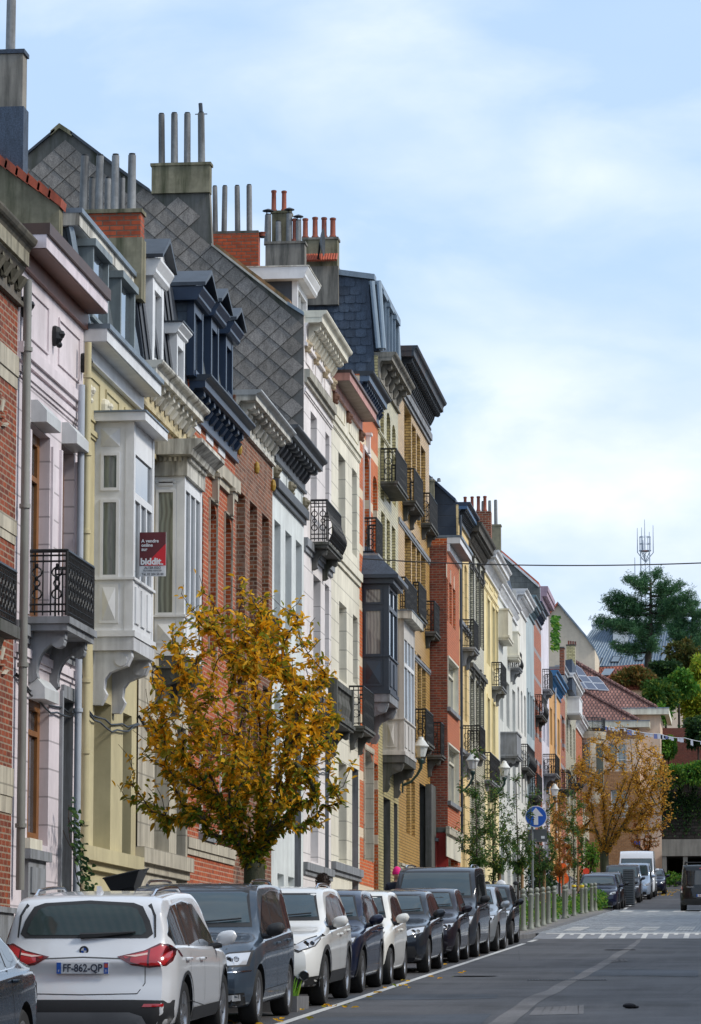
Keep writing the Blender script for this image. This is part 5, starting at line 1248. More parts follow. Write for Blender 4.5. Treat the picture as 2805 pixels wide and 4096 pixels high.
    def patch(s, root, name, poly, ax, m, off=.004, res=.06, sgn=1, M=None, flat=None, thick=0):
        """poly 2D: ax 'x' -> (y,z) cast along x; 'y' -> (x,z) cast along y; 'z' -> (x,y) from above"""
        mn = [min(p[i] for p in poly) for i in (0, 1)]; mx = [max(p[i] for p in poly) for i in (0, 1)]
        P = [Vector(p) for p in poly]; B = []
        for a, b in zip(P, P[1:] + P[:1]):
            k = max(1, int((b - a).length / res)); B += [a + (b - a) * i / k for i in range(k)]
        nb = len(B); E = [(i, (i + 1) % nb) for i in range(nb)]; I = []
        u = mn[0] + res * .5
        def ins(p):
            c = False; j = len(P) - 1
            for i in range(len(P)):
                if (P[i].y > p[1]) != (P[j].y > p[1]) and p[0] < (P[j].x - P[i].x) * (p[1] - P[i].y) / (P[j].y - P[i].y) + P[i].x: c = not c
                j = i
            return c
        while u < mx[0]:
            v = mn[1] + res * .5
            while v < mx[1]:
                if ins((u, v)) and min((Vector((u, v)) - q).length for q in B) > res * .4: I.append(Vector((u, v)))
                v += res
            u += res
        vs, es, fs, *_ = delaunay_2d_cdt(B + I, E, [list(range(nb))], 1, 1e-5)
        out = []
        for p in vs:
            if ax == 'x': o = Vector((sgn * 6, p[0], p[1])); d = Vector((-sgn, 0, 0))
            elif ax == 'y': o = Vector((p[0], sgn * 4, p[1])); d = Vector((0, -sgn, 0))
            else: o = Vector((p[0], p[1], 5)); d = Vector((0, 0, -1))
            h, nn, _, _ = s.bvh.ray_cast(o, d)
            if h is None:
                h, nn, _, _ = s.bvh.find_nearest(o + d * (6 - s.L / 2 if ax == 'x' else 4 - s.hw))
                q = o.copy()
                if ax == 'x': q.x = h.x
                elif ax == 'y': q.y = h.y
                h = q; nn = -d
            out.append(h + (nn * .5 - d * .5).normalized() * off)
        own = M is None; M = M or MB()
        i = len(M.v); M.v.extend([tuple(v) for v in out]); k = M.mid(m)
        for f in fs: M.f.append(tuple(i + j for j in f)); M.mi.append(k)
        if own:
            o = M.build(name, root, smooth='all', norm=False); return o
    def line(s, M, pts, ax, m, w=.008, sgn=1, off=.003):
        for a, b in zip(pts, pts[1:]):
            a = Vector(a); b = Vector(b); n = Vector((-(b - a).y, (b - a).x)).normalized() * w / 2
            s.patch(None, '', [a - n, b - n, b + n, a + n], ax, m, off=off, res=.12, sgn=sgn, M=M)
    def wheels(s, root, spokes=7, rimm=None, hub=False):
        rimm = rimm or RIM; R = s.wr; t = .11; rr = R * .7
        e = bpy.data.objects.new('wheel', None)
        M = MB(); M.lathe((0, 0, 0), [(rr, -t), (R - .03, -t), (R - .008, -t + .02), (R, -t + .05), (R, t - .05), (R - .008, t - .02), (R - .03, t), (rr, t - .01), (rr - .01, t - .04), (rr - .01, -t + .04), (rr, -t)], 32, TYRE, 'y', False)
        w = M.build('wheel', root, smooth=True); M = MB()
        M.lathe((0, 0, 0), [(rr - .002, t - .012), (rr - .025, t - .02), (rr - .035, t - .05), (rr - .035, -t + .05)], 32, rimm, 'y', False)
        for i in range(spokes):
            a = 2 * pi * i / spokes
            for da in ((-.1, .1) if not hub else (0,)):
                c, d_ = cos(a + da), sin(a + da); wd = .018 if not hub else .045
                nx, nz = -d_, c
                P = lambda r, o, y: (c * r + nx * o, y, d_ * r + nz * o)
                q = [P(.04, -wd, t - .035), P(.04, wd, t - .035), P(rr - .02, wd * 1.3, t - .03), P(rr - .02, -wd * 1.3, t - .03)]
                q2 = [P(.04, -wd, t - .07), P(.04, wd, t - .07), P(rr - .02, wd * 1.3, t - .06), P(rr - .02, -wd * 1.3, t - .06)]
                i0 = len(M.v); M.v.extend(q + q2); k = M.mid(rimm)
                for f in ((0, 1, 2, 3), (7, 6, 5, 4), (0, 4, 5, 1), (1, 5, 6, 2), (2, 6, 7, 3), (3, 7, 4, 0)): M.f.append(tuple(i0 + j for j in f)); M.mi.append(k)
        M.lathe((0, 0, 0), [(.001, t - .02), (.055, t - .025), (.06, t - .07), (.001, t - .07)], 14, rimm, 'y', False)
        M.lathe((0, 0, 0), [(.001, t - .09), (rr - .04, t - .09), (rr - .04, t - .1), (.001, t - .1)], 24, WELL, 'y', False)
        r = M.build('rim', w, smooth=True); ws = [w]
        for k in range(3):
            c = copytree(w, root); ws.append(c)
        for c, (a, sg) in zip(ws, [(a, sg) for a in s.ax for sg in (1, -1)]):
            c.location = (a, sg * (s.hw - .13), s.wr); c.rotation_euler = (0, random.random() * 2, 0) if sg > 0 else (0, random.random(), pi)
    def details(s, root, paint, dlo, pil=(), clad=0, front=1, rear=1, ws=(.0, .0), mir=None, mirm=None, hand=(), chrome_w=False, rails=False, railm=None, seams=(), wsx=None, dark_below=None):
        zs = s.belt
        for sg in (1, -1):
            # side glass split at pillars
            cuts = [-9] + [p for p in pil] + [9]
            for a, b in zip(cuts, cuts[1:]):
                poly = clip(dlo, a + .022, b - .022)
                if len(poly) > 2: s.patch(root, 'side_window', poly, 'y', CGL, off=.005, sgn=sg)
            M = MB(); cl = dlo + dlo[:1]
            s.line(M, cl, 'y', CHROME if chrome_w else BLKP, .022, sg, .004)
            for p in pil:
                zz = [q[1] for q in dlo]; s.line(M, [(p, min(zz) + .03), (p - .02, ztop(dlo, p) - .01)], 'y', BLKP, .05, sg, .0035)
            M.build('window_trim', root, norm=False)
            M = MB()
            for ln in seams: s.line(M, ln, 'y', WELL, .007, sg, .0025)
            if M.v: M.build('panel_gap', root, norm=False)
            for (x, z) in hand:
                M = MB(); h, n, _, _ = s.bvh.ray_cast(Vector((x, sg * 4, z)), Vector((0, -sg, 0)))
                if h: M.tube([h + Vector((-.1, 0, 0)), h + Vector((-.07, sg * .035, .0)), h + Vector((.07, sg * .035, 0)), h + Vector((.1, 0, 0))], .015, 6, paint); M.build('door_handle', root, smooth=True)
            if mir:
                x, z = mir; h, n, _, _ = s.bvh.ray_cast(Vector((x, sg * 4, z)), Vector((0, -sg, 0)))
                y = abs(h.y) if h else s.hw; M = MB(); rows_ = []
                for i in range(9):
                    t = i / 8; u = -1 + 2 * t; rr = sqrt(max(0, 1 - abs(u) ** 3)) + .001
                    rows_.append([(x + .0 + .075 * rr * (cos(a) if cos(a) > 0 else .45 * cos(a)), sg * (y + .15 + .115 * u), z + .07 + .02 * u + .078 * rr * sin(a)) for a in [2 * pi * j / 12 for j in range(12)]])
                M.grid(rows_, mirm or paint, True); k = M.mid(BLKP)
                M.tube([(x, sg * (y - .03), z - .02), (x, sg * (y + .1), z + .0)], [.035, .03], 8, BLKP)
                o = M.build('wing_mirror', root, smooth=True)
            if clad:
                for a in s.ax:
                    M = MB(); rws = []
                    for i in range(25):
                        t = pi * (-.12 + 1.24 * i / 24); r1 = s.wr + .05; r2 = r1 + clad; row = []
                        for rr in (r1, r2):
                            px, pz = a + cos(t) * rr, s.wr + .01 + sin(t) * rr; h, n, _, _ = s.bvh.ray_cast(Vector((px, sg * 4, pz)), Vector((0, -sg, 0)))
                            yy = abs(h.y) if h else s.hw - .03
                            row.append((px, sg * (yy + .012), pz))
                        if pz > s.zb: rws.append(row)
                    M.grid(rws, BLKP); M.build('wheel_arch_trim', root, smooth='all', norm=False)
            if dark_below:
                s.patch(root, 'sill_cladding', [(s.ax[0] + s.wr + .1, s.zb + .03), (s.ax[1] - s.wr - .1, s.zb + .03), (s.ax[1] - s.wr - .1, dark_below), (s.ax[0] + s.wr + .1, dark_below)], 'y', BLKP, .012, sgn=sg)
            if rails:
                xs_ = [rails[0] + (rails[1] - rails[0]) * i / 10 for i in range(11)]
                pts = []
                for i, x in enumerate(xs_):
                    zt = s.top(x); e = 0.01 if i in (0, 10) else .05; pts.append((x, sg * (s.hw * s.plan(x) * s.tumble - .09), zt + e - .02))
                M = MB(); M.tube(pts, .018, 6, railm or CHROME); M.build('roof_rail', root, smooth=True)
        if ws[0]:
            z0, z1 = ws; k = 8; xw = wsx
            ed = []
            for i in range(k + 1):
                z = z0 + (z1 - z0) * i / k; ed.append((s.wedge(z, zs(xw), s.hw * s.plan(xw)) - .085, z))
            poly = [(-ed[0][0] + .02, ed[0][1]), (ed[0][0] - .02, ed[0][1])] + ed + [(-a, b) for a, b in reversed(ed)]
            poly = [ed[0]] + ed[1:] + [(-a, b) for a, b in reversed(ed)]
            s.patch(root, 'windscreen', poly, 'x', BLKP, .004, sgn=1, res=.09)
            c = [(a * .955, z0 + .05 + (b - z0) * (z1 - z0 - .08) / (z1 - z0)) for a, b in ed]; poly = c + [(-a, b) for a, b in reversed(c)]
            s.patch(root, 'windscreen', poly, 'x', WSG, .0075, sgn=1, res=.09)
            M = MB()
            for (y0, y1, zz) in ((-.55, .1, z0 + .03), (.05, .62, z0 + .03)):
                pts = []
                for t in range(6):
                    y = y0 + (y1 - y0) * t / 5; z = zz + .05 * t / 5; h, n, _, _ = s.bvh.ray_cast(Vector((6, y, z)), Vector((-1, 0, 0)))
                    if h: pts.append(h + n * .03)
                if len(pts) > 2: M.tube(pts, .01, 4, BLKP)
            M.build('wiper', root)
def ztop(poly, x):
    zs = []
    for a, b in zip(poly, poly[1:] + poly[:1]):
        if (a[0] - x) * (b[0] - x) <= 0 and a[0] != b[0]: zs.append(a[1] + (b[1] - a[1]) * (x - a[0]) / (b[0] - a[0]))
    return max(zs) if zs else 1.0
def clip(poly, a, b):
    for (lim, sg) in ((a, 1), (b, -1)):
        out = []
        for p, q in zip(poly, poly[1:] + poly[:1]):
            ip = (p[0] - lim) * sg >= 0; iq = (q[0] - lim) * sg >= 0
            if ip: out.append(p)
            if ip != iq: t = (lim - p[0]) / (q[0] - p[0]); out.append((lim, p[1] + (q[1] - p[1]) * t))
        poly = out
        if not poly: return []
    return poly
def text(name, body, size, m, parent, M4, ext=.001, bold=0.0, align='CENTER', sx=1):
    cu = bpy.data.curves.new(name, 'FONT'); cu.body = body; cu.size = size; cu.extrude = ext; cu.offset = bold; cu.align_x = align; cu.align_y = 'CENTER'; cu.resolution_u = 3
    o = bpy.data.objects.new(name, cu); COL.objects.link(o); dg = bpy.context.evaluated_depsgraph_get(); me = bpy.data.meshes.new_from_object(o.evaluated_get(dg)); bpy.data.objects.remove(o)
    me.transform(M4 @ Matrix.Diagonal((sx, 1, 1, 1))); me.materials.clear(); me.materials.append(m)
    o = bpy.data.objects.new(name, me); COL.objects.link(o); o.parent = parent; return o
def face_mat(p, xd, zd):
    xd = Vector(xd).normalized(); zd = Vector(zd).normalized(); n = xd.cross(zd)
    return Matrix.Translation(p) @ Matrix((xd, zd, n)).transposed().to_4x4()
def plate(car, root, x, z, s, sgn, body=None, w=.52, h=.11, m=PLW, blue='L', tcol=TXT, right=None):
    hit, n, _, _ = car.bvh.ray_cast(Vector((sgn * 6, 0, z)), Vector((-sgn, 0, 0))); x = hit.x + sgn * .012
    M = MB(); M.box(x - .008, x + .008, -w / 2, w / 2, z - h / 2, z + h / 2, m)
    # viewer looks along -sgn x; viewer's left is y = -sgn ... 
    L = sgn  # viewer-left y sign: for front (+x) viewer's left is -y
    yl = -w / 2 if sgn > 0 else w / 2; d = 1 if sgn > 0 else -1
    M.box(x + sgn * .0085, x + sgn * .0105, yl, yl + d * .045, z - h / 2, z + h / 2, EUB)
    if right: M.box(x + sgn * .0085, x + sgn * .0105, -yl, -yl - d * .045, z - h / 2, z + h / 2, EUB); M.box(x + sgn * .011, x + sgn * .013, -yl - d * .006, -yl - d * .04, z + .005, z + h / 2 - .01, SM('region_red', (.5, .08, .05), .5))
    pl = M.build('licence_plate', root)
    mt = lambda yy, zz: face_mat(Vector((x + sgn * .0115, yy, zz)), (0, d, 0), (0, 0, 1))
    if body: text('plate_lettering', body, h * .95, tcol, pl, mt(d * (.0 if right else .02), z - .002), bold=.0022, sx=.86)
    if right: text('plate_lettering', right[0], .035, PLW, pl, mt(yl + d * .022, z - .03)); text('plate_lettering', right[1], .04, PLW, pl, mt(-yl - d * .023, z - .03), sx=.8)
    return pl
def lights(car, root, poly, m=LIGHTG, sgn=1, name='headlight', inner=True):
    for s_ in (1, -1):
        pl = [(s_ * a, b) for a, b in poly]; o = car.patch(root, name, pl, 'x', BLKP if inner else m, .005, sgn=sgn, res=.05)
        if inner:
            cx = sum(p[0] for p in pl) / len(pl); cz = sum(p[1] for p in pl) / len(pl)
            car.patch(o, 'lens', [(cx + (a - cx) * .86, cz + (b - cz) * .76) for a, b in pl], 'x', m, .010, sgn=sgn, res=.05)
            M = MB(); h, n, _, _ = car.bvh.ray_cast(Vector((sgn * 6, cx, cz)), Vector((-sgn, 0, 0)))
            if h: M.lathe(h + Vector((sgn * .014, 0, 0)), [(.001, .004), (.035, .006), (.045, 0)], 14, CHROME, 'x', False); M.lathe(h + Vector((sgn * .022, 0, 0)), [(.001, .0), (.028, 0)], 14, BLKP, 'x', False); M.lathe(h + Vector((sgn * .014, (.085 if cx > 0 else -.085), .01)), [(.001, .004), (.026, .005), (.034, 0)], 12, CHROME, 'x', False); M.build('reflector', o)
def carroot(name, label, cat, grp=None): return empty(name, (0, 0, 0), label, cat, grp)
def place(root, y, xc, front_to_cam=True, dz=0, yaw=0):
    """y = distance of the car centre"""
    sl = math.atan(G1 if y < 157 else G2)
    root.location = (xc, y, gz(y) + dz)
    root.rotation_mode = 'XYZ'
    if front_to_cam: R = Matrix.Rotation(sl, 4, 'X') @ Matrix.Rotation(-pi / 2 + yaw, 4, 'Z')
    else: R = Matrix.Rotation(sl, 4, 'X') @ Matrix.Rotation(pi / 2 + yaw, 4, 'Z')
    root.rotation_euler = R.to_euler()
GRP = 'cars parked along the kerb'
# --- shape presets: (L, W, H, top, belt, ...)
def hatch(L=4.1, W=1.76, H=1.48, hood=.98, cowl=.62, nose=.72, tail=.98, belt=.92, ax=(-1.27, 1.28), wr=.315, ra=.15, rb=.7, tumble=.77, zb=.2, roofx=-.05, **k):
    """generic hatchback / SUV: cowl = x of windscreen base, roofx = x where the roof begins"""
    L2 = L / 2
    top = [(-L2, tail - .12), (-L2 + .03, tail), (-L2 + ra, tail + .12), (-L2 + ra + .22, H - .16), (-L2 + rb, H - .04), (-.5, H), (roofx - .1, H - .01), (roofx + .18, H - .07), (cowl, hood + .06), (cowl + .14, hood), (L2 - .55, hood - .07), (L2 - .18, nose + .1), (L2 - .04, nose + .02), (L2, nose - .06)]
    bl = [(-L2, belt - .05), (-L2 + .5, belt + .06), (0, belt + .02), (cowl, belt - .02), (L2 - .3, min(belt - .1, nose + .02)), (L2, nose - .14)]
    return Car(L, W, H, top, bl, zb=zb, ax=ax, wr=wr, tumble=tumble, **k)
def dlo_(c, xr, xf, belt, H, slope=.55, back=.25, lift=.05, inset=.12):
    return [(xr, belt + .07 + lift), (xr + back * .3, belt + .06 + lift * .5), (xf, belt + .04), (xf - .05, belt + .12), (xf - (H - belt - inset - .1) / slope, H - inset - .02), (0, H - inset + .01), (xr + back, H - inset - .03), (xr + .04, belt + .2 + lift)]
# 1. silver-white SUV, rear to camera
P1 = PAINT('silver_white_paint', hx('D6D8DB'), .15, .32)
r = carroot('parked_car', 'silver-white sport utility car showing its rear, plate FF-862-QP', 'car', GRP)
c = hatch(4.45, 1.83, 1.60, hood=1.04, cowl=.95, nose=.84, tail=1.06, belt=1.0, ax=(-1.33, 1.34), wr=.355, ra=.1, rb=.62, tumble=.76, zb=.26, roofx=.25, rz=[(.2, -.1), (.3, -.02), (.45, 0), (.62, -.04), (.78, -.10), (.9, -.08), (1.05, -.16)])
c.body(r, P1); SP = 1
c.details(r, P1, [(-1.85, 1.17), (-1.75, 1.08), (.85, 1.01), (.8, 1.08), (.05, 1.45), (-.6, 1.49), (-1.35, 1.45), (-1.72, 1.33)], (-1.0, -.25), clad=.035, ws=(1.1, 1.5), wsx=.6, mir=(.68, 1.02), hand=((-.35, .9), (-1.25, .92)), chrome_w=True, rails=(-1.55, .1), seams=[[(-1.15, .5), (-1.02, .98)], [(-.15, .4), (-.15, 1.0)], [(.85, .4), (.9, .95)], [(-1.15, .5), (-.2, .42)]], dark_below=.42)
rw = [(.62, 1.14), (.67, 1.18), (.63, 1.31), (.55, 1.45), (.45, 1.485), (0, 1.51)]
rear = rw + [(-a, b) for a, b in reversed(rw[:-1])]
c.patch(r, 'rear_window', rear, 'x', BLKP, .005, sgn=-1, res=.07)
c.patch(r, 'rear_window', [(a * .9, 1.17 + (b - 1.14) * .82) for a, b in rear], 'x', GLASS('rear_glass', (.03, .05, .05), .04, .4, 0, curtain=(.045, .06, .06)), .009, sgn=-1, res=.07)
for sg in (1, -1):
    o = c.patch(r, 'taillight', [(sg * a, b) for a, b in ((.34, .96), (.48, .88), (.66, .85), (.82, .87), (.9, .95), (.88, 1.07), (.74, 1.09), (.60, 1.02))], 'x', REDD, .006, sgn=-1, res=.05)
    c.patch(o, 'lens', [(sg * a, b) for a, b in ((.40, .96), (.50, .90), (.635, .87), (.635, 1.02), (.58, 1.0))], 'x', REDL, .011, sgn=-1, res=.04)
    c.patch(o, 'lens', [(sg * a, b) for a, b in ((.655, .87), (.80, .88), (.86, .96), (.85, 1.05), (.75, 1.07), (.655, 1.03))], 'x', REDL, .011, sgn=-1, res=.04)
    c.patch(o, 'lens', [(sg * a, b) for a, b in ((.41, .965), (.52, .955), (.635, .975), (.635, .995), (.52, .975))], 'x', SM('pale_lens', (.7, .5, .45), .2), .015, sgn=-1, res=.05)
    c.patch(r, 'reflector', [(sg * a, b) for a, b in ((.60, .47), (.80, .47), (.80, .50), (.62, .50))], 'x', REDL, .016, sgn=-1, res=.05)
    M = MB(); M.lathe((-2.2, sg * .52, .27), [(.04, .08), (.045, 0), (.052, -.01), (.055, .0), (.055, .08)], 16, CHROME, 'x', False); M.lathe((-2.195, sg * .52, .27), [(.001, .02), (.04, .02)], 14, WELL, 'x', False); M.build('exhaust_tip', r)
    c.patch(r, 'spoiler_side', [(sg * a, b) for a, b in ((.60, 1.46), (.665, 1.36), (.685, 1.14), (.70, 1.15), (.69, 1.36), (.63, 1.48))], 'x', BLKP, .006, sgn=-1, res=.06)
c.patch(r, 'rear_bumper', [(-.86, .28), (.86, .28), (.88, .53), (.5, .54), (-.5, .54), (-.88, .53)], 'x', BLKP, .012, sgn=-1, res=.08)
c.patch(r, 'bumper_insert', [(-.66, .27), (.66, .27), (.60, .38), (.48, .42), (-.48, .42), (-.60, .38)], 'x', SM('grey_insert', (.20, .21, .22), .45, .3), .02, sgn=-1, res=.08)
M = MB(); c.line(M, [(-.66, 1.04), (-.62, .9), (-.62, .70), (-.55, .60), (0, .59), (.55, .60), (.62, .70), (.62, .9), (.66, 1.04)], 'x', WELL, .008, -1); c.line(M, [(-.40, .94), (0, .955), (.40, .94)], 'x', SM('shadow_gap', (.06, .06, .06), .5), .012, -1); M.build('tailgate_gap', r, norm=False)
plate(c, r, 0, .85, 1, -1, 'FF-862-QP', right=('F', '31'))
hit = c.bvh.ray_cast(Vector((-6, 0, 1.02)), Vector((1, 0, 0)))[0]; M = MB()
M.lathe(hit + Vector((-.012, 0, 0)), [(.001, -.004), (.044, -.004), (.046, .0), (.046, .02)], 20, BLKP, 'x', False)
for q in range(4):
    a0 = q * pi / 2; P = [hit + Vector((-.018, 0, 0))] + [hit + Vector((-.018, .028 * cos(a0 + t * pi / 10), .028 * sin(a0 + t * pi / 10))) for t in range(6)]
    M.face([tuple(p) for p in P], EUB if q % 2 else PLW)
em = M.build('emblem', r, norm=False)
M = MB(); pts = [c.bvh.ray_cast(Vector((-6, y, z)), Vector((1, 0, 0)))[0] + Vector((-.03, 0, 0)) for y, z in ((.05, 1.165), (-.1, 1.17), (-.3, 1.185), (-.5, 1.20))]; M.tube(pts, [.03, .026, .016, .01], 6, BLKP); M.build('rear_wiper', r, smooth=True)
M = MB(); xa = -1.2; za = c.top(xa); M.prism([(xa - .1, za - .01), (xa + .12, za - .01), (xa - .05, za + .07), (xa - .09, za + .07)], lambda u, v, w: (u, w, v), -.02, .02, P1); M.build('antenna_fin', r)
c.wheels(r, 6); place(r, 34.35 + 2.2, -6.5, False)
# 2. dark grey-blue MPV facing camera
def grille(c, r, poly, m=BLKP, off=.007, name='grille', sgn=1): return c.patch(r, name, poly, 'x', m, off, sgn=sgn, res=.07)
def slats(c, r, ys, z0, z1, n, m=CHROME):
    M = MB()
    for i in range(n):
        z = z0 + (z1 - z0) * (i + .5) / n; c.line(M, [(-ys, z), (0, z), (ys, z)], 'x', m, .014, 1, .013)
    M.build('grille_bar', r, norm=False)
P2 = PAINT('dark_grey_blue_paint', hx('3B4754'), .15, .3)
r = carroot('parked_car', 'dark grey-blue people carrier with silver roof rails behind the silver-white car', 'car', GRP)
c = hatch(4.53, 1.83, 1.66, hood=1.06, cowl=1.1, nose=.80, tail=1.05, belt=1.0, ax=(-1.4, 1.39), wr=.33, ra=.12, rb=.5, tumble=.79, zb=.22, roofx=.35)
c.body(r, P2)
c.details(r, P2, [(-1.95, 1.14), (-1.8, 1.1), (1.0, 1.02), (.95, 1.1), (.2, 1.5), (-.6, 1.56), (-1.55, 1.54), (-1.9, 1.42)], (-1.15, -.1, .75), ws=(1.14, 1.57), wsx=.8, mir=(.86, 1.04), mirm=BLKP, hand=((-.2, .93), (-1.15, .95)), chrome_w=True, rails=(-1.6, .3), seams=[[(-1.2, .45), (-1.1, 1.05)], [(-.1, .4), (-.1, 1.03)], [(1.0, .4), (1.02, .98)], [(-1.2, .42), (1.0, .4)], [(-1.7, .86), (.9, .84)]])
lights(c, r, [(.42, .77), (.44, .68), (.84, .70), (.87, .88), (.62, .86)])
for s_ in (1, -1): grille(c, r, [(s_ * .5, .62), (s_ * .86, .64), (s_ * .86, .655), (s_ * .5, .635)], CHROME, .014, 'chrome_strip')
grille(c, r, [(-.42, .65), (.42, .65), (.44, .74), (-.44, .74)]); slats(c, r, .42, .65, .74, 2)
grille(c, r, [(-.8, .26), (.8, .26), (.78, .38), (-.78, .38)]); 
for s_ in (1, -1): lo = grille(c, r, [(s_ * .5, .27), (s_ * .8, .28), (s_ * .8, .4), (s_ * .5, .38)], WELL, .009, 'foglight'); c.patch(lo, 'lens', [(s_ * .58, .30), (s_ * .76, .31), (s_ * .76, .38), (s_ * .58, .37)], 'x', LIGHTG, .014, res=.05)
M = MB(); c.line(M, [(-.84, .245), (0, .245), (.84, .245)], 'x', CHROME, .014, 1, .012); M.build('chrome_strip', r, norm=False)
M = MB()
for s_ in (1, -1): c.line(M, [(s_ * .45, .79), (s_ * .58, .9), (s_ * .66, 1.03)], 'x', WELL, .007, 1, .003)
M.build('panel_gap', r, norm=False)
plate(c, r, 0, .5, 1, 1, None); c.wheels(r, 5); place(r, 40.35 + 2.25, -6.57)
# 3. white SUV facing camera
P3 = PAINT('pearl_white_paint', hx('D9DAD8'), .05, .3)
r = carroot('parked_car', 'white sport utility car with black lower bumper facing camera beside the yellow tree', 'car', GRP)
c = hatch(4.38, 1.81, 1.59, hood=1.06, cowl=.95, nose=.86, tail=1.1, belt=1.0, ax=(-1.32, 1.33), wr=.35, ra=.25, rb=.75, tumble=.77, zb=.26, roofx=.2)
c.body(r, P3)
c.details(r, P3, [(-1.7, 1.25), (-1.2, 1.14), (.9, 1.04), (.85, 1.1), (.15, 1.44), (-.5, 1.49), (-1.2, 1.44)], (-1.0, -.2), clad=.06, ws=(1.13, 1.5), wsx=.65, mir=(.7, 1.04), mirm=P3, hand=((-.3, .93), (-1.2, .97)), chrome_w=True, rails=(-1.5, .15), seams=[[(-1.1, .5), (-1.0, 1.1)], [(-.15, .45), (-.15, 1.05)], [(.9, .45), (.92, 1.0)]], dark_below=.45)
lights(c, r, [(.46, .77), (.60, .72), (.80, .80), (.90, .98), (.68, .90)])
grille(c, r, [(-.46, .62), (.46, .62), (.58, .83), (.42, .86), (-.42, .86), (-.58, .83)])
M = MB(); c.line(M, [(-.46, .82), (-.2, .62), (.2, .62), (.46, .82)], 'x', CHROME, .035, 1, .014); M.lathe(c.bvh.ray_cast(Vector((6, 0, .74)), Vector((-1, 0, 0)))[0] + Vector((.015, 0, 0)), [(.04, 0), (.055, .01), (.055, -.01)], 16, CHROME, 'x', False); M.build('grille_bar', r, norm=False)
grille(c, r, [(-.88, .27), (.88, .27), (.88, .42), (.6, .38), (.45, .54), (-.45, .54), (-.6, .38), (-.88, .42)], BLKP, .01, 'front_bumper')
for s_ in (1, -1):
    h = c.bvh.ray_cast(Vector((6, s_ * .68, .42)), Vector((-1, 0, 0)))[0]; M = MB(); M.lathe(h + Vector((.02, 0, 0)), [(.052, .0), (.062, .012), (.07, 0), (.07, -.03)], 18, CHROME, 'x', False); M.lathe(h + Vector((.02, 0, 0)), [(.001, -.0), (.052, -.004)], 16, BLKP, 'x', False); M.build('foglight', r)
plate(c, r, 0, .56, 1, 1, None); c.wheels(r, 5); place(r, 46.5 + 2.2, -6.5)
def simple(label, paint, D, xc, c, dlo, pil, head, gr, low, ws, wsx, mir, hand, mirm=None, spokes=7, clad=0, rails=False, rimm=None, db=None, railm=None, gy=0, plate_t=None, dz=0, name='parked_car', cat='car', group=GRP):
    r = carroot(name, label, cat, group); c.body(r, paint)
    c.details(r, paint, dlo, pil, clad=clad, ws=ws, wsx=wsx, mir=mir, mirm=mirm, hand=hand, rails=rails, railm=railm, seams=[[(p - .1, .45), (p - .02, dlo[0][1] - .06)] for p in pil] + [[(mir[0] + .12, .45), (mir[0] + .14, .9)]], dark_below=db)
    lights(c, r, head)
    if gr: grille(c, r, gr)
    if low: grille(c, r, low, BLKP, .009, 'lower_intake')
    plate(c, r, 0, .5 + gy, 1, 1, plate_t); c.wheels(r, spokes, rimm, hub=spokes < 6 and False); place(r, D + c.L / 2, xc, dz=dz); return r
H_ = lambda z0=.62, z1=.78, a=.5, b=.82: [(a, z0 + .02), (a + .06, z0), (b - .03, z0 + .05), (b, z1), (a + .1, z1 - .03)]
PN = PAINT('midnight_blue_paint', hx('141B33'), .15, .28); PK = PAINT('blue_black_paint', hx('20262F'), .15, .28); PB = PAINT('black_cherry_paint', hx('211C26'), .15, .28); PG = PAINT('graphite_paint', hx('2E333B'), .15, .28); PS = PAINT('silver_paint', hx('9EA4AA'), .6, .3); PBL = PAINT('black_paint', hx('15171B'), .3, .28)
P4 = PAINT('creamy_white_paint', hx('DCDBD5'), .02, .3)
def mk(k):
    if k == 'mz': return hatch(4.2, 1.76, 1.53, .99, .75, .80, 1.05, .95, (-1.27, 1.3), .325, .25, .8, .76)
    if k == 'fi': return hatch(3.57, 1.63, 1.49, .98, .75, .76, .98, .92, (-1.12, 1.18), .295, .14, .6, .76, roofx=.15)
    if k == 'ki': return hatch(4.1, 1.72, 1.46, .96, .82, .76, .98, .92, (-1.25, 1.28), .31, .2, .75, .76, roofx=.1)
    if k == 'cl': return hatch(3.9, 1.7, 1.47, .98, .8, .78, .98, .93, (-1.2, 1.22), .31, .18, .7, .76, roofx=.1)
    if k == 'vi': return hatch(4.8, 1.9, 1.9, 1.14, 1.45, .88, 1.1, 1.08, (-1.55, 1.5), .34, .1, .4, .83, roofx=.65, zb=.24)
    if k == 'sv': return hatch(4.5, 1.86, 1.66, 1.08, .95, .88, 1.08, 1.02, (-1.35, 1.38), .36, .2, .7, .77, roofx=.2, zb=.26)
DL = {'mz': [(-1.65, 1.2), (-1.2, 1.1), (.7, 1.0), (.66, 1.06), (0, 1.39), (-.5, 1.43), (-1.15, 1.38)], 'fi': [(-1.3, 1.12), (-1.0, 1.04), (.7, .96), (.66, 1.02), (.1, 1.34), (-.4, 1.39), (-.95, 1.34)],
      'ki': [(-1.65, 1.08), (-1.2, 1.03), (.76, .96), (.72, 1.02), (.1, 1.32), (-.5, 1.36), (-1.2, 1.31)], 'cl': [(-1.45, 1.12), (-1.1, 1.05), (.74, .97), (.7, 1.03), (.1, 1.33), (-.45, 1.37), (-1.1, 1.32)],
      'vi': [(-2.2, 1.2), (-2.0, 1.15), (1.35, 1.1), (1.3, 1.18), (.65, 1.68), (-.5, 1.74), (-1.9, 1.72), (-2.15, 1.6)], 'sv': [(-1.85, 1.22), (-1.4, 1.14), (.9, 1.05), (.86, 1.12), (.15, 1.5), (-.5, 1.55), (-1.4, 1.5)]}
LOW = lambda w=.6, z0=.27, z1=.42: [(-w, z0), (w, z0), (w * .9, z1), (-w * .9, z1)]
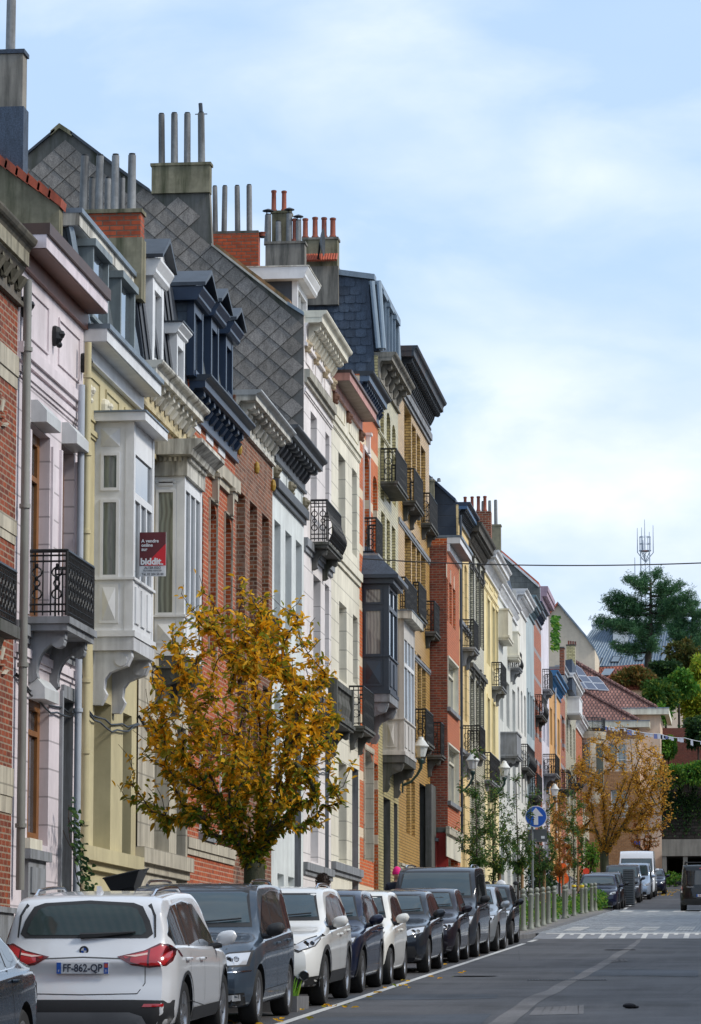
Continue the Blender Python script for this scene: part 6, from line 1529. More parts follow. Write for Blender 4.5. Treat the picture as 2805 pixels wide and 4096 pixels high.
simple('midnight blue crossover with black wing mirror, right behind the white sport utility car', PN, 51.5, -6.5, mk('mz'), DL['mz'], (-.95, -.1), H_(.70, .84, .5, .8), [(-.45, .5), (.45, .5), (.5, .76), (-.5, .76)], LOW(), (1.07, 1.44), .5, (.55, 1.0), ((-.25, .88), (-1.1, .92)), clad=.05)
simple('small creamy white hatchback with a rounded white wing mirror', P4, 55.6, -6.4, mk('fi'), DL['fi'], (-.45,), H_(.66, .84, .48, .7), None, LOW(.5), (1.05, 1.40), .5, (.62, .97), ((-.2, .85),), spokes=6)
simple('blue-black hatchback with swept-back headlights and wheels on the parking line', PK, 62.0, -6.42, mk('ki'), DL['ki'], (-.9, -.05), [(.40, .70), (.50, .64), (.78, .72), (.80, .84), (.55, .80)], [(-.4, .66), (.4, .66), (.42, .72), (-.42, .72)], LOW(.7, .28, .48), (1.03, 1.38), .55, (.64, .97), ((-.2, .86), (-1.0, .9)))
simple('black cherry hatchback between the blue-black hatchback and the dark van', PB, 69.0, -6.45, mk('cl'), DL['cl'], (-.85, -.05), H_(.66, .8, .45, .78), [(-.4, .6), (.4, .6), (.45, .7), (-.45, .7)], LOW(), (1.05, 1.39), .55, (.64, .98), ((-.2, .86), (-1.0, .9)))
simple('tall graphite passenger van with roof rails towering over the hatchbacks', PG, 73.4, -6.5, mk('vi'), DL['vi'], (-1.1, .15, 1.1), [(.52, .80), (.54, .66), (.82, .68), (.88, .88), (.68, .88)], [(-.45, .68), (.45, .68), (.48, .86), (-.48, .86)], LOW(.75, .28, .42), (1.24, 1.80), 1.0, (1.15, 1.14), ((0, 1.0),), mirm=BLKP, rails=(-1.9, .5), plate_t=None)
simple('small silver hatchback almost hidden behind the graphite van', PS, 79.0, -6.35, mk('cl'), DL['cl'], (-.85, -.05), H_(.66, .82, .45, .78), [(-.4, .6), (.4, .6), (.45, .7), (-.45, .7)], LOW(), (1.05, 1.39), .55, (.64, .98), ((-.2, .86),))
simple('black city car with silver headlight, last before the planted bed', PBL, 86.3, -6.45, mk('fi'), DL['fi'], (-.45,), H_(.66, .86, .44, .74), [(-.4, .6), (.4, .6), (.42, .68), (-.42, .68)], LOW(), (1.05, 1.40), .5, (.62, .97), ((-.2, .85),))
# leftmost sedan, only its rear quarter in frame
P0 = PAINT('glossy_dark_slate_paint', hx('1E2834'), .15, .22)
r = carroot('parked_car', 'dark slate saloon cut off by the left edge of the photo', 'car', GRP)
c = Car(4.7, 1.83, 1.44, [(-2.35, .92), (-2.3, 1.0), (-2.0, 1.05), (-1.75, 1.08), (-1.0, 1.36), (-.4, 1.44), (.1, 1.43), (.5, 1.36), (1.15, 1.02), (1.3, .96), (2.0, .86), (2.2, .78), (2.35, .66)], [(-2.35, .86), (-1.8, .97), (0, .93), (1.1, .9), (2.35, .6)], ax=(-1.42, 1.42), wr=.33, tumble=.74)
c.body(r, P0); c.details(r, P0, [(-1.5, 1.07), (-1.1, 1.01), (1.0, .95), (.95, 1.0), (.35, 1.3), (-.3, 1.35), (-.95, 1.28)], (-.85, .1), ws=(1.05, 1.36), wsx=.8, mir=(.95, .96), hand=((0, .86), (-1.0, .9)), chrome_w=True, seams=[[(-1.0, .45), (-.85, 1.0)], [(.05, .4), (.05, .95)]])
lights(c, r, H_(.6, .74, .5, .84)); lights(c, r, [(.55, .72), (.6, .66), (.86, .68), (.9, .88), (.6, .86)], REDL, -1, 'taillight')
for s_ in (1, -1): c.patch(r, 'taillight', [(-2.25, .72), (-2.05, .74), (-2.0, .86), (-2.22, .9)], 'y', REDD, .006, sgn=s_)
c.wheels(r, 6); place(r, 25.3 + 2.35, -6.88)
# far row beyond the raised table
simple('navy sport utility car with silver grille blade at the head of the far row', PN, 157.6, -6.5, mk('sv'), DL['sv'], (-1.0, -.15), H_(.74, .9, .52, .84), [(-.5, .45), (.5, .45), (.55, .86), (-.55, .86)], LOW(.7), (1.15, 1.55), .6, (.7, 1.06), ((-.25, .95),))
simple('black estate car with roof rails behind the navy sport utility car', PBL, 163.5, -6.45, mk('sv'), DL['sv'], (-1.0, -.15), H_(.74, .9, .52, .84), None, LOW(.7), (1.15, 1.55), .6, (.7, 1.06), (), rails=(-1.6, .2))
simple('dark hatchback tucked behind the slatted metal cabinet', PBL, 172.2, -6.2, mk('cl'), DL['cl'], (-.85, -.05), H_(), None, LOW(), (1.05, 1.39), .55, (.64, .98), ())
simple('grey people carrier with dark bonnet, taller than its neighbours in the far row', PG, 176.6, -6.05, mk('vi'), DL['vi'], (-1.1, .15, 1.1), H_(.7, .86, .54, .86), [(-.45, .68), (.45, .68), (.48, .86), (-.48, .86)], LOW(.75), (1.24, 1.80), 1.0, (1.15, 1.14), ())
simple('pale blue van-like car with grey bumper in the far row', PAINT('pale_blue_paint', hx('8FA0B4'), .4, .3), 185.0, -5.75, mk('vi'), DL['vi'], (-1.1, .15, 1.1), H_(.7, .86, .54, .86), [(-.45, .6), (.45, .6), (.48, .7), (-.48, .7)], LOW(.75), (1.24, 1.80), 1.0, (1.15, 1.14), ())
simple('dark compact car, last of the far row beside the white van', PN, 199.5, -5.2, mk('ki'), DL['ki'], (-.9, -.05), H_(), None, LOW(), (1.03, 1.38), .55, (.64, .97), ())
cv = Car(5.5, 2.05, 2.5, [(-2.75, 1.2), (-2.72, 2.35), (-2.5, 2.47), (-1, 2.5), (1.0, 2.5), (1.35, 2.42), (1.6, 2.15), (2.15, 1.32), (2.3, 1.22), (2.6, 1.05), (2.7, .95), (2.75, .85)], [(-2.75, 1.1), (0, 1.3), (1.9, 1.25), (2.75, .8)], ax=(-1.6, 1.75), wr=.35, tumble=.86, zb=.28)
simple('tall white panel van parked near the end of the street', PAINT('van_white_paint', hx('CDD3DA'), .05, .35), 191.0, -5.75, cv, [(.7, 1.42), (1.9, 1.36), (1.86, 1.44), (1.4, 1.95), (.75, 1.98)], (1.2,), H_(.78, .98, .6, .92), [(-.5, .75), (.5, .75), (.52, .95), (-.52, .95)], LOW(.8, .35, .5), (1.36, 2.1), 1.6, (1.8, 1.4), ())
# black van from behind, right edge
PV = PAINT('black_van_paint', hx('0C0D0F'), .05, .35)
r = carroot('delivery_van', 'black van seen from behind with ladder rack, cut off by the right edge', 'van')
c = Car(5.0, 1.96, 1.97, [(-2.5, 1.0), (-2.48, 1.75), (-2.4, 1.9), (-2.2, 1.96), (0, 1.97), (.9, 1.95), (1.3, 1.82), (1.95, 1.15), (2.3, 1.0), (2.45, .85), (2.5, .75)], [(-2.5, 1.0), (0, 1.05), (1.6, 1.05), (2.5, .7)], ax=(-1.5, 1.6), wr=.34, tumble=.86, zb=.26)
c.body(r, PV); c.details(r, PV, [(-2.3, 1.15), (1.5, 1.1), (1.4, 1.2), (.9, 1.75), (-2.2, 1.78)], (-1.0, .5), ws=(1.2, 1.85), wsx=1.3, mir=(1.4, 1.1), mirm=BLKP, seams=[[(.45, .4), (.45, 1.1)]])
c.patch(r, 'rear_window', [(-.80, 1.12), (.80, 1.12), (.76, 1.72), (-.76, 1.72)], 'x', GLASS('tinted_rear_glass', (.02, .024, .03), .05, .6, .6), .006, sgn=-1, res=.1)
for s_ in (1, -1):
    o = c.patch(r, 'taillight', [(s_ * .84, .75), (s_ * .93, .75), (s_ * .92, 1.25), (s_ * .86, 1.25)], 'x', REDD, .006, sgn=-1, res=.05)
    c.patch(o, 'lens', [(s_ * .855, .93), (s_ * .925, .93), (s_ * .92, 1.05), (s_ * .86, 1.05)], 'x', REDL, .012, sgn=-1, res=.05); c.patch(o, 'lens', [(s_ * .85, .78), (s_ * .925, .78), (s_ * .925, .86), (s_ * .855, .86)], 'x', LIGHTG, .012, sgn=-1, res=.05)
c.patch(r, 'brake_light', [(-.12, 1.79), (.12, 1.79), (.12, 1.83), (-.12, 1.83)], 'x', REDL, .008, sgn=-1)
c.patch(r, 'rear_bumper', [(-.92, .28), (.92, .28), (.92, .52), (-.92, .52)], 'x', BLKP, .015, sgn=-1, res=.1)
M = MB(); c.line(M, [(-.82, 1.76), (-.84, .56), (.84, .56), (.82, 1.76)], 'x', WELL, .01, -1); M.build('tailgate_gap', r, norm=False)
plate(c, r, 0, .66, 1, -1, '2-CAV-38', tcol=SM('plate_red_text', (.35, .03, .04), .5))
text('lettering', 'TRAFIC', .1, SM('badge_grey', (.4, .4, .42), .3, .6), r, face_mat(Vector((c.bvh.ray_cast(Vector((-6, .52, 1.02)), Vector((1, 0, 0)))[0].x - .012, .52, 1.02)), (0, -1, 0), (0, 0, 1)), bold=.002)
M = MB()
for y in (-.7, .7): M.tube([(-2.1, y, 2.1), (1.2, y, 2.1)], .02, 6, BLKP)
for x in (-2.0, -1.0, 0, 1.0): M.tube([(x, -.75, 2.06), (x, .75, 2.06)], .02, 6, BLKP); M.tube([(x, -.75, 2.06), (x, -.75, 1.93)], .02, 6, BLKP); M.tube([(x, .75, 2.06), (x, .75, 1.93)], .02, 6, BLKP)
M.build('roof_rack', r); c.wheels(r, 6); place(r, 150.8 + 2.5, -1.72, False, dz=.1)
# ------------------------------------------------------------------ vegetation
def LEAFM(name, stops, trans=.35):
    mt, nt, b = mat(name); g = nt.n('NewGeometry'); c = nt.ramp(g.outputs['Random Per Island'], [(p, hx(h)) for p, h in stops])
    L = mt.node_tree.links; L.new(c, b.inputs['Base Color']); b.inputs['Roughness'].default_value = .55; b.inputs['Specular IOR Level'].default_value = .3
    tr = nt.n('BsdfTranslucent', {0: c}); ms = nt.n('MixShader', {0: trans, 1: b.outputs[0], 2: tr.outputs[0]}); out = [n for n in mt.node_tree.nodes if n.type == 'OUTPUT_MATERIAL'][0]
    L.new(ms.outputs[0], out.inputs[0]); return mt
def leaf(M, p, d, l, w, m=None, fold=.25, roll=None):
    d = Vector(d).normalized(); a = d.cross(Vector((0, 0, 1)));
    if a.length < .05: a = Vector((1, 0, 0))
    a.normalize(); n = a.cross(d); r = random.uniform(-1.2, 1.2) if roll is None else roll
    a2 = a * cos(r) + n * sin(r); n2 = n * cos(r) - a * sin(r); p = Vector(p)
    dr = -n2 * 0 + Vector((0, 0, -.12 * l))
    B = p; T = p + d * l + dr; mid = p + d * l * .5
    L1 = p + d * l * .3 + a2 * w * .42 + n2 * w * fold; L2 = p + d * l * .68 + a2 * w * .4 + n2 * w * fold + dr * .4
    R1 = p + d * l * .3 - a2 * w * .42 + n2 * w * fold; R2 = p + d * l * .68 - a2 * w * .4 + n2 * w * fold + dr * .4
    i = len(M.v); M.v.extend([tuple(v) for v in (B, L1, L2, T, R2, R1)]); k = M.mid(m)
    M.f.append((i, i + 1, i + 2, i + 3)); M.f.append((i, i + 3, i + 4, i + 5)); M.mi += [k, k]
BARK = M_('mossy_bark', (.07, .07, .042), .9, .35, .5, (.035, .05, .012), bump=.9, scale=9); BARK2 = M_('dark_bark', (.045, .036, .028), .9, .3, .3, bump=.8, scale=9); TWIG = SM('thin_twig', (.05, .036, .026), .8)
def grow(trunk, targets, seg, rt, up=.25, pw=.46, wob=.12, lead=False, prim=()):
    nodes = [Vector(p) for p in trunk]; par = [-1] + list(range(len(trunk) - 1)); top = nodes[2 if lead else -1]; s0 = 2 if lead else max(0, len(trunk) - 2)
    tips = []
    for t in list(prim) + sorted(targets, key=lambda q: (q - top).length):
        best = len(trunk) - 1 if len(tips) < len(prim) else min(range(s0, len(nodes)), key=lambda i: (nodes[i] - t).length + 1.3 * max(0, nodes[i].z - t.z + .05))
        a = nodes[best]; L = (t - a).length; n = max(1, int(L / seg)); pr = best; off = Vector((random.uniform(-1, 1), random.uniform(-1, 1), random.uniform(-.3, .6))) * L * .12
        for k in range(1, n + 1):
            f = k / n; q = a.lerp(t, f) + off * sin(pi * f) + Vector((0, 0, -up * L * sin(pi * f) * .5)) + Vector([random.uniform(-1, 1) for _ in range(3)]) * seg * wob * (0 if k == n else 1)
            nodes.append(q); par.append(pr); pr = len(nodes) - 1
        tips.append(pr)
    cnt = [0] * len(nodes)
    for i in tips:
        while i >= 0: cnt[i] += 1; i = par[i]
    rad = [rt * max(1, c) ** pw for c in cnt]
    return nodes, par, rad, tips
def limbs(M, nodes, par, rad, m1, m2, thr=.03, base=None, rmax=9):
    for i, p in enumerate(par):
        if p < 0: continue
        r0, r1 = min(rad[p], rmax, rad[i] * 1.6), min(rad[i], rmax)
        M.tube([nodes[p], nodes[i] + (nodes[i] - nodes[p]) * .04], [r0, r1], 8 if r1 > .06 else (5 if r1 > .02 else 3), m1 if r1 > thr else m2, cap=False)
def broadleaf(label, pos, th, tr, crown, n, lm, leafs=(.13, .05), per=11, seg=.22, rt=.0045, bark=None, cat='tree', name='tree', lean=(0, 0), shell=.45, group=None, droop=.4, up=.25, spread=.35, pw=.46, cmod=None, along=.5, lead=False, wob=.12, np_=0, lm2=None, lz=0, scat=0):
    """crown: list of (cx,cy,cz,rx,ry,rz) ellipsoids relative to pos"""
    bark = bark or BARK; root = empty(name, pos, label, cat, group); P = Vector(pos)
    T = []
    tot = sum(c[3] * c[4] * c[5] for c in crown)
    for c in crown:
        for _ in range(int(n * c[3] * c[4] * c[5] / tot)):
            while True:
                v = Vector([random.uniform(-1, 1) for _ in range(3)])
                if v.length <= 1 and v.length > 1e-3: break
            r = v.length; v = v.normalized() * (r ** shell)
            q = P + Vector((c[0] + v.x * c[3], c[1] + v.y * c[4], c[2] + v.z * c[5]))
            if cmod and not cmod(q): continue
            T.append(q)
    tk = [P + Vector((lean[0] * t, lean[1] * t, th * t)) + Vector((.02 * sin(5 * t), 0, 0)) for t in (0, .2, .4, .6, .8, 1)]
    c = crown[0]; prim = []
    for i in range(np_):
        a = 2 * pi * (i + random.uniform(-.2, .2)) / np_; e = (.35, .75, .5)[i % 3]; prim.append(P + Vector((c[0] + cos(a) * c[3] * .62, c[1] + sin(a) * c[4] * .62, c[2] + c[5] * (e - .45))))
    if np_: prim.append(P + Vector((c[0] + .1, c[1], c[2] + c[5] * .45)))
    nodes, par, rad, tips = grow(tk, T, seg, rt, up, pw, wob, lead, prim)
    for i in range(6): rad[i] = tr * (1.25 if i == 0 else 1.0 - (.16 if lead else .02) * i)
    M = MB(); limbs(M, nodes, par, rad, bark, TWIG, rmax=tr * .8 if False else tr)
    M.tube([tk[0] - Vector((0, 0, .2)), tk[0] + Vector((0, 0, .12))], [tr * 1.5, tr * 1.2], 10, bark)
    for i in range(5): M.tube([tk[i], tk[i + 1]], [rad[i], rad[i + 1]], 12, bark, cap=False)
    M.ball(tk[-1], tr * .95, bark, 10, (1, 1, .9))
    M.build('trunk', root, smooth='all', norm=False)
    M = MB(); cc = P + Vector((crown[0][0], crown[0][1], crown[0][2]))
    for t in tips:
        i = t; k = 0
        for j in range(per):
            p = nodes[i]; q = nodes[par[i]]; f = random.random(); b = p.lerp(q, f * .9) + Vector([random.gauss(0, 1) for _ in range(3)]) * scat
            o = (p - q).normalized() + Vector([random.uniform(-1, 1) for _ in range(3)]) * .9 + Vector((0, 0, -droop))
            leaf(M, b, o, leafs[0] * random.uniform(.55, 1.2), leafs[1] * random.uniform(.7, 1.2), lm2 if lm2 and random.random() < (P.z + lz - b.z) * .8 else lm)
            if random.random() < along and par[i] > 5: i = par[i]
    M.build('foliage', root, norm=False)
    return root
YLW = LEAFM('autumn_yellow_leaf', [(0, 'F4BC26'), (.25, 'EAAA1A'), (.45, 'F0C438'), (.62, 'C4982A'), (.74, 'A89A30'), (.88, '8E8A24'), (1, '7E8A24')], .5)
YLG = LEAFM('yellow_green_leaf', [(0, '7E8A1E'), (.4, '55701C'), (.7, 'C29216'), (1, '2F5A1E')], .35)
random.seed(21)
ty = 45.7; tx = -6.37; P = (tx, ty, gz(ty) + .1)
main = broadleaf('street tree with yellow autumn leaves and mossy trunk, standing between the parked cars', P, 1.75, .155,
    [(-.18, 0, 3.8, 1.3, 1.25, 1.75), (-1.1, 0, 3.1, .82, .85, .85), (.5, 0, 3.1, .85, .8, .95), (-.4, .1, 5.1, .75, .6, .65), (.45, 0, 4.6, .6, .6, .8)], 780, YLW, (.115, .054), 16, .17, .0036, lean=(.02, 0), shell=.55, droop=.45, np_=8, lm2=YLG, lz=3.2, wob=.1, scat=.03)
# bed kerb with grass
def bed(x0, x1, ya, yb, h=.16):
    M = MB(); M.box(x1 - .18, x1, ya, yb, gz(ya) - .2, gz(yb) + h, KERB); M.box(x0, x1 - .182, ya, ya + .16, gz(ya) - .2, gz(ya) + h - .01, KERB); M.box(x0, x1 - .182, yb - .16, yb, gz(ya) - .2, gz(yb) + h - .01, KERB)
    M.box(x0, x1 - .182, ya + .162, yb - .162, gz(ya) - .2, gz(ya) + h - .05, EARTH); return tag(M.build('planting_bed'), kind='structure')
GRASSM = LEAFM('grass_blade', [(0, '6C9E30'), (.5, '4A7E20'), (1, '90A83C')], .3)
GREEN = LEAFM('green_leaf', [(0, '4E802C'), (.4, '386826'), (.75, '669434'), (1, '8EA038')], .3)
def grass(x0, x1, ya, yb, n, h=.25, z=0):
    M = MB()
    for _ in range(n):
        x, y = random.uniform(x0, x1), random.uniform(ya, yb); l = random.uniform(.4, 1) * h; a = random.uniform(0, 6.3)
        leaf(M, (x, y, gz(y) + z), (cos(a) * .35, sin(a) * .35, 1), l, .02, GRASSM, roll=random.uniform(0, 3))
    return tag(M.build('grass', norm=False), kind='stuff')
def leafy(x0, x1, ya, yb, n, h, z=0, m=None, sz=.09, name='ground_cover'):
    M = MB()
    for _ in range(n):
        x, y = random.uniform(x0, x1), random.uniform(ya, yb); hh = h * (.35 + .65 * abs(sin(x * 3.1 + y * 1.3) * cos(y * .9))); q = random.random() ** .7 * hh
        leaf(M, (x, y, gz(y) + z + q), (random.uniform(-1, 1), random.uniform(-1, 1), random.uniform(-.2, .9)), sz * random.uniform(.6, 1.3), sz * .6, m or GREEN)
    return tag(M.build(name, norm=False), kind='stuff')
bed(-7.6, -5.72, 45.05, 46.3); grass(-7.3, -5.85, 45.1, 46.25, 1500, .42, .1)
bed(-7.6, -5.72, 83.2, 85.9); grass(-7.3, -5.9, 83.3, 85.8, 500, .3, .1)
leafy(-6.6, -5.95, 83.3, 85.0, 260, .9, .1, name='weeds', sz=.12)
leafy(-7.5, -6.45, 100, 112, 700, .4, .12); leafy(-8.1, -6.4, 114, 151, 3800, .75, .12, sz=.13)
M = MB(); random.seed(9)
for _ in range(46):
    y = random.uniform(38, 60) if random.random() < .8 else random.uniform(60, 90); x = -5.45 + random.gauss(0, .32); leaf(M, (x, y, gz(y) + .02), (random.uniform(-1, 1), random.uniform(-1, 1), .05), .12, .06, YLW, roll=0)
for _ in range(60):
    y = random.uniform(195, 215); x = random.uniform(-5, -3.8); leaf(M, (x, y, gz(y) + .03), (random.uniform(-1, 1), random.uniform(-1, 1), .05), .14, .09, YLW, roll=0)
tag(M.build('fallen_leaves', norm=False), kind='stuff')
# saplings + stakes
SAP = LEAFM('small_green_leaf', [(0, '4A6E34'), (.5, '38582C'), (.8, '5C803A'), (1, '8A8A34')], .3); ORL = LEAFM('orange_brown_leaf', [(0, 'A8642A'), (.5, '8A5A2A'), (.8, 'B87A30'), (1, '5A6A2C')], .3)
STK = M_('round_wooden_stake', hx('9A7A55'), .8, .2, .4, scale=9)
ordn = ['nearest', 'second', 'third', 'fourth', 'fifth', 'sixth']
for i, (px, D, top, lm) in enumerate(((1928, 99, 2975, SAP), (1994, 107, 3040, SAP), (2092, 118, 3080, SAP), (2178, 131, 3130, SAP), (2258, 145, 3180, ORL), (2316, 158, 3130, SAP))):
    x = (px - 2985) / F * D; H = ony(px, top, D)[1] - gz(D) - .12
    broadleaf(('%s slender sapling in the row behind the bollards, ' % ordn[i]) + ('with orange-brown leaves' if lm is ORL else 'with sparse small green leaves'), (x, D, gz(D) + .12), H * .93, .04,
              [(0, 0, H * .62, .62 + .08 * (i % 2), .6, H * .38), (.1, 0, H * .5, .5, .5, H * .2)], 125 + 25 * (i > 2), lm, (.12, .045), 15, .3, .0035, bark=BARK2, lead=True, wob=.06, up=.1, scat=.05, name='sapling', group='slender saplings behind the bollards', shell=.7)
    M = MB(); sx = x + .19 * (1 if i % 2 else .8); hh = (1.75, 1.8, 2.0, 1.95, 1.9, 2.3)[i]; D2 = D + .1
    M.tube([(sx, D2, gz(D2)), (sx, D2, gz(D2) + hh)], .055, 10, STK); M.lathe((sx, D2, gz(D2) + hh), [(.055, 0), (.04, .02), (.001, .025)], 10, STK)
    M.tube([(sx - .08, D2 - .06, gz(D2) + hh - .3), (x - .03, D - .05, gz(D2) + hh - .32)], .02, 5, BLKP)
    tag(M.build('wooden_stake', origin=(sx, D2, gz(D2)), smooth=True), 'round wooden stake supporting the %s sapling' % ordn[i], 'stake', 'wooden stakes beside the saplings')
# far autumn trees
broadleaf('large half-bare autumn tree with orange-gold leaves in front of the pink-beige end building', (-7.25, 186, gz(186) + .1), 2.3, .25,
          [(1.0, 0, 6.6, 2.6, 1.6, 2.7), (-1.5, 0, 5.4, 1.7, 1.2, 2.0), (2.5, 0, 5.6, 1.4, 1.1, 2.3)], 760, LEAFM('gold_orange_leaf', [(0, 'DEAA38'), (.4, 'BC8A34'), (.7, 'E2B84C'), (1, '8E7440')], .35), (.17, .08), 14, .45, .0062, bark=BARK, shell=.5, wob=.05, up=.16, np_=8, along=.6, scat=.09)
broadleaf('small sparse autumn tree at the right of the large autumn tree', (-6.1, 225, gz(225)), 2.2, .09, [(0, 0, 3.6, 1.2, 1, 1.3)], 110, ORL, (.2, .09), 8, .35, .008, bark=BARK2, wob=.05, np_=5)
def bush(label, pos, rs, n, lm, sz=.2, name='shrub', cat='shrub', trunk=True, group=None, lumps=14, stem=None):
    root = empty(name, pos, label, cat, group); P = Vector(pos); M = MB(); C = []
    for _ in range(lumps):
        v = Vector([random.uniform(-1, 1) for _ in range(3)]); v = v.normalized() * random.uniform(.3, .85); C.append((Vector((v.x * rs[0], v.y * rs[1], rs[2] + v.z * rs[2])), random.uniform(.16, .36)))
    C.append((Vector((0, 0, rs[2])), .5))
    for i in range(n):
        c, k = random.choice(C); v = Vector([random.gauss(0, 1) for _ in range(3)]).normalized() * (random.uniform(.3, 1.0) ** .5 + random.expovariate(6))
        q = P + c + Vector((v.x * rs[0] * k, v.y * rs[1] * k, v.z * rs[2] * k))
        if q.z < P.z: q.z = P.z + random.uniform(0, .3)
        leaf(M, q, v + Vector([random.uniform(-1, 1) for _ in range(3)]) * .7, sz * random.uniform(.6, 1.4), sz * .62, lm)
    M.build('foliage', root, norm=False)
    T = MB(); st = stem or P - Vector((0, 0, .3)); T.tube([st, P + Vector((0, 0, rs[2] * .5)), P + Vector((rs[0] * .1, 0, rs[2] * 1.5))], [max(.04, rs[0] * .07), rs[0] * .06, rs[0] * .02], 7, BARK2)
    for c, k in C: T.tube([P + Vector((0, 0, rs[2] * .4)), P + c], [max(.02, rs[0] * .03), .02], 5, BARK2)
    T.build('trunk', root); return root
DGR = LEAFM('dark_green_leaf', [(0, '2C4A2A'), (.5, '1F3A22'), (.85, '3C5A2C'), (1, '56702E')], .25); YGR = LEAFM('yellow_green_tree_leaf', [(0, '7C9A2C'), (.35, 'A8B032'), (.7, '5E8430'), (1, 'CABA34')], .35); RUST = LEAFM('rust_leaf', [(0, '6E5230'), (.35, '4E5E2C'), (.75, '86602E'), (1, '3A5428')], .3)
bush('dark green climbing shrub against the facade behind the orange figure', (-9.2, 160, gz(160)), (1.0, 1.6, 1.9), 1500, DGR, .16)
bush('green shrub between the red figure and the end building', (-8.6, 196, gz(196)), (.8, 1.0, 1.7), 900, GREEN, .18)
bush('bright green bush filling the bed behind the last bollards', (-6.5, 152.5, gz(152)), (.85, 2.4, .62), 1400, GREEN, .12)
bush('low green bush growing on the verge by the dark underpass', ony(2700, 3552, 228)[0] and (ony(2700, 3552, 228)[0], 228, ony(2700, 3552, 228)[1]), (1.3, 1.5, .55), 900, GREEN, .16)
# ivy vine
M = MB(); random.seed(12); st = []
for k in range(3):
    pts = []
    for i in range(14):
        t = i / 13; px = 352 - 85 * t + 14 * sin(t * 7 + k * 2); py = 3640 - 420 * t * (1 - .12 * k)
        y, z = onx(px, py, -10.08 + .03 * k); pts.append(Vector((-10.08 + .03 * k, y, z)))
    M.tube(pts, .008, 4, TWIG)
    for i in range(60 if k < 2 else 40):
        q = random.choice(pts) + Vector((random.uniform(0, .12), random.uniform(-.35, .35), random.uniform(-.12, .12))); leaf(M, q, (random.uniform(.1, 1), random.uniform(-1, 1), random.uniform(-1, .4)), .10, .075, DGR)
tag(M.build('climbing_ivy', norm=False, origin=(-10.1, 46.5, gz(46))), 'thin ivy climbing beside the grey door of the pink house', 'ivy')
M = MB()
for i in range(260):
    y, z = onx(random.uniform(2196, 2212), random.uniform(2470, 2600), XF); leaf(M, (XF + random.uniform(.02, .3), y, z), (1, random.uniform(-1, 1), random.uniform(-1, 1)), .25, .17, GREEN)
tag(M.build('climbing_ivy', norm=False, origin=(XF, 184, 12)), 'bright green creeper hanging high on the wall below the mauve gutter', 'ivy')
# pine
NEED = LEAFM('pine_needles', [(0, '3E6644'), (.5, '2E5436'), (.85, '527C4E'), (1, '6A8A56')], .2)
def pine(label, Y, tx0, ty0, tx1, ty1, brs, n=46, sc=1.0):
    ze = gz(250); x0, z0 = ony(tx0, ty0, Y); x1, z1 = ony(tx1, ty1, Y); root = empty('pine_tree', (x1, Y, ze), label, 'tree')
    T = MB(); T.tube([(x1, Y, ze), (x1, Y, z1), ((x0 + x1) / 2 + .1, Y, (z0 + z1) / 2), (x0, Y, z0)], [.34, .30, .2, .04], 10, BARK2); M = MB()
    for (ex, ey, sy) in brs:
        t = (sy - ty0) / (ty1 - ty0); sx = tx0 + (tx1 - tx0) * t
        a = Vector((ony(sx, sy, Y)[0], Y, ony(sx, sy, Y)[1])); yy = Y + random.uniform(-1.6, 1.6); e = Vector((ony(ex, ey, yy)[0], yy, ony(ex, ey, yy)[1])); L = (e - a).length
        pts = [a.lerp(e, f) + Vector((0, 0, -.10 * L * sin(pi * f))) for f in (0, .2, .4, .6, .8, 1)]; T.tube(pts, [.09, .07, .05, .04, .03, .015], 5, BARK2)
        k = int(n * L / 2)
        for i in range(k):
            f = random.uniform(.22, 1.02) ** .8; j = min(4, int(f * 5)); c = pts[j].lerp(pts[j + 1], min(1, f * 5 - j)) + Vector((random.gauss(0, .22), random.gauss(0, .45), random.gauss(.12, .24))) * (1.15 - .4 * f)
            for _ in range(15): leaf(M, c + Vector([random.gauss(0, .1) for _ in range(3)]), Vector((random.gauss(0, 1), random.gauss(0, 1), random.gauss(.6, .8))), .26 * sc, .045, NEED)
    T.build('trunk', root, smooth='all'); M.build('foliage', root, norm=False); return root
Z2 = lambda x, y: (2200 + x / 2.582, 2050 + y / 2.582)
def zb_(l): return [(Z2(a, b)[0], Z2(a, b)[1], Z2(0, c)[1]) for a, b, c in l]
random.seed(31)
pine('tall spreading pine with bare lower trunk in front of the radio mast', 268, *Z2(1045, 690), *Z2(1005, 1660), zb_([(800, 690, 780), (880, 720, 800), (1120, 625, 740), (960, 670, 760), (1210, 730, 830), (1360, 760, 860), (900, 780, 840), (1290, 790, 870), (640, 860, 960), (570, 920, 990), (730, 870, 960), (1465, 850, 970), (1380, 880, 960), (1160, 900, 960), (850, 960, 1010), (620, 1000, 1040), (690, 1010, 1050), (1300, 980, 1040), (1460, 960, 1060), (1150, 1040, 1090), (470, 1115, 1190), (560, 1130, 1190), (650, 1140, 1190), (760, 1140, 1190), (870, 1140, 1180), (1220, 1090, 1140), (870, 1230, 1290), (950, 1200, 1260), (1130, 1260, 1300), (1060, 1210, 1270), (650, 1385, 1440), (740, 1400, 1440), (860, 1390, 1430), (940, 1330, 1400), (1110, 1400, 1430), (1090, 1340, 1390), (900, 1000, 1080), (1000, 1120, 1200), (1180, 1160, 1220)]), 60)
pine('dark dense pine behind and right of the spreading pine', 282, *Z2(1480, 950), *Z2(1430, 1700), zb_([(1490, 950, 1000), (1420, 980, 1060), (1250, 990, 1070), (1562, 1040, 1100), (1280, 1080, 1140), (1600, 1130, 1180), (1220, 1160, 1230), (1330, 1150, 1210), (1620, 1220, 1300), (1250, 1240, 1310), (1350, 1260, 1330), (1600, 1320, 1400), (1270, 1330, 1400), (1380, 1380, 1440), (1640, 1420, 1500), (1500, 1200, 1260), (1520, 1340, 1400)]), 90)
random.seed(5)
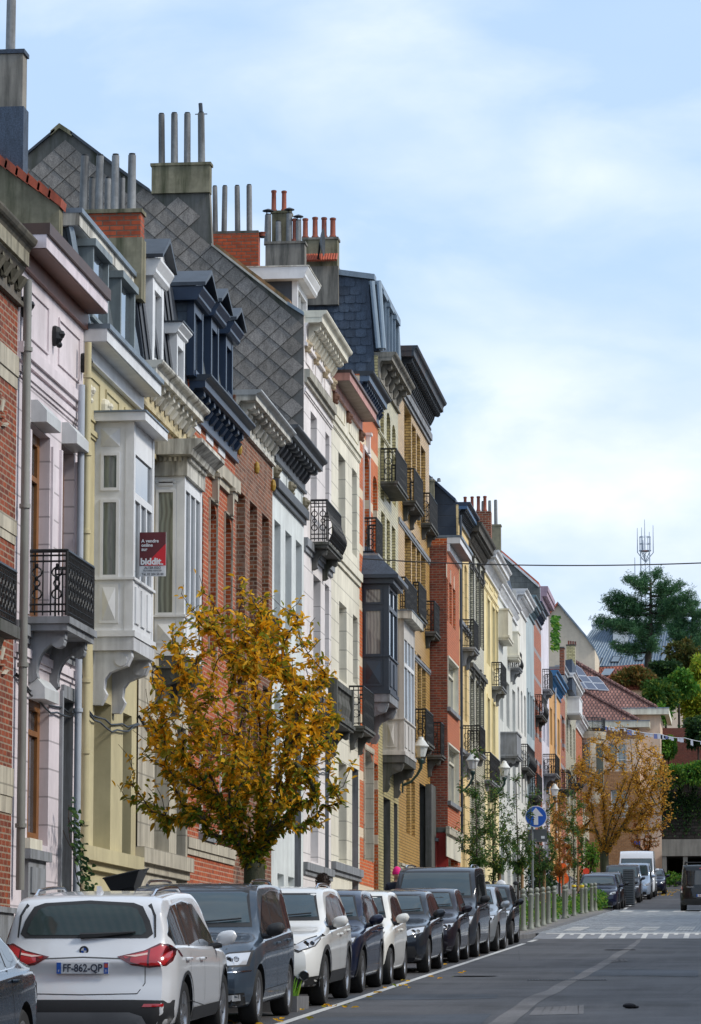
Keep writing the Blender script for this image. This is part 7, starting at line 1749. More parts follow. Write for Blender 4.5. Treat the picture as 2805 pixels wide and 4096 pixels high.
def ftree(label, x, y, rx, ry, Y, lm, n=2600, sz=.27, depth=1.0):
    px, py = Z2(x, y); X, Zc = ony(px, py, Y); k = Y / F / 2.582; R = (rx * k, max(rx * k * .8, 1.5) * depth, ry * k)
    return bush(label, (X, Y, Zc - R[2]), R, n, lm, sz, 'tree', 'tree', lumps=24, stem=Vector((X, Y, gz(Y))))
ftree('large yellow-green tree at the right edge above the brick wall', 1500, 2020, 270, 260, 262, YGR, 6500)
ftree('mid-green tree between the brown tiled roof and the yellow-green tree', 1130, 1900, 220, 190, 256, LEAFM('mid_green_tree_leaf', [(0, '44682C'), (.5, '2F5426'), (.9, '6A7E2C'), (1, '8A8A30')], .3), 6000)
ftree('rust-coloured tree behind the end building roof', 880, 1700, 230, 130, 258, RUST, 4500)
ftree('olive tree with brownish leaves below the dark pine', 1380, 1500, 230, 190, 274, LEAFM('olive_leaf', [(0, '56602E'), (.5, '3C4A26'), (.8, '7A6A30'), (1, '2C4026')], .3), 5500)
ftree('dark green tree at the lower right behind the red brick wall', 1480, 2330, 230, 170, 250, DGR, 5000)
ftree('dark evergreen mass at the right edge of the photo', 1620, 1700, 170, 260, 276, DGR, 5000)
ftree('dark green tree under the spreading pine', 1190, 1650, 200, 130, 264, DGR, 3800)
for a in (('bright green tree at the right edge below the pines', 1330, 1790, 200, 190, 259, GREEN, 5200), ('leafy green tree behind the upper eaves of the end building', 1060, 2100, 190, 150, 254, GREEN, 4600), ('mixed green and gold tree in front of the dark evergreen', 1560, 1640, 150, 200, 268, YGR, 4000)): ftree(*a)
ftree('dark leafy tree overlapping the red brick wall at the right edge', 1530, 2290, 150, 160, 243, DGR, 3600); ftree('small green shrub tree climbing the left end of the red brick wall', 1225, 2420, 70, 110, 243, GREEN, 1500)
bush('dark ivy hedge draped over the top of the stone retaining wall', (ony(2745, 3150, 238)[0], 238.5, ony(2745, 3150, 238)[1]), (2.8, 1.0, .95), 3400, GREEN, .2, 'hedge', 'hedge')
# ------------------------------------------------------------------ end of the street
def PANTILE(name, a, b):
    mt, nt, bs = mat(name); p = coords(nt); s = nt.n('SeparateXYZ', {0: p})
    row = nt.math('DIVIDE', nt.math('ADD', s.outputs[2], 50.0), .21); fr = nt.math('FRACT', row); cx = nt.math('ADD', nt.math('MULTIPLY', s.outputs[0], 1 / .24), nt.math('MULTIPLY', nt.math('FLOOR', row), .5)); fx = nt.math('FRACT', cx)
    wn = nt.n('TexWhiteNoise', {0: nt.n('CombineXYZ', {0: nt.math('FLOOR', row), 1: nt.math('FLOOR', cx), 2: 0.0}).outputs[0]}).outputs[0]
    c = nt.mix(wn, c4(a), c4(b)); dk = nt.math('MAXIMUM', nt.math('LESS_THAN', fr, .22), nt.math('MULTIPLY', nt.math('LESS_THAN', fx, .16), .8)); c = nt.mix(nt.math('MULTIPLY', dk, .65), c, c4(Vector(a) * .25))
    n = nt.n('TexNoise', {'Vector': p, 'Scale': 1.0, 'Detail': 6.0}).outputs[0]; c = nt.mix(.5, c, nt.ramp(n, [(.3, .6), (.7, 1.4)]), 'MULTIPLY')
    h = nt.math('SUBTRACT', nt.math('SINE', nt.math('MULTIPLY', cx, 6.283)), nt.math('MULTIPLY', fr, 1.5)); bp = nt.n('Bump', {'Strength': .8, 'Distance': .05, 'Height': h})
    L = mt.node_tree.links; L.new(c, bs.inputs['Base Color']); L.new(bp.outputs[0], bs.inputs['Normal']); bs.inputs['Roughness'].default_value = .75; return mt
PT1 = PANTILE('brown_pantiles', hx('8A6258'), hx('6E4A42')); PT2 = PANTILE('red_pantiles', hx('8E4A32'), hx('6A3426'))
TANB = BR('tan_brick', hx('BE8C5E'), hx('AA784C'), hx('8A7460'), stain=.12); BEI = M_('pink_beige_render', hx('E3C9B2'), .8, .05, .15, (.4, .32, .25))
def plane(px, py, Ye, ze, k): d = ray(px, py); t = (ze - k * Ye) / (d.z - k * d.y); return Vector(d * t)
Ye = 238.0; zb0 = gz(Ye) - 1
root = empty('end_building', (ony(2450, 3560, Ye)[0], Ye, gz(Ye)), 'pink-beige and tan brick house with brown pantiled hip roofs closing the street', 'house')
X = lambda px, py=3200, Y=Ye: ony(px, py, Y)[0]
Zv = lambda py, px=2450, Y=Ye: ony(px, py, Y)[1]
opsw = [(X(2437), X(2509), Zv(3084), Zv(2972)), (X(2444), X(2513), Zv(3272), Zv(3160))]
def xwall(M, x0, x1, z0, z1, Y, ops, m, d=.25):
    xs = sorted({x0, x1} | {v for o in ops for v in o[:2]})
    for a, b in zip(xs, xs[1:]):
        z = z0
        for o in sorted([o for o in ops if o[0] <= (a + b) / 2 <= o[1] and o[3] > z0 and o[2] < z1], key=lambda o: o[2]):
            if o[2] > z: M.face([(a, Y, z), (b, Y, z), (b, Y, o[2]), (a, Y, o[2])], m)
            z = min(o[3], z1)
        if z < z1: M.face([(a, Y, z), (b, Y, z), (b, Y, z1), (a, Y, z1)], m)
    for (a, b, p, q) in ops:
        for (u, v) in (((a, p), (a, q)), ((b, p), (b, q)), ((a, p), (b, p)), ((a, q), (b, q))): M.face([(u[0], Y, u[1]), (v[0], Y, v[1]), (v[0], Y + d, v[1]), (u[0], Y + d, u[1])], m)
M = MB(); xl, xr = X(2330), X(2562)
bnd = [(zb0, Zv(3087), TANB), (Zv(3087), Zv(2956), BEI), (Zv(2956), Zv(2905), TANB)]
for (p, q, mm) in bnd: xwall(M, xl, xr, p, q, Ye, [o for o in opsw if o[2] >= p - .5 and o[3] <= q + .3 or (o[2] > p and o[3] < q)], mm)
M.box(xl, xr - .01, Ye + .3, Ye + 8, zb0, Zv(2905), BEI); M.build('wall', root)
for o in opsw:
    W = MB(); a, b, p, q = o; y = Ye + .15
    for bx in ((a, a + .08, p, q), (b - .08, b, p, q), (a, b, q - .08, q), (a, b, p, p + .08), ((a + b) / 2 - .05, (a + b) / 2 + .05, p, q)): W.box(bx[0], bx[1], y - .03 - .001 * (bx[0] > a), y + .03, bx[2], bx[3], WHITE)
    wd = W.build('window', root); W = MB(); W.box(a + .05, b - .05, y + .035, y + .06, p + .05, q - .05, GLASS('pale_curtained_glass', (.14, .18, .18), curtain=(.4, .46, .46))); W.build('pane', wd)
    W = MB()
    for zz in (.25, .5, .75): W.tube([(a - .15, Ye - .08, p + zz), (b + .15, Ye - .08, p + zz)], .02, 5, WHITE)
    W.build('window_rail', wd)
# taller block
Y2 = Ye + 1.6; M = MB(); x2l, x2r = ony(2462, 3000, Y2)[0], ony(2643, 3000, Y2)[0]; M.box(x2l, x2r, Y2, Y2 + 9, zb0, ony(2600, 2858, Y2)[1], BEI); M.build('tall_wall', root)
# roofs
def roofp(Yv, eave_l, eave_r, py_e, hip, k, m, bw, name):
    ze = ony(eave_l, py_e, Yv - .6)[1]; Yq = Yv - .6
    A = plane(hip[0][0], hip[0][1], Yq, ze, k); B = Vector((ony(hip[1][0], py_e, Yq)[0], Yq, ze)); C = Vector((ony(eave_l, py_e, Yq)[0], Yq, ze)); D = Vector((C.x, A.y, A.z))
    M = MB(); M.face([tuple(C), tuple(B), tuple(A), tuple(D)], m); back = Vector((B.x, A.y + (A.y - B.y), ze))
    M.face([tuple(B), tuple(back), tuple(A)], m); M.face([tuple(D), tuple(A), tuple(back), (D.x, back.y, ze)], m); M.face([tuple(C), tuple(D), (D.x, back.y, ze)], m)
    r = M.build(name, root); M = MB()
    n = 26
    for i in range(n): M.tube([B.lerp(A, i / n) + Vector((0, -.05, .05)), B.lerp(A, (i + 1.08) / n) + Vector((0, -.05, .09))], .11, 6, m)
    M.build('hip_tile', r)
    M = MB(); xe = ony(eave_r, py_e, Yq)[0]; M.box(C.x, xe, Yq - .05, Yv + .3, ze - bw, ze - .01, OFFW); M.box(C.x, xe + .03, Yq - .08, Yq + .1, ze - .008, ze + .05, ZINC); M.box(xe - .3, xe, Yv + .302, back.y, ze - bw, ze - .01, OFFW)
    M.build('eaves', r); return r, ze, Yq
roofp(Y2, 2250, 2676, 2836, ((2287, 2641), (2628, 2836)), .75, PT1, .42, 'roof')
roofp(Ye, 2300, 2599, 2886, ((2316, 2753), (2555, 2886)), .75, PT1, .42, 'lower_roof')
ze = ony(2250, 2836, Y2 - .6)[1]; SOL = GLASS('solar_cells', (.03, .045, .09), .1, .6, 1.0); FRM = SM('white_frame', (.6, .62, .65), .4)
def SP(px, py, o=.08): p = plane(px, py, Y2 - .6, ze, .75); return p + Vector((0, -.6, .8)).normalized() * o
qs = [[(2293, 2655), (2328, 2680), (2347, 2708), (2312, 2706)], [(2312, 2708), (2347, 2710), (2369, 2733), (2332, 2731)], [(2349, 2710), (2392, 2712), (2417, 2737), (2371, 2735)], [(2296, 2731), (2330, 2733), (2350, 2760), (2312, 2757)], [(2332, 2733), (2369, 2735), (2391, 2762), (2352, 2760)], [(2371, 2737), (2417, 2739), (2437, 2766), (2393, 2763)]]
for q in qs:
    c = sum((SP(*p) for p in q), Vector()) / 4; M = MB(); M.face([tuple(SP(*p, .10)) for p in q], FRM); M.face([tuple(SP(*p, .02)) for p in q], FRM)
    for a, b in zip(q, q[1:] + q[:1]): M.face([tuple(SP(*a, .02)), tuple(SP(*b, .02)), tuple(SP(*b, .1)), tuple(SP(*a, .1))], FRM)
    o = M.build('solar_panel', root); M = MB(); M.face([tuple(c + (SP(*p, .104) - c) * .93) for p in q], SOL); M.build('solar_cells', o)
M = MB(); p = ony(2535, 3380, Ye - .02); M.box(p[0], p[0] + .45, Ye - .04, Ye - .005, p[1], p[1] + .25, SM('street_sign_blue', (.02, .05, .3), .4)); M.build('street_name_plate', root)
# beige gable building far behind the row
def xz_house(name, label, Y, pts, m, depth=8, cat='house', rm=None, verge=None):
    P = [ony(a, b, Y) for a, b in pts]; r = empty(name, (P[0][0], Y, gz(Y)), label, cat); M = MB(); M.prism(P, lambda u, v, w: (u, w, v), Y, Y + depth, m); M.build('wall', r); return r, P
r, P = xz_house('gabled_house', 'plain beige gable wall with red tiled roof rising behind the row', 252, [(2185, 2475), (2232, 2418), (2345, 2552), (2380, 2600), (2380, 3000), (2185, 3000)], M_('beige_render', hx('CDBFAA'), .8, .04, .15, (.4, .35, .28)))
M = MB()
for a, b in ((P[0], P[1]), (P[1], P[2]), (P[2], P[3])):
    M.prism([(a[0], a[1] + .01), (b[0], b[1] + .01), (b[0], b[1] + .2), (a[0], a[1] + .2)], lambda u, v, w: (u, w, v), 251.8, 260.2, TILE if a is P[0] else ZINC)
M.build('roof', r)
# zinc roofed building
Yz = 300; k = 1.1; ze = ony(2300, 2665, Yz)[1]
r = empty('zinc_roofed_building', (ony(2450, 3000, Yz)[0], Yz, gz(260)), 'building with steep blue-grey zinc roof, white chimneys and skylights behind the end house', 'building')
PZ = lambda a, b: plane(a, b, Yz, ze, k)
ZB = M_('blue_grey_zinc_roof', hx('66788A'), .5, .08, .25, metal=.2)
A, B, C, D = PZ(2262, 2665), PZ(2366, 2519), PZ(2790, 2475), PZ(2790, 2665)
M = MB(); M.prism([(A.x, A.z), (A.x, A.z)], lambda u, v, w: (u, w, v), 0, 0) if False else M.face([tuple(A), tuple(D), tuple(C), tuple(B)], ZB)
n = 44
for i in range(n):
    t = (i + .5) / n; a = A.lerp(D, t); b = Vector((a.x + .0, B.y, B.z)); 
    b = B.lerp(C, t); M.tube([a + Vector((0, -.03, .03)), b + Vector((0, -.03, .03))], .035, 4, ZINC)
M.face([tuple(B), tuple(C), (C.x, C.y + 8, A.z), (B.x, B.y + 8, A.z)], ZB); M.face([tuple(A), tuple(B), (B.x, B.y + 8, A.z)], ZB); M.build('roof', r)
M = MB(); M.box(A.x + .2, D.x, Yz + .1, Yz + 8, gz(260), ze - .1, BEI); M.build('wall', r)
for (a, b, t, bt) in ((2453, 2487, 2480, 2578), (2469, 2499, 2440, 2490), (2634, 2672, 2440, 2512), (2369, 2411, 2503, 2520)):
    p = PZ(a, bt); x1_ = ony(b, bt, p.y)[0]; zt_ = ony(a, t, p.y)[1]; M = MB(); M.box(p.x, x1_ + .5, p.y, p.y + 2.4, p.z - .3, zt_, M_('white_render', hx('CFD3D6'), .7, .04, .15)); M.box(p.x - .06, x1_ + .56, p.y - .06, p.y + 2.46, zt_ + .002, zt_ + .12, ZINC); M.build('chimney', r)
for (a, b, t, bt) in ((2318, 2360, 2638, 2662), (2358, 2412, 2635, 2660), (2440, 2488, 2628, 2652), (2540, 2585, 2622, 2645), (2640, 2672, 2610, 2650)):
    q = [PZ(a, bt), PZ(b - 12, bt), PZ(b, t), PZ(a + 12, t)]; up = Vector((0, -k, 1)).normalized(); M = MB()
    M.face([tuple(v + up * .12) for v in q], DZINC)
    for u, v in zip(q, q[1:] + q[:1]): M.face([tuple(u), tuple(v), tuple(v + up * .12), tuple(u + up * .12)], DZINC)
    o = M.build('skylight', r); c = sum(q, Vector()) / 4; M = MB(); M.face([tuple(c + (v - c) * .8 + up * .13) for v in q], GLASS('skylight_glass', (.12, .16, .2), .05, .8, 1)); M.build('pane', o)
# small red tiled roof
r = empty('red_roofed_house', (ony(2450, 3000, 262)[0], 262, gz(260)), 'low house with weathered red pantiles and one skylight, in front of the zinc roof', 'house')
zr = ony(2360, 2720, 258)[1]; Q = [plane(a, b, 258, zr, .8) for a, b in ((2340, 2760), (2600, 2760), (2575, 2655), (2365, 2672))]; M = MB(); M.face([tuple(v) for v in Q], PT2); M.face([tuple(Q[3]), tuple(Q[2]), (Q[2].x, Q[2].y + 5, Q[0].z), (Q[3].x, Q[3].y + 5, Q[0].z)], PT2); M.build('roof', r)
M = MB(); M.box(Q[0].x + .1, Q[1].x - .1, Q[0].y + .2, Q[0].y + 9, gz(260), Q[0].z - .02, BEI); M.build('wall', r)
q = [plane(a, b, 258, zr, .8) + Vector((0, -.06, .1)) for a, b in ((2402, 2706), (2440, 2706), (2460, 2680), (2420, 2680))]; M = MB(); M.face([tuple(v) for v in q], MATS['skylight_glass']); M.build('skylight', r)
# chimneys on the last roofs
for (nm, a, b, t, bt, Y, pots, m1) in (('brick chimney stack with slab cap near the orange ochre house', 2238, 2256, 2592, 2640, 200, (), BRN), ('pale mossy chimney stack with four red pots in front of the beige gable', 2266, 2300, 2582, 2640, 215, ((2275, 2567, 8), (2284, 2568, 8), (2293, 2569, 8), (2302, 2570, 8)), GLZ)):
    x, z = ony(a, bt, Y); rr = empty('chimney_stack', (x, Y, z), nm, 'chimney'); chimney(rr, Y, a, b, t, bt, depth=.8, m=m1, cap=DSTONE, pots=[(p, q, w_, POTR) for p, q, w_ in pots])
# dark slate block behind white house at 2270
r, P = xz_house('slate_clad_attic', 'dark slate-clad attic block behind the white glazed brick house', 207, [(2262, 2640), (2288, 2636), (2290, 2760), (2262, 2760)], NSLATE, 5, 'attic')
# underpass + retaining wall + red brick wall on the right
CONC = M_('bare_concrete', hx('9A968C'), .85, .1, .35, (.12, .11, .1)); RUB = BR('dark_rubble_stone', hx('4A4642'), hx('35322F'), hx('25221F'), .9, .5, .22, .03, .5)
Yw = 236.0; r = empty('underpass', (ony(2720, 3550, Yw)[0], Yw, gz(Yw)), 'concrete lintel over a dark underpass at the end of the street', 'underpass'); M = MB()
xa, xb = ony(2648, 3400, Yw)[0], 14; zt_, zb = ony(2700, 3357, Yw)[1], ony(2700, 3424, Yw)[1]
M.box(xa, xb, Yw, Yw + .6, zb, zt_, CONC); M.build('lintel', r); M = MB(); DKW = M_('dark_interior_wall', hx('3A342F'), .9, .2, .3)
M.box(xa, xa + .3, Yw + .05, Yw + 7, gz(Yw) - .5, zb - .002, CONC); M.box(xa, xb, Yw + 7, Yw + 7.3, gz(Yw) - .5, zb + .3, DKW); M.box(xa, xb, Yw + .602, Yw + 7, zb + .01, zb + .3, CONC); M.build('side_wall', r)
M = MB(); M.box(xa + 1.4, xa + 1.7, Yw + .1, Yw + .4, gz(Yw) - .3, zb - .003, CONC); M.build('pillar', r)
r = empty('retaining_wall', (xa, 240, gz(240)), 'dark rubble stone retaining wall above the concrete lintel', 'wall'); M = MB(); M.box(xa - .3, 14, 240, 241, gz(240) + 2, ony(2700, 3120, 240)[1], RUB); M.build('masonry', r)
M = MB(); random.seed(8)
for _ in range(900):
    px = random.uniform(2655, 2830); py = 3130 + abs(random.gauss(0, 70)) + 60 * sin(px * .06) ** 2
    if py < 3345: x, z = ony(px, py, 239.9); leaf(M, (x, 239.9, z), (random.uniform(-1, 1), -.6, random.uniform(-1, 0)), .22, .14, DGR)
tag(M.build('hanging_ivy', norm=False, origin=(xa, 239.9, 10)), 'ivy trailing down the dark retaining wall', 'ivy')
r = empty('red_brick_wall', (xa, 246, gz(246)), 'plain dark red brick wall behind the hedge at the right edge', 'wall'); M = MB(); M.box(ony(2640, 3000, 246)[0], 12, 246, 246.5, gz(246), ony(2700, 2912, 246)[1], BR('dull_red_brick', hx('7E4438'), hx('6C3A30'), hx('6A5048'), stain=.2)); M.build('masonry', r)
# terrain bank under the trees
M = MB(); nx, ny = 16, 10; rws = []
for j in range(ny + 1):
    y = 247 + 22 * j; rws.append([(-60 + 10 * i, y, gz(260) + min(7, 1.0 * j ** 1.1) - (0 if i > 3 else 4)) for i in range(nx)])
M.grid(rws, EARTH); tag(M.build('hill'), kind='structure')
# radio mast
Ym = 450; r = empty('radio_mast', (ony(2582, 2300, Ym)[0], Ym, gz(260)), 'thin lattice radio mast with platform and whip aerials above the pine', 'radio mast'); MST = SM('grey_lattice_steel', (.30, .35, .42), .5)
k = Ym / F; M = MB(); cx, _ = ony(2582, 2300, Ym); zp = ony(2582, 2203, Ym)[1]; zl = gz(260); hw = 18 * k
cs = [(cx - hw, Ym - hw), (cx + hw, Ym - hw), (cx + hw, Ym + hw), (cx - hw, Ym + hw)]
for x, y in cs: M.tube([(x, y, zl), (x, y, zp)], .06, 4, MST)
zz = zp; i = 0
while zz > zp - 14:
    for (a, b) in zip(cs, cs[1:] + cs[:1]):
        M.tube([(a[0], a[1], zz), (b[0], b[1], zz - 1)] if i % 2 else [(b[0], b[1], zz), (a[0], a[1], zz - 1)], .03, 3, MST)
    zz -= 1; i += 1
M.tube([(cx, Ym, zl), (cx, Ym, zp + 2)], .05, 4, MST); M.build('lattice_tower', r)
M = MB(); R0 = 22 * k
for zz, R_ in ((zp, R0 * 1.1), (zp + .9, R0), (zp + 1.8, R0)): M.tube([(cx + R_ * cos(t * pi / 6), Ym + R_ * sin(t * pi / 6), zz) for t in range(13)], .05, 4, MST)
for t in range(12): M.tube([(cx + R0 * cos(t * pi / 6), Ym + R0 * sin(t * pi / 6), zp), (cx + R0 * cos(t * pi / 6), Ym + R0 * sin(t * pi / 6), zp + 1.8)], .03, 3, MST)
M.lathe((cx, Ym, zp - .1), [(.01, 0), (R0, 0), (R0, .1), (.01, .1)], 12, SM('mast_platform', (.35, .2, .2), .6)); M.build('platform', r)
for (px, pt, pb) in ((2550, 2114, 2212), (2613, 2103, 2212), (2567, 2112, 2210), (2579, 2080, 2200), (2598, 2130, 2210), (2540, 2232, 2320), (2535, 2294, 2325), (2573, 2162, 2205)):
    x, za = ony(px, pt, Ym); _, zb = ony(px, pb, Ym); A = MB(); A.tube([(x, Ym - .5, zb), (x, Ym - .5, za)], [.07, .035], 4, MST); A.tube([(x, Ym - .5, zb), (cx, Ym, zb - 1.2)], .05, 4, MST); A.build('whip_aerial', r)
# ------------------------------------------------------------------ street furniture
BOLM = M_('grey_green_bollard_paint', hx('84897F'), .55, .1, .3, (.12, .12, .09), scale=6); YCAP = SM('yellow_paint', (.75, .55, .03), .5)
proto = None; Z7 = lambda x: 1900 + x / 1.759
names = ['nearest to the camera', 'second from the camera', 'third from the camera', 'fourth from the camera', 'fifth from the camera', 'sixth from the camera', 'seventh from the camera', 'eighth, set back behind the seventh', 'ninth, with a yellow band on its ball', 'tenth, with a yellow cap under its ball', 'eleventh from the camera', 'twelfth from the camera', 'farthest, next to the green bush']
for i, (x, D, X_) in enumerate(((376, 100, -6.2), (429, 102.5, -6.2), (473, 106, -6.2), (515, 109.5, -6.2), (552, 113.5, -6.2), (593, 117.5, -6.2), (664, 125.5, -6.22), (676, 129.5, -6.4), (732, 133, -6.18), (786, 139.5, -6.17), (814, 142, -6.2), (855, 147.5, -6.15), (881, 150.5, -6.15))):
    px = Z7(x); X_ = (px - 2985) / F * D; zz = gz(D) + .125
    if proto is None:
        proto = empty('bollard', (X_, D, zz), 'x', 'bollard'); M = MB(); P = Vector((X_, D, zz))
        M.lathe(P, [(.12, 0), (.12, .03), (.09, .08), (.076, .2), (.07, .95), (.085, .97), (.085, 1.0), (.06, 1.03), (.04, 1.05)], 18, BOLM); M.build('post', proto, smooth=True); M = MB(); M.ball(P + Vector((0, 0, 1.12)), .08, BOLM, 14); M.build('ball_cap', proto, smooth=True); o = proto
    else: o = copytree(proto); o.location = (X_, D, zz)
    tag(o, 'grey-green ball-topped bollard, ' + names[i], 'bollard', 'bollards along the kerb')
    if i in (8, 9):
        M = MB(); M.lathe((X_, D, zz + 1.12), [(.085, -.03), (.092, 0), (.08, .05)] if i == 8 else [(.07, -.09), (.1, -.04), (.094, .02)], 14, YCAP); M.build('yellow_marking', o)
# blue round sign
D = 120; sx = (2152 - 2985) / F * D; zz = gz(D) + .12; r = empty('traffic_sign', (sx, D, zz), 'round blue sign with white upward arrow on a grey pole', 'traffic sign'); GP = SM('grey_pole', (.22, .24, .25), .5, .4)
zs = ony(2145, 3267, D)[1]; M = MB(); M.tube([(sx, D, zz), (sx, D, zs + .1)], .042, 12, GP); M.build('pole', r); cx = ony(2145, 3267, D)[0]; R_ = .375
SB = SM('sign_blue', (.008, .10, .50), .35); SW = SM('sign_white', (.72, .74, .76), .4)
M = MB(); M.lathe((cx, D - .075, zs), [(.001, 0), (R_, 0), (R_, .02), (.001, .02)], 40, SW, 'y', False); dk = M.build('sign_disc', r); M = MB(); M.lathe((cx, D - .079, zs), [(.001, 0), (R_ * .93, 0), (R_ * .93, .003)], 40, SB, 'y', False); M.build('blue_field', dk)
M = MB(); M.prism([(-.24, .02), (0, .31), (.24, .02), (.075, .02), (.075, -.28), (-.075, -.28), (-.075, .02)], lambda u, v, w: (cx + u, w, zs + v), D - .085, D - .08, SW); M.build('arrow', dk)
M = MB(); z1, z0 = ony(2150, 3318, D)[1], ony(2150, 3366, D)[1]; xa, xb = ony(2110, 3340, D)[0], ony(2188, 3340, D)[0]; M.box(xa, xb, D + .06, D + .075, z0, z1, SM('sign_back_grey', (.10, .11, .115), .5, .2)); M.box(xa - .012, xb + .012, D + .058, D + .077, z0 - .012, z0, GP); M.box(xa - .012, xb + .012, D + .058, D + .077, z1, z1 + .012, GP); M.box(xb - .2, xb - .08, D + .056, D + .0595, z0 + .1, z0 + .19, SW); M.build('sign_back', r)
# lamps on the facades
LGL = SM('milky_lamp_glass', (.62, .64, .62), .25, 0, .5); LGR = M_('dark_green_iron', hx('1E3A34'), .45, .1, .2)
random.seed(2)
for i, (px, py, X_, lab) in enumerate(((1684, 2990, -9.72, 'white lantern on a green bracket in front of the yellow glazed brick house'), (1891, 3045, -9.72, 'white lantern on a long curved green bracket at the orange-red brick house'), (2018, 3075, -9.72, 'white lantern half hidden by sapling leaves beside the grey stone balcony'), (2219, 3160, -9.72, 'farthest white lantern, near the orange ochre house'))):
    Y, z = onx(px, py, X_); r = empty('street_lamp', (XF, Y, z - .8), lab, 'street lamp', 'lanterns on wall brackets'); P = Vector((X_, Y, z - .12))
    M = MB(); M.lathe(P, [(.1, -.18), (.13, -.16), (.21, .12), (.23, .14)], 8, LGL); M.build('lamp_glass', r); M = MB()
    M.lathe(P, [(.25, .14), (.25, .17), (.2, .22), (.12, .34), (.1, .36), (.09, .42), (.03, .45)], 16, M_('white_enamel', hx('D5D6D2'), .4, .03, .15)); M.build('lamp_hood', r, smooth=True)
    M = MB(); B_ = P + Vector((0, 0, -.2)); pts = [B_ + Vector((0, 0, -.02)), B_ + Vector((0, 0, -.3)), B_ + Vector((-.12, 0, -.52)), B_ + Vector((-.3, 0, -.72)), Vector((XF, Y, B_.z - .84))]
    M.tube(pts, [.06, .05, .04, .04, .045], 8, LGR); M.lathe(B_ + Vector((0, 0, -.05)), [(.07, -.12), (.10, -.04), (.10, 0), (.08, .03)], 12, LGR); M.box(XF, XF + .04, Y - .08, Y + .08, B_.z - 1.05, B_.z - .6, LGR); M.build('lamp_bracket', r, smooth=True)
# for sale sign on the white oriel
y0, z0 = onx(556, 2290, bay2x); x1, _ = ony(664, 2290, y0); zt_ = ony(560, 2130, y0)[1]; zb = ony(560, 2306, y0)[1]; xs = bay2x + .01; w_ = x1 - xs; hh = zt_ - zb
r = empty('for_sale_sign', (xs, y0, zb), 'red and white for-sale board reading A vendre online sur, fixed to the white oriel', 'sign')
DR_ = SM('sign_maroon', hx('5E1F26'), .5); RD = SM('sign_red', hx('C8202C'), .45); yy = y0 - .012
M = MB(); M.box(xs, x1, y0 - .01, y0 + .01, zb, zt_, PLW); b_ = M.build('board', r); M = MB(); zm = zb + hh * .24
M.face([(xs, yy, zm), (x1, yy, zm), (x1, yy, zt_), (xs, yy, zt_)], DR_); M.face([(xs + w_ * .18, yy - .002, zm), (x1, yy - .002, zm), (x1, yy - .002, zt_ - hh * .26)], RD); M.build('print', b_, norm=False)
def stx(s, u, v, size, m, bold=.002, al='LEFT', sx=1.0): text('lettering', s, size, m, b_, face_mat(Vector((xs + w_ * u - r.location.x, yy - .004 - r.location.y, zb + hh * v - r.location.z)), (1, 0, 0), (0, 0, 1)), bold=bold, align=al, sx=sx)
stx('A vendre', .07, .80, w_ * .175, SW); stx('online', .07, .705, w_ * .175, SW); stx('sur', .07, .61, w_ * .175, SW); stx('biddit', .04, .33, w_ * .34, SW, .006); stx('.be', .78, .275, w_ * .1, SW)
GT = SM('sign_grey_text', (.06, .07, .09), .6); stx('ALTER EGO', .5, .19, w_ * .12, GT, .001, 'CENTER'); stx('NOTAIRES ASSOCIÉS', .5, .125, w_ * .075, GT, .0005, 'CENTER'); stx('Tél. 02 204 50 00', .5, .045, w_ * .115, GT, .001, 'CENTER')
# figures of orange board
def figure(px, pt, pb, D, m, lab):
    x, zt_ = ony(px, pt, D); zb = ony(px, pb, D)[1]; h = zt_ - zb; r = empty('safety_figure', (x, D, gz(D) + .12), lab, 'safety figure'); M = MB(); pts = []
    k = min(1, h / 1.3); r1 = .19 * k; body = [(r1 * sin(t) * .999, h - r1 - r1 * cos(t)) for t in [pi * (.12 + 1.76 * i / 16) for i in range(17)]][::-1]
    body = [(r1 * sin(t), h - r1 - r1 * cos(t)) for t in [pi * (.16 + 1.68 * i / 16) for i in range(17)]]
    lo = [(-.2, .62), (-.26, .52), (-.25, .4), (-.17, .33), (-.07, .31), (-.06, 0), (.06, 0), (.08, .31), (.2, .33), (.26, .42), (.25, .54), (.19, .63)]
    body = body + [(a * k, b * h) for a, b in lo]
    M.prism(body, lambda u, v, w: (x + u, w, zb + v), D - .03, D + .03, m); M.build('board', r); M = MB(); M.tube([(x + .04, D + .05, gz(D)), (x + .04, D + .05, zb + h * .6)], .035, 8, m); M.build('post', r)
figure(2251, 3452, 3572, 149, SM('signal_orange', (1.0, .14, .015), .45), 'bright orange cut-out figure on a post behind the bollards'); figure(2345, 3472, 3560, 170, SM('signal_red', (.85, .06, .02), .45), 'red cut-out figure on a post beside the far parked cars')
# slatted cabinet
x0, x1 = ony(2492, 3550, 168)[0], ony(2536, 3550, 168)[0]; zb, zt_ = gz(168) + .1, ony(2520, 3480, 168)[1]; r = empty('slatted_cabinet', (x0, 168, zb), 'grey slatted metal cabinet standing among the far parked cars', 'cabinet'); SG = M_('grey_slat_metal', hx('6E757A'), .5, .1, .2, metal=.3)
M = MB(); M.box(x0 + .03, x1 - .03, 168.02, 169.2, zb, zt_ - .03, SM('dark_inside', (.02, .02, .02), .8)); M.box(x0, x0 + .03, 168, 169.2, zb, zt_, SG); M.box(x1 - .03, x1, 168, 169.2, zb, zt_, SG); M.box(x0, x1, 168, 169.2, zt_ + .001, zt_ + .04, SG); M.build('frame', r); M = MB()
n = 20
for i in range(n): z = zb + (zt_ - zb) * (i + .3) / n; M.box(x0 + .031, x1 - .031, 167.99, 168.015, z, z + (zt_ - zb) / n * .55, SG); M.box(x1 + .001, x1 + .02, 168.05, 169.15, z, z + (zt_ - zb) / n * .55, SG)
M.build('slats', r)
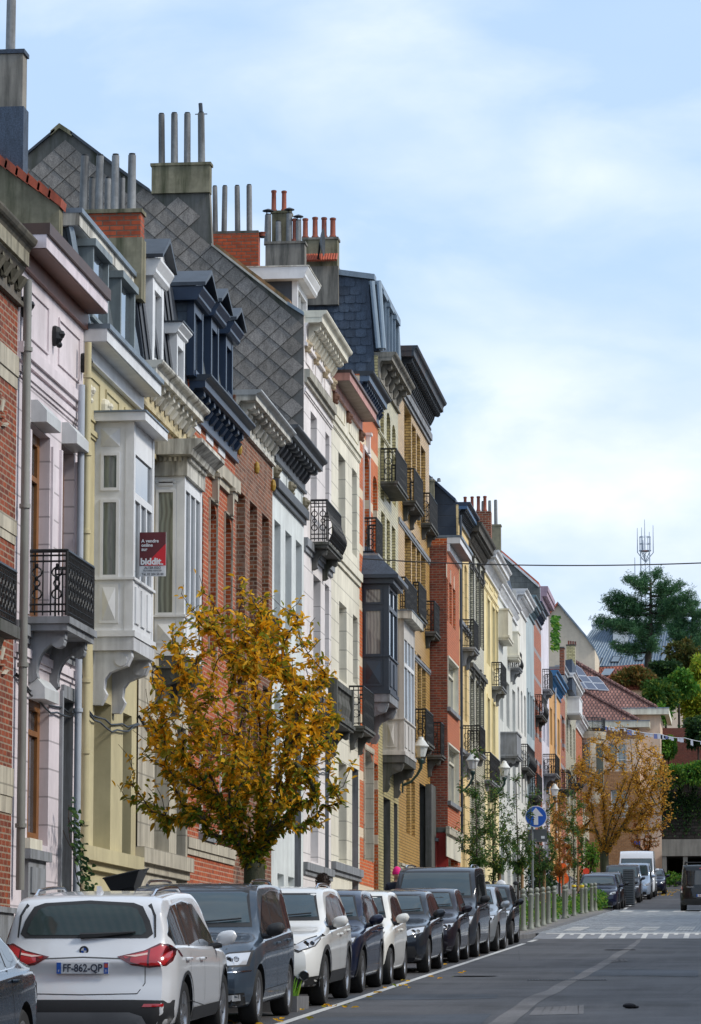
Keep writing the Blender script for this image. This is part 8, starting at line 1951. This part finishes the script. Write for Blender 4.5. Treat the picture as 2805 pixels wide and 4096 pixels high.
# black flared planter on stand
D = 43.6; r_ = ony(490, 3560, D); zt1, zt2 = ony(430, 3515, D)[1], ony(565, 3482, D)[1]; xa, xb = ony(419, 3515, D)[0], ony(561, 3490, D)[0]; zb = ony(480, 3575, D)[1]; xm0, xm1 = ony(440, 3575, D)[0], ony(540, 3575, D)[0]
BLKM = M_('matt_black_metal', hx('26282B'), .5, .1, .1); r = empty('flared_planter', ((xa + xb) / 2, D, gz(D) + .12), 'black flared planter with slanted rim standing behind the silver-white car', 'planter'); M = MB()
xa = max(xa, -8.1); lo = [(xm0, D), (xm1, D), (xm1, D + .35), (xm0, D + .35)]; hi = [(xa, D - .1, zt1), (xb, D - .1, zt2), (xb + .02, D + .5, zt2 + .04), (xa, D + .5, zt1 + .02)]
md = [(xa + .09, D - .04, zt1 - .16), (xb - .07, D - .04, zt2 - .2), (xb - .06, D + .42, zt2 - .18), (xa + .09, D + .42, zt1 - .15)]
M.grid([[(a, b, gz(D) + .13) for a, b in lo], [(a, b, zb) for a, b in lo], md, hi], BLKM, True); M.face(md, BLKM); M.build('planter_body', r)
M = MB(); M.tube(hi + hi[:1], .012, 5, BLKM); M.build('rim', r)
# cable and bunting
D = onx(1452, 2235, XF + .1)[0]; P3 = [Vector((*([ony(a, b, D)[0], D, ony(a, b, D)[1]]),)) for a, b in ((1452, 2235), (2350, 2262), (2805, 2252))]
(x0, z0), (x1, z1), (x2, z2) = [(p.x, p.z) for p in P3]
def quad(x): return z0 * (x - x1) * (x - x2) / ((x0 - x1) * (x0 - x2)) + z1 * (x - x0) * (x - x2) / ((x1 - x0) * (x1 - x2)) + z2 * (x - x0) * (x - x1) / ((x2 - x0) * (x2 - x1))
M = MB(); M.tube([(x0 + (10.3 - x0) * i / 40, D, quad(x0 + (10.3 - x0) * i / 40)) for i in range(41)], .018, 5, BLKP); tag(M.build('overhead_cable', origin=(x0, D, z0), smooth=True), 'thin black cable strung across the street under the cloudy sky', 'cable')
D = 232; cp = [(2378, 2893), (2500, 2914), (2640, 2936), (2740, 2952), (2850, 2968)]; L = []
for (a, b), (c, d_) in zip(cp, cp[1:]):
    for i in range(8): t = i / 8; px, py = a + (c - a) * t, b + (d_ - b) * t + 5 * sin(pi * t); x, z = ony(px, py, D); L.append(Vector((x, D, z)))
r = empty('bunting', L[0], 'string of small white and blue flags hung across the end of the street', 'bunting'); M = MB(); M.tube(L, .02, 4, PLW); M.build('line', r); random.seed(3)
for i in range(2, len(L), 1):
    if random.random() < .2: continue
    p = L[i]; M = MB(); ww = random.choice((.15, .22, .3)); h_ = random.uniform(.15, .42); M.prism([(-ww / 2, 0), (ww / 2, -.02), (ww / 2 + .02, -h_), (-ww / 2, -h_ * random.uniform(.7, 1))], lambda u, v, w: (p.x + u, w, p.z + v), D - .01, D + .01, random.choice((SM('cloth_white', (.6, .62, .68), .8), SM('cloth_blue', (.16, .2, .42), .8) if i % 3 == 0 else MATS['cloth_white'], MATS['cloth_white']))); M.build('flag', r)
# motorbike handlebar seen past the black city car
D = 93.2; r = empty('parked_motorcycle', (-6.9, D, gz(D) + .12), 'motorcycle with white windshield half hidden behind the black city car', 'motorcycle', None); zb = gz(D) + .12
x = -6.35; z = zb
M = MB()
for yy in (-.65, .65): 
    M.lathe((x - .04, D + yy, z + .3), [(.2, 0), (.3, .0), (.31, .04), (.3, .08), (.2, .08), (.2, 0)], 24, TYRE, 'x', False)
wl = M.build('wheel', r, smooth=True)
M = MB(); M.tube([(x, D - .65, z + .3), (x, D - .45, z + .75), (x, D - .35, z + 1.05)], .035, 8, CHROME); M.tube([(x, D + .65, z + .3), (x, D + .1, z + .4), (x, D - .4, z + .7)], .05, 8, BLKP); M.ball((x, D - .1, z + .78), .2, PBL, 12, (.6, 1.4, .7)); M.ball((x, D + .3, z + .8), .16, BLKP, 12, (.7, 1.9, .45)); M.ball((x, D, z + .45), .22, BLKP, 10, (.8, 1, .9)); M.build('body', r, smooth=True)
M = MB(); M.tube([(x - .38, D - .25, z + 1.12), (x - .1, D - .36, z + 1.06), (x + .1, D - .36, z + 1.06), (x + .38, D - .25, z + 1.12)], .018, 6, BLKP)
for s_ in (-1, 1): M.tube([(x + s_ * .3, D - .28, z + 1.12), (x + s_ * .36, D - .3, z + 1.32)], .01, 5, BLKP); M.ball((x + s_ * .38, D - .3, z + 1.36), .07, BLKP, 8, (1.2, .4, .8))
M.build('handlebar', r, smooth=True); M = MB(); M.ball((x, D - .5, z + 1.15), .2, PLW, 12, (.9, .35, 1.5)); M.build('windshield', r, smooth=True)
# ------------------------------------------------------------------ people
SKIN = SM('skin', hx('C89A80'), .55); 
def skinmesh(verts, edges, radii, mtl, name, root, sub=2):
    me = bpy.data.meshes.new(name); me.from_pydata(verts, edges, []); o = bpy.data.objects.new(name, me); COL.objects.link(o); o.modifiers.new('s', 'SKIN'); o.modifiers.new('u', 'SUBSURF').levels = sub
    for i, rd in enumerate(radii): v = me.skin_vertices[0].data[i]; v.radius = rd if isinstance(rd, tuple) else (rd, rd); v.use_root = (i == 0)
    dg = bpy.context.evaluated_depsgraph_get(); nm = bpy.data.meshes.new_from_object(o.evaluated_get(dg)); o.modifiers.clear(); o.data = nm; nm.materials.clear()
    for m in mtl: nm.materials.append(m)
    nm.polygons.foreach_set('use_smooth', [True] * len(nm.polygons)); o.parent = root; return o
def person(label, loc, h, yaw, coat, legs, hair, hat=None, stride=.2, bag=False):
    root = empty('person', loc, label, 'person'); root.rotation_euler = (0, 0, yaw); k = h / 1.75
    V = [(0, 0, .95), (0, 0, 1.15), (0, -.01, 1.35), (0, 0, 1.47), (0, 0, 1.54)]; E = [(0, 1), (1, 2), (2, 3), (3, 4)]; R = [(.15, .11), (.15, .11), (.17, .12), (.07, .07), (.055, .055)]
    for s_ in (-1, 1):
        i = len(V); fy = stride * s_
        V += [(s_ * .09, 0, .88), (s_ * .1, fy * .6, .5), (s_ * .1, fy - .03 * (s_ > 0), .09), (s_ * .1, fy + .13, .04)]; E += [(0, i), (i, i + 1), (i + 1, i + 2), (i + 2, i + 3)]; R += [(.09, .09), (.06, .06), (.042, .042), (.035, .03)]
        i = len(V); V += [(s_ * .19, 0, 1.41), (s_ * .24, -.02 - .05 * s_, 1.12), (s_ * .23, .1 + .05 * s_, .9), (s_ * .225, .13 + .05 * s_, .83)]; E += [(2, i), (i, i + 1), (i + 1, i + 2), (i + 2, i + 3)]; R += [(.06, .06), (.045, .045), (.032, .032), (.03, .018)]
        j = len(V)
        for q in range(4): V.append((s_ * (.235 - .0), .105 + .05 * s_ + .02 * q, .765 - .006 * (q in (1, 2)))); E.append((j - 1, j + q)); R.append((.009, .009))
        V.append((s_ * .2, .165 + .05 * s_, .8)); E.append((j - 1, len(V) - 1)); R.append((.01, .01))
    sc = lambda P: [(x * k, y * k, z * k) for x, y, z in P]
    b = skinmesh(sc(V), E, [(a * k, c * k) for a, c in R], [SKIN, legs], 'body', root)
    for p in b.data.polygons: p.material_index = 1 if p.center.z < .98 * k and abs(p.center.x) < .17 * k else 0
    CV = [(0, 0, .82), (0, 0, 1.05), (0, -.01, 1.36), (0, 0, 1.46)]; CE = [(0, 1), (1, 2), (2, 3)]; CR = [(.2, .16), (.19, .15), (.2, .15), (.1, .1)]
    for s_ in (-1, 1): i = len(CV); CV += [(s_ * .2, 0, 1.40), (s_ * .25, -.02 - .05 * s_, 1.12), (s_ * .235, .1 + .05 * s_, .89)]; CE += [(2, i), (i, i + 1), (i + 1, i + 2)]; CR += [(.09, .09), (.07, .07), (.055, .055)]
    skinmesh(sc(CV), CE, [(a * k, c * k) for a, c in CR], [coat], 'coat', root)
    M = MB(); O_ = Vector(loc); hd = Vector((0, .01, 1.64 * k)); rows_ = []
    M.ball(O_ + hd, .1 * k, SKIN, 16, (.8, .98, 1.22)); M.ball(O_ + hd + Vector((0, .1, -.01)), .018 * k, SKIN, 8, (.8, 1.2, 1.3))
    for s_ in (-1, 1): M.ball(O_ + hd + Vector((s_ * .032, .088, .012)), .012, PLW, 8); M.ball(O_ + hd + Vector((s_ * .032, .097, .012)), .006, BLKP, 6); M.ball(O_ + hd + Vector((s_ * .082, 0, -.005)), .02, SKIN, 8, (.4, .8, 1.3))
    M.ball(O_ + hd + Vector((0, .09, -.05)), .02, SM('lips', hx('A0605A'), .5), 8, (1.1, .5, .35)); M.build('head', root, smooth='all')
    M = MB()
    if hair:
        random.seed(6)
        M.ball(O_ + hd + Vector((0, -.02, .03)), .115 * k, hair, 16, (.92, .98, 1.1))
        for _ in range(700):
            v = Vector([random.gauss(0, 1) for _ in range(3)]).normalized()
            if v.y > .5 and v.z < .5: continue
            if v.z < -.5: continue
            p = O_ + hd + Vector((v.x * .1, v.y * .105 - .02, v.z * .12 + .03)); leaf(M, p, v + Vector([random.uniform(-1, 1) for _ in range(3)]) * .8, .035, .014, hair)
        M.build('hair', root)
    if hat: M = MB(); M.lathe(O_ + hd, [(.098, .01), (.103, .03), (.102, .06), (.09, .11), (.06, .155), (.02, .175), (.001, .178)], 16, hat); M.lathe(O_ + hd, [(.106, .0), (.108, .05), (.1, .055)], 16, hat); M.build('knitted_hat', root, smooth=True)
    if bag: M = MB(); M.tube([O_ + Vector((.1, -.12, 1.44)), O_ + Vector((0, -.17, 1.2)), O_ + Vector((-.2, -.1, .95))], .015, 6, SM('bag_strap', hx('6A5A3A'), .7)); M.box(O_.x - .34, O_.x - .22, O_.y - .15, O_.y + .1, O_.z + .7, O_.z + .98, MATS['bag_strap']); M.build('shoulder_bag', root)
    return root
DB = SM('navy_coat', hx('1E2433'), .8)
Y = 57.5; x, z = ony(1292, 3500, Y); person('person with curly dark brown hair, head just showing over the white car', (x, Y, gz(Y) + .12), (z - gz(Y) - .12) - .03, 0, SM('brown_coat', hx('3A2E28'), .8), SM('dark_trousers', hx('23252B'), .8), SM('dark_brown_hair', hx('2E1E16'), .7))
Y = 76.5; x, z = ony(1589, 3478, Y); person('person in navy coat and bright pink knitted hat beside the graphite van', (x, Y, gz(Y) + .12), (z - gz(Y) - .12) + .0, .3, DB, SM('dark_jeans', hx('23252B'), .8), None, SM('hot_pink_wool', hx('E0187A'), .8), bag=True)
# ------------------------------------------------------------------ opposite side (seen in reflections, shades the street)
random.seed(17)
for i, (ya, yb, hh, mm) in enumerate(((8, 16, 11, DSTONE), (16, 22, 12.5, BRN), (22, 31, 11.5, DSTONE), (31, 38, 13, REDB), (38, 46, 11, PWH), (46, 54, 12.5, BRN), (54, 62, 12, BROWNBR), (62, 70, 13, DSTONE), (70, 80, 11.5, YBR), (80, 92, 12, BRN), (98, 116, 12, DSTONE), (116, 134, 13, BRN), (134, 152, 11, ORB), (152, 172, 13, BROWNBR), (172, 190, 11, BRN), (190, 212, 13, ORB), (212, 240, 12, BRN))):
    zg = gz(ya); r = empty('opposite_house', (10.5, ya, zg), 'terraced house across the street, seen only as reflections in car paint and glass', 'house', 'houses across the street'); M = MB(); M.box(10.5, 18, ya, yb, zg - 1, zg + hh, mm); M.box(10.2, 10.498, ya, yb, zg + hh - .5, zg + hh, WHITE); M.build('wall', r)
    n = max(2, int((yb - ya) / 2.6)); L = (yb - ya) / n
    for f in range(3):
        for q in range(n): M = MB(); a = ya + L * q + L * .28; M.box(10.42, 10.498, a, a + L * .44, zg + 1.6 + f * 3.5, zg + 3.9 + f * 3.5, PANE); M.box(10.40, 10.498, a - .1, a + L * .44 + .1, zg + 1.45 + f * 3.5, zg + 1.59 + f * 3.5, STONE); M.build('window', r)
tag(sheet('pavement', PAV, 7.8, 10.5, -30, 262, .12), kind='structure')

# the street goes on behind the camera (reflections and shade only)
for i, (xa, xb, ya, yb, hh, mm) in enumerate(((-18, -10.3, 26, 38, 11, DSTONE), (-18, -10.3, 12, 26, 12, REDB), (-18, -10.3, -4, 12, 12.5, PWH), (-18, -10.3, -20, -4, 12, BRN), (-18, -10.3, -40, -20, 12, DSTONE), (10.5, 18, -8, 8, 12, BRN), (10.5, 18, -24, -8, 13, DSTONE), (10.5, 18, -40, -24, 12, REDB), (-20, 0, -56, -44, 15, BRN), (0, 20, -56, -44, 14, DSTONE))):
    zg = gz(ya); r = empty('street_house', (xb if xb < 0 else xa, ya, zg), 'terraced house out of the frame, glimpsed only as reflections in the car paint', 'house', 'houses behind the camera'); M = MB(); M.box(xa, xb, ya, yb, zg - 1, zg + hh, mm); M.build('wall', r)
    for f in range(3):
        for q in range(4):
            M = MB()
            if yb == -44: a = xa + 1 + 5 * q; M.box(a, a + 1.4, yb + .002, yb + .05, zg + 1.6 + f * 3.6, zg + 4 + f * 3.6, PANE)
            else: x_ = xb if xb < 0 else xa; sg = 1 if xb < 0 else -1; a = ya + (yb - ya) * (q + .3) / 4; M.box(x_ + sg * .002, x_ + sg * .05, a, a + 1.2, zg + 1.6 + f * 3.5, zg + 3.9 + f * 3.5, PANE)
            M.build('window', r)
